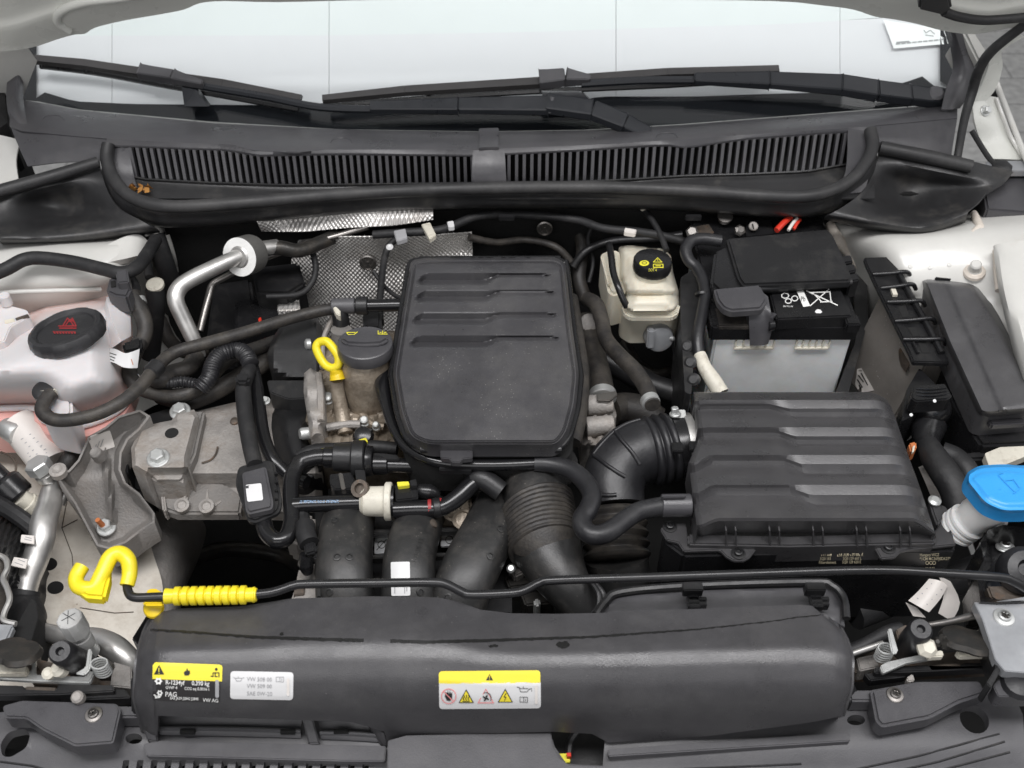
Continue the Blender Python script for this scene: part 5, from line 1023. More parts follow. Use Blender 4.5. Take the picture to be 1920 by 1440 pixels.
# ---- timing cover
tc = thing('timing_cover', 'black dusty plastic timing cover left of the yellow dipstick', 'cover', P(540, 740, -.16))
hplate([(508, 700), (500, 665), (512, 632), (530, 605), (560, 592), (590, 590), (604, 610), (604, 700), (590, 715), (540, 715)], lambda u, v, d: -.045+.012*smooth(d/9)-.0004*max(0, v-650)*.5, 'upper_shell', 'cowl_ledge', tc, step=(8, 8), depth=.06, r=8)
prism_px([(500, 712), (600, 712), (604, 745), (540, 748), (505, 735)], -.045, .06, 'cowl_ledge', 'cover_flange', tc, bevel=.005, r=6)
hplate([(500, 760), (530, 748), (604, 748), (604, 880), (570, 905), (530, 895), (505, 850), (496, 800)], lambda u, v, d: -.080+.028*smooth(d/45), 'pulley_shield', 'black_plastic', tc, step=(8, 8), depth=.06, r=10)
for (u, v) in ((498, 752),): M().hexbolt(P(u, v, -.04), (0, -.2, 1), .004, .006).build('bolt', 'zinc', tc)

# ---- engine block castings
eb = thing('engine_block', 'weathered grey aluminium engine castings beside the mount', 'engine', P(480, 900, -.2))
cast = hplate([(345, 775), (380, 768), (450, 752), (520, 748), (604, 748), (604, 930), (560, 965), (415, 962), (308, 958), (296, 915), (345, 890)], lambda u, v, d: -.085+.010*smooth(d/8)-.03*smooth((v-885)/30), 'front_casting', 'cast_aluminium', eb, step=(10, 9), depth=.012)
prism_px([(352, 900), (420, 905), (455, 930), (450, 962), (330, 962), (310, 955), (300, 920)], -.099, .016, 'cast_grey', 'rib_shelf', eb, bevel=.003)
for (q, z) in (([(300, 912), (350, 908), (358, 915), (345, 948), (338, 945), (344, 922), (308, 926), (312, 958), (304, 956)], -.094), ([(385, 915), (392, 915), (396, 945), (415, 935), (420, 940), (396, 958), (380, 956)], -.098)):
    prism_px(q, z, .02, 'cast_aluminium', 'stiffening_rib', eb, bevel=.002)
for (u, v) in ((343, 950), (389, 952)): M().lathe(P(u, v, -.096), (0, -.3, 1), [(.009, 0), (.009, .006), (.006, .007), (.0045, .005), (.0001, .005)], 18).build('boss', 'cast_aluminium', eb)
M().tube(T([(378, 868, -.073), (395, 862, -.073), (405, 850, -.073), (408, 838, -.073)]), .0012, n=6).build('rust_streak', 'rust_metal', eb)
M().lathe(P(440, 790, -.074), (0, -.2, 1), [(.006, 0), (.005, .002), (.001, .003)], 12).build('rust_spot', 'rust_metal', eb)
# mount arm bolted on the engine
mt = thing('engine_mount', 'cast engine mount arm with a large zinc bolt', 'engine mount', P(300, 880, -.12))
arm = hplate([(246, 840), (262, 802), (300, 792), (322, 788), (330, 772), (364, 768), (372, 782), (352, 858), (352, 884), (344, 906), (292, 906), (284, 898), (248, 876)], lambda u, v, d: -.052+.008*smooth(d/7)-.018*smooth((v-875)/14)*smooth((u-270)/20), 'arm_casting', 'cast_aluminium', mt, step=(7, 7), depth=.06, rings=(3, 7))
prism_px([(362, 770), (384, 768), (366, 850), (352, 880), (352, 856)], -.060, .05, 'cast_grey', 'arm_side', mt, bevel=.003)
h = hit(arm, 297, 860); M().hexbolt(h[0], V((0.02, -.12, 1)), .0088, .011, 1.5).build('bolt', 'zinc', mt)
h = hit(arm, 338, 772); M().hexbolt(h[0], V((0.02, -.12, 1)), .0085, .010, 1.5).build('bolt', 'zinc', mt)
M().lathe(P(322, 812, -.0435), (0, 0, 1), [(.008, 0), (.008, .0006), (.0001, .0008)], 18).build('bore', 'dark_void', mt)
mb = thing('mount_bracket', 'arched cast bracket carrying the engine mount on the dirty white panel', 'bracket', P(200, 1010, -.18))
BR = [(198, 800), (222, 780), (262, 768), (282, 780), (262, 806), (240, 825), (228, 850), (226, 880), (236, 905), (262, 925), (290, 962), (290, 980), (262, 998), (236, 1018), (205, 1030), (182, 1024), (168, 998), (140, 945), (112, 905), (104, 893), (112, 882), (128, 882), (146, 862), (166, 818)]
def zb(u, v, d): return interp([(770, -.045), (830, -.065), (900, -.085), (960, -.12), (1000, -.14), (1030, -.15)], v)+.018*(1-smooth((d-4)/9))+.012*smooth(1-abs((u-(196+(v-850)*.12))/9))*smooth((v-830)/30)*(1-smooth((v-970)/20))
brk = hplate(BR, zb, 'bracket_casting', 'cast_grey', mb, step=(6, 6), depth=.035, ang=50, rings=(2, 4, 7, 10, 13))
prism_px([(170, 1000), (282, 962), (292, 978), (262, 1000), (236, 1022), (205, 1034), (184, 1028)], -.147, .03, 'cast_grey', 'bracket_foot', mb, bevel=.004)
h = hit(brk, 201, 992); M().hexbolt(h[0]+V((0, 0, .002)), V((0.0, -.15, 1)), .0078, .012, 1.5).build('bolt', 'zinc', mb)
M().cyl(h[0]+V((-.001, -.004, .012)), h[0]+V((-.003, -.006, .026)), .0035, .003, 10).build('bolt_tip', 'orange_rust', mb)
M().lathe(P(112, 888, -.066), (0, -.1, 1), [(.010, 0), (.010, .008), (.006, .009), (.004, .007), (.0001, .006)], 18).build('boss', 'cast_aluminium', mb)
M().lathe(P(188, 858, -.058), (-.1, -.25, 1), [(.008, 0), (.007, .014), (.0055, .016), (.0001, .014)], 16).build('locating_pin', 'cast_grey', mb)
vs, fs = rrect(168, 812, 212, 846, 2, 8, 5, -.32); lb = decal(brk, vs, fs, 'paper_label', 'label_cream', mb, .0008)
vs, fs = strokes([[(182, 838), (186, 826)], [(188, 836), (193, 822)], [(176, 840), (180, 832)]], 1.4); decal(brk, vs, fs, 'label_print', 'ink_grey', lb, .0016)
rb = thing('mount_rubber', 'dark rubber block between the bracket arch and the mount arm', 'rubber block', P(265, 830, -.12))
prism_px([(250, 790), (285, 775), (318, 765), (330, 775), (310, 800), (262, 815), (240, 850), (240, 890), (228, 870), (232, 830)], -.075, .05, 'black_plastic', 'rubber_block', rb, bevel=.005, r=4)
prism_px([(240, 830), (262, 830), (250, 880), (285, 900), (285, 930), (250, 920), (228, 890)], -.11, .04, 'dark_void', 'rubber_core', rb, bevel=.004)
pk = hose('pipe_dark_red', 'dark reddish pipe sloping down beside the mount bracket', [(178, 800, -.08), (150, 835, -.085), (128, 868, -.09), (108, 900, -.11)], .012, 'hose_rubber', 'pipe', n=12); pk.name = 'sloping_pipe'

# ---- service parts at the far left
sp = thing('suction_pipe', 'shiny steel pipe with hex service cap along the left panel', 'pipe', P(70, 1080, -.15))
M().tube(T([(70, 872, -.06), (84, 890, -.075), (97, 910, -.09), (92, 945, -.095), (82, 980, -.095), (78, 1010, -.10), (68, 1045, -.11), (52, 1085, -.12), (42, 1125, -.13)]), [.009, .008, .0115, .0145, .0150, .0148, .0145, .014, .0135], n=18, sub=7).build('pipe', 'bright_pipe', sp, 60)
M().lathe(P(80, 884, -.068), P(64, 864, -.05)-P(86, 893, -.075), [(.013, 0), (.015, .002), (.015, .014), (.013, .016)], 6).build('hex_cap', 'zinc', sp)
M().lathe(P(90, 897, -.08), P(64, 864, -.05)-P(86, 893, -.075), [(.011, 0), (.012, .002), (.012, .008), (.009, .010)], 20).build('cap_collar', 'bright_pipe', sp)
M().tube(T([(128, 915, -.10), (112, 945, -.11)]), .006, n=12).build('service_stub', 'bright_pipe', sp)
hc2 = hose('drier_sleeve', 'black rubber sleeve on the lower end of the steel pipe', [(48, 1108, -.115), (44, 1130, -.12), (50, 1160, -.12), (40, 1200, -.10)], [.017, .019, .021, .018], 'tape', 'sleeve', n=14)
rp = thing('service_port', 'ribbed pale grey screw cap on the refrigerant service port', 'service port', P(160, 1210, -.10))
pa, pb2 = P(160, 1208, -.05), P(129, 1158, -.005); ax = (pb2-pa).normalized(); L = (pb2-pa).length
M().lathe(pa, ax, [(.0095, 0), (.0105, .002), (.0105, L*.30), (.0092, L*.31), (.0092, L*.37), (.0105, L*.38), (.0105, L*.46), (.0120, L*.47), (.0124, L*.9), (.0120, L*.97), (.0106, L), (.0001, L)], 48, mod=lambda i, a: 1 if i < 7 else 1+.05*(1 if cos(9*a) > .75 else 0)).build('screw_cap', 'port_grey', rp, 30)
_pc = rp.children[0]; vs, fs = strokes([[(118, 1150), (140, 1163)], [(128, 1145), (127, 1170)], [(141, 1150), (116, 1164)]], 1.2); decal(_pc, vs, fs, 'cap_crease', 'ink_black', _pc, .0003)
M().lathe(pa-ax*.014, ax, [(.010, 0), (.010, .014)], 20).build('port_neck', 'zinc', rp)
hose('port_pipe', 'bright bent pipe behind the ribbed service cap', [(50, 1160, -.11), (75, 1182, -.10), (105, 1190, -.095), (140, 1196, -.09), (180, 1200, -.08), (215, 1215, -.075), (240, 1238, -.08), (262, 1266, -.095)], [.009, .010, .010, .011, .013, .0135, .013, .0125], 'bright_pipe', 'pipe', n=14)
pc = thing('pressure_sensor', 'black cylindrical connector with brown wire on a brass coloured fitting', 'sensor', P(40, 940, -.14))
M().lathe(P(38, 932, -.10), P(10, 905, -.085)-P(38, 932, -.10), [(.017, 0), (.019, .003), (.019, .024), (.016, .028), (.012, .030), (.012, .045)], 22).build('plug', 'satin_black', pc)
M().lathe(P(66, 952, -.115), P(30, 928, -.09)-P(66, 952, -.115), [(.010, 0), (.013, .002), (.013, .012), (.011, .013), (.011, .024)], 20).build('fitting', 'cream_plastic', pc)
M().tube(T([(2, 848, -.10), (20, 856, -.09), (30, 872, -.085), (27, 895, -.085)]), .0016, n=6).build('wire', 'rust_metal', pc)
dr = thing('label_cylinder', 'cream printed paper sleeve on the cylinder below the coolant tank', 'cylinder', P(70, 840, -.16))
ca, cb = P(98, 872, -.10), P(36, 792, -.075)
M().cyl(ca, cb, .024, .024, 28).build('sleeve', 'label_cream', dr)
sl2 = dr.children[0]; vs, fs = strokes([[(40+k*7+j*7, 842-k*1+j*7-18+k*2), (58+k*7+j*7, 832+j*7-18)] for k in range(1) for j in range(5)]+[[(52, 850), (78, 838)], [(56, 856), (84, 843)], [(60, 862), (88, 849)]], 1.5); decal(sl2, vs, fs, 'sleeve_print', 'ink_grey', sl2, .0006)
M().lathe(P(10, 800, -.07), P(30, 815, -.07)-P(-10, 790, -.07), [(.012, 0), (.014, .004), (.014, .02), (.012, .024)], 18).build('end_fitting', 'zinc', dr)
bl = thing('headlamp_housing', 'black ribbed headlamp housing with cream cable tags at the far left', 'housing', P(20, 1050, -.16))
hplate([(-80, 940), (0, 948), (35, 985), (58, 1010), (50, 1050), (42, 1085), (30, 1110), (-80, 1140)], lambda u, v, d: -.11+.05*smooth(d/60)+.003*sin((u+v*.4)*.55), 'housing_shell', 'black_plastic', bl, step=(6, 8), depth=.08)
M().tube(T([(-20, 935, -.09), (30, 965, -.09), (62, 990, -.10), (70, 1008, -.11)]), .010, n=10).build('housing_strap', 'tape', bl)
for q in ([(40, 1002), (64, 1004), (64, 1020), (38, 1016)], [(26, 1044), (52, 1048), (48, 1066), (20, 1060)]):
    o = prism_px(q, -.085, .002, 'label_cream', 'cable_tag', bl, bevel=.0004); vs, fs = strokes([[(q[0][0]+8, q[0][1]+5), (q[1][0]-5, q[1][1]+6)], [(q[3][0]+8, q[3][1]-5), (q[2][0]-5, q[2][1]-6)]], 1.3); decal(o, vs, fs, 'tag_print', 'ink_grey', o, .0004)
lt = thing('lamp_bracket', 'pale steel headlamp bracket with curled edge at the far left', 'bracket', P(10, 1160, -.12))
sheet([[(-60, 1030, -.05), (0, 1040, -.055), (12, 1050, -.06)], [(-60, 1075, -.055), (2, 1080, -.06), (16, 1085, -.07)], [(-60, 1110, -.055), (8, 1120, -.06), (18, 1125, -.07)], [(-60, 1150, -.05), (-4, 1155, -.055), (12, 1165, -.065)]], 'bracket_web', 'dark_metal', lt, su=4, sv=4)
M().tube(T([(-5, 1040, -.05), (10, 1048, -.05), (14, 1065, -.05), (6, 1085, -.05), (14, 1105, -.05), (18, 1125, -.05), (8, 1150, -.05), (8, 1164, -.05), (30, 1170, -.05)]), .0032, n=8).build('bracket_edge', 'bright_pipe', lt)
prism_px([(-60, 1165), (20, 1170), (26, 1172), (0, 1230), (-60, 1235)], -.045, .01, 'silver_bracket', 'bracket_foot', lt, bevel=.002)
prism_px([(28, 1178), (60, 1120), (68, 1130), (72, 1158), (55, 1215), (20, 1212)], -.062, .05, 'black_foam', 'foam_pad', lt, bevel=.006, r=6)
# ================================================================ engine top
ch = thing('cam_housing', 'oily cast aluminium cam housing around the oil filler', 'engine', P(650, 840, -.14))
hplate([(572, 790), (590, 700), (600, 640), (640, 620), (760, 620), (770, 845), (700, 850), (640, 842), (590, 845), (570, 830)], lambda u, v, d: -.062+.014*smooth(d/8)-.012*smooth((v-790)/12)+.004*sin(u*.21)*sin(v*.17), 'housing_casting', 'oily_casting', ch, step=(8, 8), depth=.05)
prism_px([(560, 835), (600, 800), (760, 800), (770, 870), (560, 872)], -.085, .05, 'oily_casting', 'lower_step', ch, bevel=.004)
M().tube(T([(612, 802, -.045), (650, 796, -.045), (676, 796, -.045)]), .005, n=8).build('cast_rib', 'cast_aluminium', ch)
M().tube(T([(655, 700, -.045), (662, 740, -.045), (690, 790, -.048), (720, 800, -.05)]), .005, n=8).build('cast_rib', 'oily_casting', ch)
for (u, v, s) in ((684, 793, .005), (616, 750, .006), (706, 802, .004), (650, 755, .005)): M().lathe(P(u, v, -.048), (0, -.3, 1), [(s*1.3, 0), (s*1.3, .003), (s, .004), (s, .010), (s*.7, .011)], 14).build('bolt', 'zinc', ch)
M().lathe(P(583, 645, -.03), (-1, -.3, .2), [(.005, 0), (.007, .001), (.007, .006), (.004, .008)], 14).build('side_bolt', 'zinc', ch)
M().lathe(P(582, 812, -.045), (-1, -.4, .3), [(.005, 0), (.0075, .001), (.0075, .010), (.006, .013)], 16).build('side_bolt', 'zinc', ch)
# pale cast lug
lg = thing('lifting_lug', 'pale chalky cast lug standing left of the dipstick tube', 'lug', P(592, 815, -.07))
hplate([(570, 700), (582, 690), (600, 700), (608, 722), (610, 790), (604, 800), (606, 818), (582, 822), (576, 780), (569, 735)], lambda u, v, d: -.028+.010*smooth(d/7)-.004*smooth((v-760)/40)+.003*sin(v*.14), 'lug_casting', 'cast_aluminium', lg, step=(5, 5), depth=.05, ang=55)
M().tube(T([(598, 702, -.02), (601, 740, -.018), (602, 790, -.022)]), .0045, n=8).build('lug_rib', 'cast_aluminium', lg)
# oil filler
of = thing('oil_filler', 'black oil filler cap with yellow symbols on a rusty cast neck', 'oil filler', P(690, 790, -.09))
na, nb = P(690, 775, -.065), P(686, 668, .018); ax = (nb-na).normalized(); L = (nb-na).length
M().lathe(na, ax, [(.020, 0), (.026, L*.25), (.0295, L*.55), (.030, L*.9), (.027, L)], 40).build('neck', 'oily_casting', of, 50)
ocx = V((0.02, .10, 1)).normalized(); oc = P(686, 664, .022)
ocap = M().lathe(oc, ocx, [(.028, 0), (.0325, .002), (.0335, .006), (.0335, .013), (.0325, .017), (.031, .018), (.0001, .0185)], 48, mod=lambda i, a: 1).build('cap', 'cowl_plastic', of, 30)
wl = [oc+ocx*.018+V((x, y, 0)) for x, y in ((-.030, .000), (-.020, .008), (.0, .010), (.020, .008), (.030, .000), (.020, -.009), (.0, -.0105), (-.020, -.009))]
M().prism([p+ocx*.0065 for p in wl], -ocx*.008).build('cap_grip', 'cowl_plastic', of, bevel=.003)
vs, fs = strokes([[(645, 622), (650, 624), (653, 628), (664, 628), (670, 623)], [(650, 624), (666, 624)]], 1.5); decal(ocap, vs, fs, 'cap_symbol', 'ink_yellow', ocap, .0006)
vs, fs = strokes([[(709, 621), (726, 621), (726, 627), (709, 627), (709, 621)], [(717.5, 621), (717.5, 627)], [(712, 624), (715, 624)], [(720, 624), (724, 624)]], 1.4); decal(ocap, vs, fs, 'cap_symbol', 'ink_yellow', ocap, .0006)
# dipstick
ds = thing('dipstick', 'yellow looped dipstick handle in a dirty guide tube', 'dipstick', P(640, 815, -.07))
M().tube(T([(648, 812, -.055), (640, 770, -.04), (634, 735, -.02), (632, 712, -.004)]), [.0095, .009, .0085, .008], n=14).build('guide_tube', 'oily_casting', ds, 60)
loop = [(600, 641, .034), (612, 640, .036), (624, 652, .032), (634, 668, .026), (634, 684, .018), (622, 690, .014), (608, 682, .016), (597, 664, .024), (593, 650, .030)]
M().tube(T(loop+[loop[0], loop[1]]), .0052, n=12, sub=6).build('pull_loop', 'yellow_plastic', ds, 60)
M().tube(T([(626, 690, .014), (631, 700, .006), (633, 712, .0)]), [.006, .0085, .0095], n=14).build('stopper', 'amber_plastic', ds, 60)
# vent pipe and sensor behind
vp = thing('breather_pipe', 'black breather pipe with grey joint behind the oil cap', 'pipe', P(690, 580, -.03))
M().tube(T([(660, 573, .0), (700, 573, .0), (760, 572, .0), (780, 574, .0)]), .0085, n=12).build('pipe', 'gloss_hose', vp, 60)
M().cyl(P(622, 574, .0), P(666, 573, .0), .010, .0105, 18, .001).build('joint', 'grey_plastic', vp)
M().cyl(P(668, 573, .0), P(690, 573, .0), .012, .012, 18, .001).build('joint_collar', 'black_plastic', vp)
M().tube(T([(636, 580, -.005), (640, 605, -.02), (642, 640, -.045)]), [.010, .011, .012], n=14).build('riser', 'black_plastic', vp)
M().tube(T([(640, 618, -.018), (642, 645, -.04)]), .0135, n=16).build('riser_sleeve', 'cast_grey', vp)
prism_px([(624, 576), (630, 574), (638, 582), (638, 592), (630, 588)], .012, .010, 'cream_plastic', 'clip', vp, bevel=.001)
M().tube(T([(625, 592, -.02), (616, 612, -.03), (606, 640, -.04), (604, 690, -.045)]), .0035, n=8).build('guard_wire', 'cast_aluminium', vp)
prism_px([(680, 578), (715, 578), (715, 615), (690, 618), (680, 610)], -.02, .05, 'black_plastic', 'ignition_block', vp, bevel=.004)
# ---- engine cover
ec = thing('engine_cover', 'dark grey plastic engine cover with four pressed louvres', 'engine cover', P(910, 840, -.05))
EO = rnd([(770, 488), (800, 483), (1040, 482), (1060, 492), (1074, 620), (1086, 702), (1080, 760), (1066, 812), (1046, 838), (800, 838), (766, 822), (748, 770), (736, 700), (752, 600)], [10, 10, 10, 12, 0, 14, 14, 14, 24, 26, 24, 14, 14, 0], 5)
ecpl = plat(910, 660, .042, .02)
RG = [(522, 528, 781, 1035, 7, 529, 509), (544, 567, 777, 1043, 10, 0, 0), (586, 610, 772, 1047, 10, 0, 0), (630, 656, 767, 1051, 10, 0, 0)]
def ech(u, v, d):
    z = 0
    z -= .0045*(1-smooth((d-7)/2.2)); z -= .0022*max(0, 1-abs(d-10.5)/2.5); z -= .007*(1-smooth(d/5))
    for k, (ua, ub, t0) in enumerate(((780, 1035, 512), (776, 1044, 544), (771, 1048, 586), (766, 1052, 629))):
        if ua-2 < u < ub+2:
            s = smooth((u-905)/35); bot = t0+(24-11*s) + (k == 0)*(-4 if s > .5 else 0); face = t0+(13-10*s)
            e = smooth((u-ua)/26)*smooth((ub-u)/22) if True else 1; slant = (1-smooth((u-ua)/24))*10+(1-smooth((ub-u)/24))*5
            tt = t0+slant; dep = (.0105-.0055*s)
            if tt < v < face+slant*.4: z -= dep*(v-tt)/max(1, face+slant*.4-tt)*min(1, e*3)
            elif face+slant*.4 <= v < bot: z -= dep*(bot-v)/max(1, bot-face-slant*.4)*min(1, e*3)
    z -= .010*smooth((512-v)/20)*.6
    return z
from functools import lru_cache
def ecz(u, v, d): p = ecpl.p(u, v); return p.z+ech(u, v, d)
ecover = hplate(EO, ecz, 'cover_shell', 'cover_plastic', ec, step=(4.6, 2.6), depth=.016, ang=24, rings=(2.5, 5, 7, 9.2, 10.5, 13))
sk = [(u+(u-910)*.012, v+(v-660)*.004+4) for u, v in EO]
M().tube([ecpl.p(u, v, -.022) for u, v in sk[::2]]+[ecpl.p(*sk[0], -.022)], .0045, n=8, sub=3).build('cover_gasket', 'satin_black', ec, 60)
prism_px([(752, 560), (1070, 545), (1090, 700), (1070, 850), (1040, 862), (800, 862), (758, 838), (738, 720)], plat(910, 660, .010, .02), .06, 'black_foam', 'acoustic_foam', ec, bevel=.006, r=14)
prism_px([(825, 842), (886, 842), (886, 858), (866, 860), (864, 866), (846, 866), (844, 860), (826, 858)], .022, .008, 'cover_plastic', 'front_clip', ec, bevel=.001)
prism_px([(823, 874), (884, 876), (884, 882), (824, 881)], .0, .008, 'black_plastic', 'pipe_clip', ec, bevel=.001)
# ---- breather hose in front: shiny tube then rubber
bh = thing('breather_hose', 'shiny black tube that runs under the engine cover and turns into rubber hose', 'hose', P(1100, 1000, -.02))
M().tube(T([(742, 700, -.005), (724, 704, .0), (718, 722, .002), (726, 765, .002), (740, 805, .0), (762, 838, .0), (800, 860, .0), (850, 870, .0), (930, 872, .0), (1004, 869, .0)]), [.011, .0105, .010, .0068, .0065, .0065, .0065, .0065, .0065, .0065], n=14, sub=7).build('rigid_tube', 'gloss_hose', bh, 60)
M().tube(T([(1002, 869, .0), (1035, 871, .0), (1072, 882, .002), (1098, 905, .004), (1110, 930, .005), (1103, 955, .005), (1092, 972, .005), (1094, 990, .005), (1112, 1003, .005), (1140, 998, .004), (1172, 975, .002), (1200, 958, .0), (1246, 948, -.002)]), [.0085, .0095, .0104, .0106, .0106, .0106, .0106, .0106, .0106, .0106, .0104, .0102, .0100], n=16, sub=7).build('rubber_hose', 'clean_hose', bh, 60)

# ---- coolant temperature parts right of the cover
tb = thing('thermostat_housing', 'pitted cast thermostat housing between engine cover and intake elbow', 'housing', P(1120, 820, -.12))
hplate([(1085, 720), (1112, 712), (1150, 740), (1156, 780), (1150, 830), (1120, 850), (1090, 840)], lambda u, v, d: -.075+.020*smooth(d/12)+.006*sin(u*.3)*sin(v*.22), 'casting', 'cast_aluminium', tb, step=(5, 5), depth=.05, ang=60)
M().cyl(P(1098, 800, -.045), P(1150, 795, -.045), .012, .011, 18, .001).build('outlet', 'cast_aluminium', tb)
M().cyl(P(1100, 760, -.045), P(1148, 757, -.045), .013, .012, 18, .001).build('outlet', 'cast_aluminium', tb)
h6 = hose('radiator_hose', 'thick black hose rising beside the engine cover with a zinc clamp', [(1130, 745, -.05), (1126, 715, -.055), (1118, 680, -.06), (1108, 640, -.06), (1098, 600, -.06)], [.0155, .0155, .0155, .015, .0145], 'hose_rubber', n=16)
clampring(P(1130, 742, -.05), P(1130, 735, -.05)-P(1131, 752, -.05), .0155, .011, 'zinc', 'hose_clamp', h6, .0016)
prism_px([(1118, 738), (1155, 732), (1158, 740), (1145, 750), (1120, 750)], -.028, .004, 'dark_pipe', 'clamp_ear', h6, bevel=.001)
h7 = hose('vacuum_hose', 'black hose leading from the brake bottle side down to the intake elbow', [(1100, 560, -.03), (1118, 572, -.02), (1128, 600, -.02), (1136, 635, -.02), (1160, 665, -.015), (1190, 695, -.01), (1210, 725, -.005), (1224, 760, -.002)], [.0095, .0105, .0098, .0098, .0102, .0102, .0098, .0095], 'hose_rubber', n=14)
clampring(P(1219, 752, -.002), P(1224, 760, -.002)-P(1212, 735, -.004), .0098, .009, 'zinc', 'hose_clamp', h7, .0015)
hose('coolant_hose', 'dark hose passing behind the elbow from the thermostat housing', [(1145, 770, -.085), (1170, 765, -.09), (1200, 770, -.09), (1230, 790, -.1)], .020, 'hose_rubber', n=14)
cl2 = M().lathe(P(1104, 606, -.045), (0, -.5, .8), [(.010, 0), (.012, .001), (.012, .005), (.010, .006)], 18).build('pipe_clip', 'cast_grey'); tag(cl2, 'grey pipe clip between engine cover and vacuum hose', 'clip')
hose('cover_side_loom', 'brown fabric loom along the side of the engine cover', [(1070, 560, -.01), (1082, 640, -.01), (1090, 700, -.01), (1086, 770, -.015), (1074, 830, -.02)], .010, 'hose_rubber', 'wiring loom', n=10)
# engine-bay void block under the engine parts
hose('valley_pipe', 'dark coolant pipe in the shadow below the brake fluid bottle', [(1110, 660, -.14), (1160, 690, -.15), (1220, 720, -.15), (1280, 740, -.15)], .016, 'black_plastic', 'pipe', n=12)

# ---- front harness, purge valve and hoses above the manifold
md = thing('vapour_module', 'flat black plastic module with a white label hanging on hoses', 'module', P(485, 970, -.05))
mo = prism_px([(446, 872), (500, 860), (514, 864), (528, 935), (524, 958), (478, 978), (464, 974), (440, 905)], -.022, .010, 'black_plastic', 'back_plate', md, bevel=.003, r=10)
mf = prism_px([(453, 884), (498, 872), (512, 940), (510, 952), (466, 962), (460, 955)], -.012, .012, 'cowl_plastic', 'front_face', md, bevel=.003, r=6)
vs, fs = rrect(462, 908, 492, 940, 3, 4, 4, -.12); decal(mf, vs, fs, 'label', 'label_white', md, .0006)
for k in range(4): prism_px([(514, 885+k*16), (520, 884+k*16), (521, 888+k*16), (515, 889+k*16)], -.0195, .004, 'satin_black', 'edge_rib', md, bevel=.0004)
mc = hose('module_cable', 'taped black cable dropping from the ribbed conduit to the black module', [(470, 690, -.02), (462, 706, -.018), (456, 730, -.02), (460, 780, -.022), (468, 830, -.022), (478, 872, -.022)], [.008, .0092, .0096, .0096, .0094, .0092], 'tape', 'cable', n=12)
prism_px([(438, 702), (462, 694), (470, 706), (464, 716), (442, 716)], -.004, .012, 'black_plastic', 'cable_clip', mc, bevel=.003)
hose('timing_loom', 'glossy black loom curving down beside the timing cover', [(470, 680, -.03), (480, 720, -.035), (486, 770, -.04), (494, 820, -.045), (512, 862, -.05), (540, 890, -.06), (575, 905, -.06)], .0085, 'gloss_hose', 'wiring loom', n=12)
vhose = hose('vapour_hose', 'black hose looping under the module and up to the front joint', [(492, 970, -.035), (500, 998, -.035), (518, 1014, -.035), (538, 1006, -.035), (547, 975, -.035), (545, 930, -.032), (548, 895, -.03), (562, 868, -.028), (588, 858, -.026), (612, 856, -.026)], [.0094]*10, 'gloss_hose', n=14, sub=7)
jt = thing('hose_coupling', 'thick black hose coupling in front of the cam housing', 'coupling', P(670, 880, -.05))
M().cyl(P(608, 857, -.026), P(628, 857, -.026), .0125, .0125, 20, .001).build('sleeve', 'gloss_hose', jt)
M().cyl(P(627, 857, -.024), P(662, 858, -.024), .0165, .0165, 24, .001).build('barrel', 'black_plastic', jt)
M().cyl(P(661, 860, -.024), P(686, 860, -.024), .0215, .0215, 24, .0015).build('collar', 'black_plastic', jt)
M().cyl(P(686, 864, -.026), P(700, 864, -.026), .0185, .017, 24, .001).build('collar_ring', 'satin_black', jt)
M().cyl(P(700, 870, -.028), P(728, 870, -.028), .0125, .012, 20, .001).build('sleeve', 'gloss_hose', jt)
M().cyl(P(728, 872, -.028), P(800, 874, -.03), .0085, .0085, 18).build('pipe', 'satin_black', jt)
prism_px([(665, 880), (684, 880), (686, 902), (668, 900)], -.018, .012, 'black_plastic', 'bracket_leg', jt, bevel=.001)
prism_px([(700, 848), (745, 852), (750, 862), (700, 862)], -.016, .012, 'black_plastic', 'guide_tab', jt, bevel=.001)
hl = hose('cam_loom', 'black taped loom along the front of the cam housing', [(560, 858, -.05), (590, 845, -.045), (640, 842, -.04), (700, 838, -.04), (745, 842, -.04)], .008, 'tape', 'wiring loom', n=10)
prism_px([(596, 841), (609, 840), (609, 845), (596, 846)], -.028, .004, 'ink_yellow', 'yellow_tape', hl, bevel=.0005)
M().lathe(P(682, 820, -.045), (0, -.4, 1), [(.012, 0), (.013, .004), (.010, .010), (.004, .012)], 18).build('sensor_plug', 'satin_black', ch)
prism_px([(672, 824), (686, 820), (690, 828), (676, 830)], -.028, .004, 'ink_yellow', 'yellow_tab', ch, bevel=.0005)
ps = thing('pressure_connector', 'black boxy connector with a grey clip in front of the coupling', 'connector', P(640, 915, -.06))
prism_px([(618, 888), (660, 884), (665, 900), (662, 916), (626, 918), (618, 905)], -.028, .022, 'satin_black', 'connector_body', ps, bevel=.003, r=3)
prism_px([(634, 886), (642, 886), (648, 916), (640, 917)], -.0255, .010, 'dark_pipe', 'connector_clip', ps, bevel=.001)
pg = thing('purge_valve', 'dirty white cylindrical purge valve with black plug above the manifold', 'purge valve', P(710, 960, -.06))
M().cyl(P(676, 940, -.03), P(682, 940, -.03), .013, .015, 28, .001).build('end_cap', 'cream_plastic', pg)
M().cyl(P(682, 940, -.03), P(724, 940, -.03), .0165, .017, 32, .001).build('body', 'cream_plastic', pg)
M().cyl(P(722, 940, -.03), P(735, 940, -.03), .0215, .0215, 36, .0012).build('flange', 'cream_plastic', pg)
M().cyl(P(735, 940, -.03), P(740, 940, -.03), .0175, .017, 32).build('gasket', 'satin_black', pg)
prism_px([(740, 908), (782, 902), (784, 934), (742, 938)], -.018, .026, 'satin_black', 'plug', pg, bevel=.003, r=3)
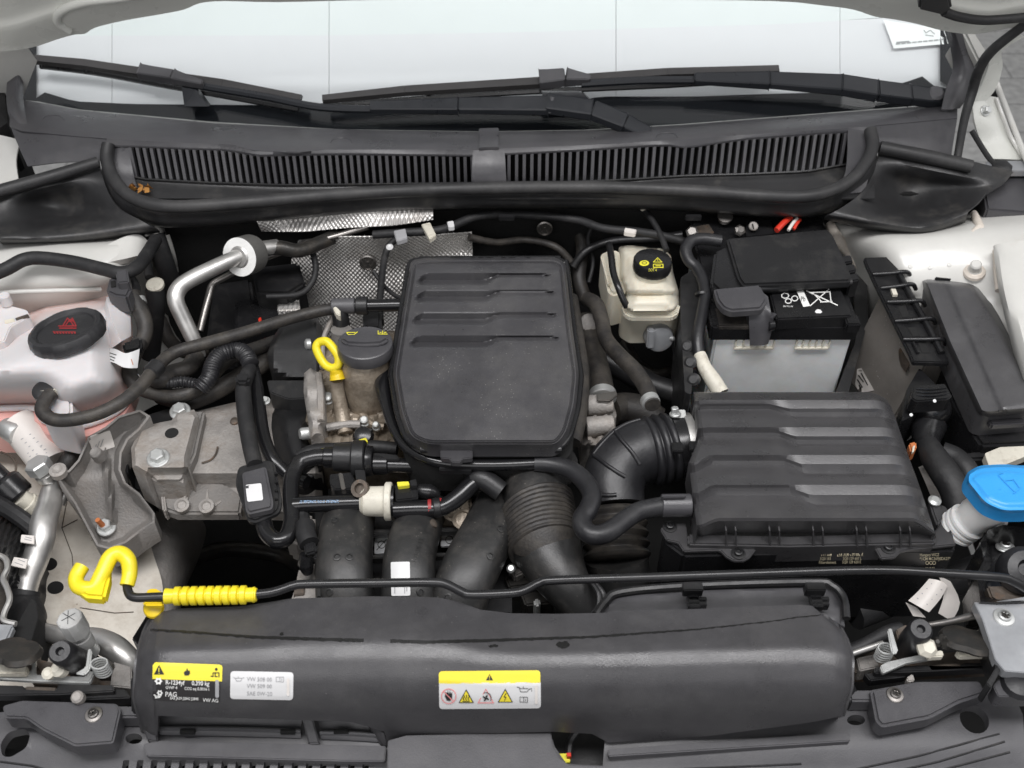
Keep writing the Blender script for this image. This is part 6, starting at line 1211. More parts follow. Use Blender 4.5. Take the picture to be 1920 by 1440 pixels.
prism_px([(744, 903), (766, 902), (768, 909), (746, 912)], -.012, .006, 'ink_yellow', 'plug_tape', pg, bevel=.0006)
prism_px([(768, 900), (780, 898), (782, 910), (770, 911)], -.011, .006, 'black_plastic', 'plug_latch', pg, bevel=.0006)
M().tube(T([(782, 920, -.03), (805, 922, -.03), (822, 930, -.035)]), [.008, .009, .005], n=12).build('plug_boot', 'satin_black', pg)
M().lathe(P(679, 918, -.018), (-.3, -.5, .9), [(.008, 0), (.010, .002), (.010, .008), (.006, .008), (.006, .003), (.0001, .003)], 20).build('vent_nozzle', 'rust_metal', pg)
prism_px([(664, 918), (676, 912), (690, 918), (680, 926)], -.028, .012, 'cream_plastic', 'nozzle_base', pg, bevel=.001)
ph = hose('printed_hose', 'black hose with blue print that feeds the white purge valve', [(550, 948, -.032), (575, 946, -.032), (620, 944, -.032), (676, 942, -.03)], .0092, 'gloss_hose', n=16)
text(ph, '-23  3PRTZ/PA6TC  03-21-23  3PRTZ/PA6TC', 562, 943.5, 4.4, 'ink_blue', ph, -.012, 'LEFT', .62)
oh = hose('outlet_hose', 'black hose with red rings leaving the purge valve to the intake duct', [(738, 956, -.03), (780, 954, -.03), (820, 953, -.03), (842, 945, -.028), (862, 930, -.024), (880, 912, -.02), (895, 900, -.018)], .0098, 'gloss_hose', n=16)
for u, ax in ((806, 1), (829, 1)): clampring(P(u, 953 if u < 820 else 950, -.03), P(u+8, 952 if u < 820 else 946, -.03)-P(u-8, 953, -.03), .0097, .004, 'ink_red', 'red_ring', oh, .0003)
M().cyl(P(812, 953, -.03), P(826, 951, -.03), .0112, .0112, 16, .001).build('hose_clip', 'black_plastic', oh)
tj = thing('tee_joint', 'black tee joint at the top of the outlet hose', 'joint', P(900, 905, -.04))
M().tube(T([(886, 898, -.018), (905, 898, -.016), (940, 922, -.024)]), [.011, .0125, .0115], n=16).build('tee', 'black_plastic', tj)
M().tube(T([(892, 905, -.018), (884, 885, -.018)]), .0095, n=14).build('stub', 'black_plastic', tj)
text(tj.children[0], '03-21', 918, 922, 5, 'ink_blue', tj, .62, 'LEFT', .7)

# ---- intake manifold
im = thing('intake_manifold', 'dusty black plastic intake manifold with three curved runners', 'intake manifold', P(770, 1130, -.12))
def oval(path, rx, rz, name, n=22):
    pts = T(path); rows = []; mm = M(); N = len(pts); fine = []
    for i in range(N-1):
        p0, p1, p2, p3 = pts[max(i-1, 0)], pts[i], pts[i+1], pts[min(i+2, N-1)]
        for j in range(7):
            t = j/7; t2 = t*t; t3 = t2*t; fine.append((0.5*((2*p1)+(-p0+p2)*t+(2*p0-5*p1+4*p2-p3)*t2+(-p0+3*p1-3*p2+p3)*t3), i+t))
    fine.append((pts[-1], N-1))
    for i, (p, s) in enumerate(fine):
        t = (fine[min(i+1, len(fine)-1)][0]-fine[max(i-1, 0)][0]).normalized(); x = V((1, 0, 0)); x = (x-t*x.dot(t)).normalized(); z = x.cross(t)
        k = min(int(s), N-2); f = s-k; a = rx[k]*(1-f)+rx[k+1]*f; b = rz[k]*(1-f)+rz[k+1]*f
        rows.append([p+x*a*(abs(cos(q))**.8*(1 if cos(q) > 0 else -1))+z*b*(abs(sin(q))**.8*(1 if sin(q) > 0 else -1)) for q in [2*pi*m/n for m in range(n)]])
    mm.grid(rows, True); K = len(rows); mm.f += [tuple(range(n)), tuple((K-1)*n+i for i in range(n))]
    return mm.build(name, 'manifold_plastic', im, 60)
r1 = oval([(665, 935, -.085), (658, 960, -.068), (650, 1000, -.055), (646, 1050, -.05), (646, 1100, -.055), (648, 1160, -.075)], [.026, .028, .030, .0305, .0305, .030], [.02, .026, .028, .028, .027, .025], 'runner')
r2 = oval([(800, 935, -.09), (792, 962, -.07), (778, 1005, -.055), (768, 1050, -.05), (766, 1100, -.055), (766, 1160, -.075)], [.024, .026, .027, .028, .029, .029], [.02, .026, .028, .028, .027, .025], 'runner')
r3 = oval([(955, 905, -.09), (938, 945, -.07), (915, 1000, -.058), (890, 1050, -.055), (868, 1100, -.06), (850, 1160, -.08)], [.026, .028, .030, .031, .031, .03], [.02, .025, .028, .028, .027, .025], 'runner')
for o, pts in ((r1, [(628, 976), (632, 1045), (655, 1045), (618, 1110)]), (r2, [(788, 1110)]), (r3, [(938, 992), (919, 1043), (840, 1120)])):
    for u, v in pts:
        h = hit(o, u, v)
        if h: M().lathe(h[0]-h[1]*.0005, h[1], [(.0042, 0), (.0042, .0016), (.0030, .0018), (.0026, .0008), (.0001, .0008)], 14).build('moulding_pip', 'manifold_plastic', im)
h = hit(r2, 812, 982); M().lathe(h[0], h[1], [(.005, -.001), (.005, .002), (.002, .003)], 14).build('moulding_pip', 'rust_metal', im)
# embossed characters down the middle runner
text(r2, 'F-25-05-13', 780, 1055, 9, 'manifold_plastic', im, -1.25, 'LEFT', .8, 'embossed_mark')
vs, fs = rrect(734, 1054, 769, 1117, 2.5, 6, 8, -.02); lab = decal(r2, vs, fs, 'paper_label', 'label_white', im, .0008)
vs, fs = strokes([[(741, 1099), (741, 1112)], [(759, 1097), (759, 1112)], [(763, 1099), (763, 1108)]], 1.6); decal(r2, vs, fs, 'label_print', 'ink_grey', lab, .0014)
prism_px([(690, 992), (960, 985), (960, 992), (690, 1000)], -.066, .01, 'manifold_plastic', 'cross_rib', im, bevel=.001)
prism_px([(684, 1040), (880, 1034), (880, 1040), (684, 1047)], -.070, .01, 'manifold_plastic', 'cross_rib', im, bevel=.001)
prism_px([(590, 935), (960, 925), (960, 1150), (590, 1160)], -.112, .02, 'black_plastic', 'back_plate', im, bevel=.002)
for q in ([(702, 1008), (734, 1004), (724, 1036), (702, 1038)], [(828, 1004), (866, 1000), (850, 1022), (826, 1024)]):
    o = prism_px(q, -.088, .004, 'silver_print', 'foil_plate', im, bevel=.0008, r=3); c = (sum(p[0] for p in q)/4, sum(p[1] for p in q)/4)
    vs, fs = strokes([circ(c, 7, 12), [(c[0]-9, c[1]+10), (c[0]+9, c[1]-10)]], 1.4); decal(o, vs, fs, 'plate_mark', 'ink_black', o, .0004)
M().tube(T([(598, 1120, -.04), (599, 1060, -.042), (606, 1010, -.05), (620, 970, -.06), (626, 955, -.07)]), .0022, n=8).build('edge_bead', 'manifold_plastic', im)
for (u, v) in ((868, 975), (850, 960)): M().lathe(P(u, v, -.058), (0, -.4, 1), [(.012, 0), (.012, .004), (.009, .005), (.008, .002), (.0001, .002)], 20).build('cast_ring', 'oily_casting', im)
prism_px([(735, 905), (880, 900), (890, 990), (830, 990), (735, 960)], -.075, .03, 'oily_casting', 'head_casting', im, bevel=.004)
mp = thing('map_sensor', 'black sensor plug on the left edge of the manifold', 'sensor', P(578, 1050, -.1))
prism_px([(568, 1018), (590, 1012), (594, 1034), (572, 1040)], -.03, .02, 'satin_black', 'plug_body', mp, bevel=.002)
prism_px([(590, 1022), (606, 1020), (606, 1048), (586, 1046)], -.036, .012, 'black_plastic', 'plug_flange', mp, bevel=.002)
M().tube(T([(572, 985, -.035), (574, 1005, -.032), (580, 1020, -.032)]), .011, n=12).build('lead', 'tape', mp)
M().tube(T([(566, 950, -.04), (568, 975, -.04), (573, 995, -.036)]), .008, n=10).build('lead_upper', 'tape', mp)
M().tube(T([(576, 1040, -.04), (574, 1058, -.05), (578, 1076, -.06)]), [.008, .009, .005], n=10).build('plug_tail', 'satin_black', mp)
sl3 = thing('block_flange', 'pale aluminium block flange below the manifold plug', 'flange', P(570, 1110, -.14))
prism_px([(530, 985), (565, 960), (590, 965), (592, 1010), (560, 1020), (536, 1010)], -.09, .04, 'cast_aluminium', 'flange_top', sl3, bevel=.004)
prism_px([(560, 1060), (596, 1052), (600, 1140), (540, 1136), (552, 1100)], -.075, .04, 'cast_aluminium', 'flange_foot', sl3, bevel=.004)
prism_px([(552, 1102), (572, 1098), (570, 1114), (550, 1116)], -.072, .008, 'rust_metal', 'seal_strip', sl3, bevel=.0008)

# ---- intake duct with ribbed collar
idt = thing('intake_duct', 'dusty black intake duct with a slanted ribbed collar', 'intake duct', P(1060, 1130, -.1))
def loft(rings, name, m, parent, n=28, ang=50, sub=6):
    """rings: (u0,v0,u1,v1,z0,z1,depth): left and right pixel rims of an oval section"""
    R = []
    for (u0, v0, u1, v1, z0, z1, dp) in rings:
        a, b = P(u0, v0, z0), P(u1, v1, z1); c = (a+b)/2; x = (b-a)/2; R.append((c, x, dp))
    rows = []; N = len(R); out = []
    def cr(p0, p1, p2, p3, t): t2 = t*t; t3 = t2*t; return 0.5*((2*p1)+(-p0+p2)*t+(2*p0-5*p1+4*p2-p3)*t2+(-p0+3*p1-3*p2+p3)*t3)
    for i in range(N-1):
        i0, i3 = max(i-1, 0), min(i+2, N-1)
        for j in range(sub):
            t = j/sub; out.append((cr(R[i0][0], R[i][0], R[i+1][0], R[i3][0], t), cr(R[i0][1], R[i][1], R[i+1][1], R[i3][1], t), cr(R[i0][2], R[i][2], R[i+1][2], R[i3][2], t)))
    out.append(R[-1])
    for i, (c, x, d) in enumerate(out):
        t = (out[min(i+1, len(out)-1)][0]-out[max(i-1, 0)][0]).normalized(); nz = x.normalized().cross(t); nz.normalize()
        rows.append([c+x*cos(2*pi*k/n)+nz*d*sin(2*pi*k/n) for k in range(n)])
    m2 = M(); m2.grid(rows, True); K = len(rows); m2.f += [tuple(range(n)), tuple((K-1)*n+i for i in range(n))]
    return m2.build(name, m, parent, ang)
loft([(945, 870, 1062, 870, -.06, -.06, .03), (941, 890, 1062, 885, -.045, -.045, .034), (943, 930, 1064, 915, -.042, -.042, .036), (946, 960, 1068, 938, -.044, -.044, .037)], 'upper_sleeve', 'manifold_plastic', idt)
rr = []
for k in range(10):
    f = k/9; a = (942+f*14, 962+f*72, 1072+f*14, 930+f*76); e = 3.5
    for g, w_ in ((0, -3), (.25, 3.2), (.6, 3.2), (.85, -3)):
        dv = g*7.6; rr.append((a[0]-w_, a[1]+dv, a[2]+w_, a[3]+dv, -.044-.010*f, -.044-.010*f, .037+w_*.0005))
loft(rr, 'ribbed_collar', 'hose_rubber', idt, sub=2, ang=40)
loft([(958, 1032, 1086, 1002, -.056, -.056, .036), (966, 1050, 1090, 1030, -.06, -.06, .036), (985, 1080, 1098, 1065, -.066, -.066, .036), (1010, 1110, 1110, 1095, -.075, -.075, .035), (1040, 1140, 1122, 1122, -.09, -.09, .034), (1060, 1165, 1130, 1150, -.11, -.11, .03)], 'lower_duct', 'manifold_plastic', idt)
for pts in ([(1108, 1090, -.05), (1122, 1112, -.05), (1122, 1135, -.055), (1112, 1150, -.06)], [(1114, 1092, -.055), (1130, 1110, -.055), (1132, 1128, -.06)]): M().tube(T(pts), .0028, n=8).build('duct_lip', 'black_plastic', idt)
prism_px([(942, 850), (1075, 842), (1085, 862), (1070, 880), (942, 884)], -.03, .03, 'manifold_plastic', 'throttle_flange', idt, bevel=.004, r=6)
th = thing('throttle_linkage', 'dirty aluminium bracket and connector in the gap beside the intake duct', 'bracket', P(970, 1110, -.16))
for q, z, m in (([(952, 1060), (975, 1052), (985, 1072), (965, 1082)], -.09, 'cast_aluminium'), ([(945, 1080), (985, 1075), (1000, 1095), (955, 1102)], -.10, 'dark_metal'), ([(975, 1110), (1020, 1108), (1040, 1130), (985, 1135)], -.11, 'dark_metal'), ([(1000, 1122), (1012, 1120), (1014, 1134), (1002, 1136)], -.10, 'zinc')): prism_px(q, z, .03, m, 'bracket_piece', th, bevel=.002)
M().lathe(P(958, 1068, -.08), (0, -.4, 1), [(.005, 0), (.005, .006), (.003, .008)], 12).build('bolt', 'zinc', th)
# ================================================================ right side
# ---- intake elbow
ie = thing('intake_elbow', 'black ribbed rubber intake elbow with a silver worm clamp', 'intake elbow', P(1170, 1080, -.14))
EP = [(1318, 832, -.045), (1290, 834, -.045), (1262, 838, -.045), (1236, 842, -.045), (1210, 850, -.046), (1180, 868, -.05), (1158, 898, -.058), (1150, 935, -.068), (1150, 970, -.078), (1152, 1010, -.09), (1156, 1050, -.10), (1160, 1090, -.12)]
def rel(s, r): return r
M().tube(T([(1226, 842, -.045), (1205, 846, -.045), (1180, 857, -.047), (1158, 880, -.052), (1150, 912, -.060), (1153, 950, -.070)]), [.037, .0385, .038, .037, .036, .035], n=40, sub=8).build('elbow_body', 'clean_hose', ie, 60)
a, b = P(1214, 848, -.046), P(1262, 838, -.045); ax = (b-a).normalized(); L = (b-a).length; pr = []
for k in range(3): c = L*(.16+.34*k); pr += [(.0375, c-L*.15), (.0410, c-L*.10), (.0428, c), (.0410, c+L*.10), (.0375, c+L*.15)]
M().lathe(a, ax, pr, 40).build('bellows', 'clean_hose', ie, 60)
a2, b2 = P(1258, 839, -.045), P(1312, 834, -.045); ax2 = (b2-a2).normalized(); L2 = (b2-a2).length
M().lathe(a2, ax2, [(.036, 0), (.0385, .001), (.0385, L2-.003), (.036, L2)], 44).build('cuff', 'satin_black', ie)
M().lathe(a2+ax2*L2*.42, ax2, [(.0382, 0), (.0394, .0002), (.0394, .0098), (.0382, .010)], 48).build('clamp_band', 'bright_pipe', ie)
for ang_, w_ in ((.35, .005), (1.9, .005)):
    pass
for (u, v) in ((1270, 840), (1302, 838)): M().box(P(u, v, -.008), (.006, 0, 0), (0, .007, 0), (0, 0, .003)).build('cuff_lug', 'satin_black', ie, bevel=.001)
M().box(P(1276, 783, -.012), (.006, 0, 0), (0, .008, .002), (0, 0, .004)).build('clamp_screw_housing', 'zinc', ie, bevel=.001)
M().hexbolt(P(1266, 778, -.008), (-.1, .3, .9), .0046, .010, 1.5).build('clamp_screw', 'zinc', ie)
a3, b3 = P(1150, 955, -.074), P(1158, 1052, -.10); ax3 = (b3-a3).normalized(); L3 = (b3-a3).length; pr = []
for k in range(5): c = L3*(.1+.2*k); pr += [(.0335, c-L3*.09), (.0365, c-L3*.055), (.0385, c), (.0365, c+L3*.055), (.0335, c+L3*.09)]
M().lathe(a3, ax3, pr, 40).build('bellows', 'hose_rubber', ie, 60)
M().tube(T([(1156, 1045, -.10), (1160, 1080, -.12), (1164, 1115, -.15)]), [.036, .036, .034], n=30).build('lower_cuff', 'manifold_plastic', ie, 60)
eb0 = [o for o in ie.children if o.name.startswith('elbow_body')][0]
for ln in ([(1152, 808), (1165, 825), (1185, 848), (1199, 870)], [(1114, 854), (1135, 870), (1155, 884), (1172, 894)], [(1114, 852), (1130, 832), (1152, 810), (1175, 796), (1200, 788)], [(1128, 928), (1142, 929), (1156, 928)]):
    pp = [on(eb0, u, v, .0008) for u, v in ln if hit(eb0, u, v)]
    if len(pp) > 1: M().tube(pp, .0024, n=8, sub=5).build('moulded_rib', 'clean_hose', ie, 60)
nz = thing('hose_nozzle', 'black nozzle on the air filter box that takes the breather hose', 'nozzle', P(1262, 960, -.03))
M().cyl(P(1240, 948, -.002), P(1296, 947, -.002), .0125, .0125, 22, .001).build('barrel', 'cowl_plastic', nz)
prism_px([(1240, 928), (1286, 927), (1286, 931), (1242, 932)], .016, .004, 'cowl_plastic', 'top_fin', nz, bevel=.0008)

# ---- air filter box
ab = thing('air_filter_box', 'large black air filter box with stepped louvre lid and gold print', 'air filter box', P(1500, 1040, -.1))
uL = [(730, 1301), (740, 1300), (845, 1313), (857, 1304), (868, 1291), (985, 1306), (1000, 1310)]
uR = [(730, 1656), (745, 1668), (770, 1678), (840, 1702), (900, 1724), (960, 1744), (1000, 1757)]
RID = [(750, 757, 767, 1440, 1480, 766, 781), (801, 806, 818, 1455, 1490, 818, 833), (853, 858, 871, 1468, 1503, 870, 888), (909, 914, 929, 1480, 1520, 928, 946)]
ucols = sorted(set([0, .004, .012, .025, .04, .06, .08, .10]+[k/40 for k in range(5, 37)]+[.90, .92, .94, .955, .97, .98, .99, 1]))
def lrow(vf, z):
    """vf(u)->v"""
    r = []
    for s in ucols:
        u = 1500
        for _ in range(4): v = vf(u); u = interp(uL, v)+(interp(uR, v)-interp(uL, v))*s
        dz = -.020*max(0, (s-.90)/.10)**2.2-.006*max(0, (.03-s)/.03)**2; dv = 11*max(0, (s-.90)/.10)**2
        r.append(P(u, v+dv, z+dz))
    return r
lrows = [lrow(lambda u: 735+max(0, (u-1640)*.12), .004), lrow(lambda u: 737+max(0, (u-1640)*.12), .0105)]
for k, (c, e, b, x0, x1, e2, b2) in enumerate(RID):
    tl = 17 if k >= 2 else 4
    lf = lambda u, k=k, tl=tl: tl*(1-smooth((u-(1292+k*4))/36))
    cf = lambda u, c=c, lf=lf: c+lf(u)*.9
    ef = lambda u, e=e, e2=e2, x0=x0, x1=x1, lf=lf: e+(e2-e)*max(0, min(1, (u-x0)/(x1-x0)))+lf(u)
    bf = lambda u, b=b, b2=b2, x0=x0, x1=x1, lf=lf: b+(b2-b)*max(0, min(1, (u-x0-6)/(x1-x0)))+lf(u)*.9
    lrows += [lrow(cf, .0205), lrow(lambda u, cf=cf, ef=ef: cf(u)*.5+ef(u)*.5, .0188), lrow(ef, .0168), lrow(lambda u, bf=bf, ef=ef: ef(u)*.55+bf(u)*.45, .0130), lrow(bf, .0095), lrow(lambda u, bf=bf: bf(u)+3, .0098)]
fl = lambda u: 14*(1-smooth((u-1306)/44))+13*smooth((u-1712)/40)
lrows += [lrow(lambda u: 960+fl(u)*.6, .016), lrow(lambda u: 971+fl(u), .0165), lrow(lambda u: 977+fl(u), .013), lrow(lambda u: 983+fl(u)*.8, .005), lrow(lambda u: 1000+fl(u)*.5, -.020)]
lm = M(); lm.grid(lrows)
# side skirts
for idx in (0, -1):
    col = [r[idx] for r in lrows]; lm.grid([col, [p+V((0, 0, -.035)) for p in col]])
lm.grid([lrows[0], [p+V((0, 0, -.035)) for p in lrows[0]]])
lid = lm.build('lid', 'air_box_plastic', ab, 17)
prism_px([(1290, 1000), (1480, 1004), (1755, 996), (1757, 1006), (1755, 1018), (1480, 1024), (1290, 1020)], -.019, .03, 'air_box_plastic', 'lid_front', ab, bevel=.002)
for k in range(5):
    for j in (0, 1):
        u = 1360+k*81.5+j*18; u = u-1+(0 if k else 0)
        M().prism(T([(u, 985, .002), (u+2.6, 985, .002), (u+4, 1017, -.022), (u+1, 1017, -.022)]), (0, -.006, -.001)).build('gusset', 'air_box_plastic', ab)
TRAY = [(u, v-5 if v > 1019 else v) for u, v in [(1238, 992), (1246, 982), (1286, 979), (1290, 1012), (1345, 1017), (1480, 1013), (1620, 1008), (1690, 1004), (1752, 1000), (1758, 985), (1764, 945), (1775, 950), (1790, 1016), (1794, 1026), (1705, 1035), (1688, 1040), (1678, 1050), (1652, 1052), (1640, 1030), (1625, 1026), (1420, 1032), (1406, 1050), (1395, 1056), (1376, 1056), (1362, 1048), (1350, 1036), (1282, 1038), (1272, 1022), (1250, 1012)]]
prism_px(TRAY, -.026, .005, 'air_box_plastic', 'tray_flange', ab, bevel=.0012)
tray = prism_px([(1240, 1000), (1300, 1024), (1480, 1024), (1790, 1018), (1793, 1032), (1640, 1034), (1420, 1038), (1350, 1040), (1282, 1042), (1250, 1018)], -.032, .13, 'satin_black', 'tray', ab, bevel=.003)
fl_ = [o for o in ab.children if o.name.startswith('tray_flange')][0]
for (u, v) in ((1256, 988), (1384, 1038), (1665, 1028)):
    h = hit(fl_, u, v)
    if h: M().lathe(h[0]-h[1]*.0004, h[1], [(.0078, 0), (.0078, .0016), (.0062, .0018), (.0058, .0010), (.0042, .0010), (.0042, .0042), (.003, .0048), (.0024, .003), (.0001, .003)], 22).build('screw', 'black_plastic', ab)
h = hit(fl_, 1750, 942) or (P(1752, 942, -.02), V((0, 0, 1)))
prism_px([(1742, 938), (1752, 930), (1764, 942), (1768, 970), (1758, 985), (1750, 965)], -.016, .02, 'air_box_plastic', 'rear_lug', ab, bevel=.002)
M().lathe(P(1752, 940, -.014), (0, 0, 1), [(.007, 0), (.007, .002), (.004, .004)], 18).build('screw', 'zinc', ab)
for s, u, v, hh in (('VW AG', 1538, 1037, 5), ('5Q0 183', 1537, 1044, 4.6), ('Filterelement', 1535, 1051, 4.8), ('ZSB 2Q0 129 601 R', 1618, 1036.5, 4.8), ('2Q0 129 607 L', 1615, 1043.5, 4.6), ('5Q0 129 620 E', 1614, 1050, 4.6), ('Hungary WCZ', 1724, 1037, 4.8), ('*1CM MC369J0DK27*', 1724, 1044.5, 5.0), ('12.10.23', 1734, 1062, 4.2), ('10:05:44', 1732, 1068, 4)):
    text(tray, s, u, v+4.5, hh*1.12, 'ink_gold', ab, -.01, 'RIGHT' if u < 1620 and u > 1600 else 'LEFT', .78, bold=.01)
vs, fs = strokes([circ((1738, 1054), 3, 8), circ((1745, 1054), 3, 8), circ((1751, 1054), 3, 8)], 1.2); decal(tray, vs, fs, 'print_mark', 'ink_gold', ab, .001)

# ---- brake fluid bottle
bf_ = thing('brake_fluid_bottle', 'yellowed plastic brake fluid bottle with black cap', 'brake fluid bottle', P(1210, 600, -.14))
hplate([(1160, 462), (1182, 460), (1242, 466), (1258, 478), (1262, 510), (1273, 548), (1276, 576), (1262, 590), (1185, 592), (1166, 580), (1164, 565), (1172, 552), (1160, 520)], lambda u, v, d: -.032+.028*smooth(d/9)+.010*smooth((d-8)/20)-.012*smooth((v-545)/8)-.010*smooth((575-v)/100)*0, 'bottle', 'brake_plastic', bf_, step=(5, 5), depth=.05, r=6, ang=60)
prism_px([(1126, 474), (1142, 466), (1162, 468), (1168, 530), (1175, 545), (1150, 552), (1140, 545)], -.02, .06, 'brake_plastic', 'side_chamber', bf_, bevel=.006, r=5)
prism_px([(1165, 572), (1276, 570), (1272, 586), (1260, 593), (1182, 593), (1170, 586)], -.030, .010, 'brake_plastic', 'bottom_rim', bf_, bevel=.002)
prism_px([(1126, 478), (1133, 476), (1146, 530), (1140, 532)], -.014, .008, 'brake_plastic', 'side_rib', bf_, bevel=.002)
bcx = V((.05, .05, 1)).normalized(); bc = P(1221, 506, .012)
bcap = M().lathe(bc, bcx, [(.020, 0), (.0245, .001), (.0252, .004), (.0252, .014), (.0240, .017), (.0225, .0178), (.0001, .018)], 60, mod=lambda i, a: 1 if i in (0, 5, 6) else 1+.012*cos(24*a)).build('cap', 'satin_black', bf_, 30)
M().lathe(bc-bcx*.014, bcx, [(.022, 0), (.021, .014)], 30).build('neck', 'brake_plastic', bf_)
decal(bcap, *poly2(circ((1208, 494), 9, 18, 5.2)[:-1]), 'cap_symbol', 'ink_yellow', bcap, .0006)
vs, fs = strokes([circ((1208, 494), 4.4, 12, 2.4)], 1.0); decal(bcap, vs, fs, 'cap_symbol', 'ink_black', bcap, .0010)
vs, fs = strokes([[(1233, 484), (1241, 492), (1225, 492), (1233, 484)], [(1233, 487), (1233, 490)], [(1225, 496), (1243, 496), (1243, 502), (1225, 502), (1225, 496)], [(1229, 499), (1239, 499)]], 1.3); decal(bcap, vs, fs, 'cap_symbol', 'ink_yellow', bcap, .0006)
text(bcap, 'DOT 4', 1216, 508.5, 4.4, 'ink_yellow', bcap, 0, 'LEFT', .8)
st2 = hose('bottle_strap', 'black rubber strap across the side of the brake fluid bottle', [(1142, 458, .0), (1146, 480, .004), (1150, 510, .004), (1158, 535, .002), (1168, 560, -.01), (1176, 575, -.02)], .0048, 'satin_black', 'strap', n=8)
mcy = thing('master_cylinder', 'dull grey master cylinder end below the brake fluid bottle', 'master cylinder', P(1235, 650, -.1))
_ax = V((.12, -.88, .22)).normalized(); M().lathe(P(1238, 638, -.075)-_ax*.045, _ax, [(.017, 0), (.0195, .004), (.0195, .040), (.0180, .044), (.015, .045), (.0001, .0452)], 30).build('barrel', 'silver_bracket', mcy)
M().box(P(1219, 632, -.07), (.005, 0, 0), (0, .008, -.002), (0, .003, .014)).build('flange', 'silver_bracket', mcy, bevel=.002)
M().lathe(P(1256, 634, -.075), (.8, -.5, .2), [(.003, 0), (.003, .006), (.0015, .007)], 10).build('bleed_screw', 'zinc', mcy)

# ---- battery
bt = thing('battery', 'car battery with pale grey case and black lid', 'battery', P(1470, 740, -.22))
bpl = plat(1470, 640, -.015, 0)
FY = P(1335, 642, -.03).y
case_top = [P(1333, 640, -.032), P(1600, 630, -.032)]
x0, x1 = case_top[0].x, case_top[1].x; yf = (case_top[0].y+case_top[1].y)/2
M().box(((x0+x1)/2+.002, yf+.115, -.135), ((x1-x0)/2-.004, 0, 0), (0, .112, 0), (0, 0, .105)).build('case', 'battery_case', bt, bevel=.003)
M().box(((x0+x1)/2, yf+.116, -.022), ((x1-x0)/2+.002, 0, 0), (0, .118, 0), (0, 0, .013)).build('lid', 'satin_black', bt, bevel=.003)
prism_px([(1440, 536), (1572, 530), (1598, 588), (1596, 592), (1456, 598)], .006, .02, 'satin_black', 'lid_block', bt, bevel=.002)
lo = [o for o in bt.children if o.name.startswith('lid_block')][0]
M().box(P(1596, 607, -.005), (.009, 0, 0), (0, .010, 0), (0, 0, .008)).build('lid_corner', 'satin_black', bt, bevel=.002)
# white print: recycling loop, letters, crossed bin
vs, fs = strokes([circ((1472, 555), 7, 7, 5), circ((1478, 565), 6, 7, 4.5), circ((1490, 560), 6, 7, 5)], 1.6); decal(lo, vs, fs, 'recycling_mark', 'ink_white', lo, .0005)
decal(lo, *poly2([(1494, 547), (1506, 545), (1519, 574), (1506, 576)]), 'letter_field', 'ink_white', lo, .0005); text(lo, 'Pb', 1501, 566, 9, 'ink_black', lo, 0, 'LEFT', .7)
vs, fs = strokes([[(1519, 574), (1554, 543)], [(1512, 546), (1570, 573)], [(1520, 549), (1556, 548)], [(1524, 550), (1540, 566)], [(1556, 549), (1558, 566)], [(1538, 567), (1560, 566)]], 1.9); decal(lo, vs, fs, 'bin_mark', 'ink_white', lo, .0007)
text(lo, '000 915 105', 1468, 577, 3.2, 'ink_white', lo, 0, 'LEFT', .8)
M().lathe(P(1534, 587, .004), (0, -.5, .85), [(.0046, 0), (.0046, .002), (.003, .003)], 18).build('indicator', 'label_white', bt)
for u0, u1 in ((1380, 1452), (1494, 1556)):
    for k in range(6): 
        u = u0+(u1-u0)*k/5; M().box(V((P(u, 634, -.035).x, yf+.0015, -.043)), (.0009, 0, 0), (0, .0022, 0), (0, 0, .007)).build('case_rib', 'cream_plastic', bt)
    a, b = P(u0, 640, -.035), P(u1, 638, -.035); M().box(((a.x+b.x)/2, yf+.001, -.049), ((b.x-a.x)/2, 0, 0), (0, .0025, 0), (0, 0, .0012)).build('case_ledge', 'cream_plastic', bt)
fb = thing('battery_fuse_cover', 'matt black cover over the battery terminal fuses', 'cover', P(1460, 540, .0))
prism_px([(1362, 446), (1552, 428), (1562, 438), (1596, 512), (1596, 526), (1394, 534), (1384, 520)], .026, .013, 'black_plastic', 'fuse_lid', fb, bevel=.003, r=5)
prism_px([(1388, 530), (1588, 520), (1598, 528), (1596, 534), (1432, 545), (1400, 545)], .012, .006, 'black_plastic', 'fuse_skirt', fb, bevel=.002)
M().cyl(P(1425, 541, .016), P(1596, 529, .016), .005, .005, 14).build('hinge_bar', 'black_plastic', fb)
prism_px([(1340, 470), (1372, 455), (1400, 530), (1390, 545), (1352, 548), (1332, 530)], .018, .03, 'satin_black', 'terminal_block', fb, bevel=.004)
prism_px([(1392, 531), (1412, 529), (1413, 533), (1393, 535)], .0135, .004, 'cream_plastic', 'print_tab', fb, bevel=.0005)
for k in range(3): prism_px([(1572+k*8, 480+k*17), (1596+k*6, 476+k*17), (1600+k*6, 490+k*17), (1578+k*8, 494+k*17)], .016, .03, 'black_plastic', 'side_clip', fb, bevel=.002)
hd = thing('battery_strap', 'dark grey plastic strap hooked over the front of the battery', 'strap', P(1420, 640, -.05))
prism_px([(1338, 540), (1425, 532), (1440, 560), (1428, 578), (1372, 582), (1356, 576), (1345, 562)], .024, .014, 'cowl_plastic', 'strap_plate', hd, bevel=.004, r=5)
sheet([[(1402, 560, .020), (1425, 548, .022), (1440, 556, .020)], [(1404, 585, .012), (1428, 578, .014), (1446, 590, .012)], [(1405, 615, -.008), (1430, 612, -.006), (1448, 615, -.008)], [(1406, 648, -.034), (1428, 648, -.032), (1440, 645, -.034)]], 'strap_leg', 'cowl_plastic', hd, su=5, sv=6, thick=.012)
M().cyl(P(1440, 610, -.006), P(1452, 609, -.006), .008, .007, 16, .001).build('strap_pivot', 'satin_black', hd)
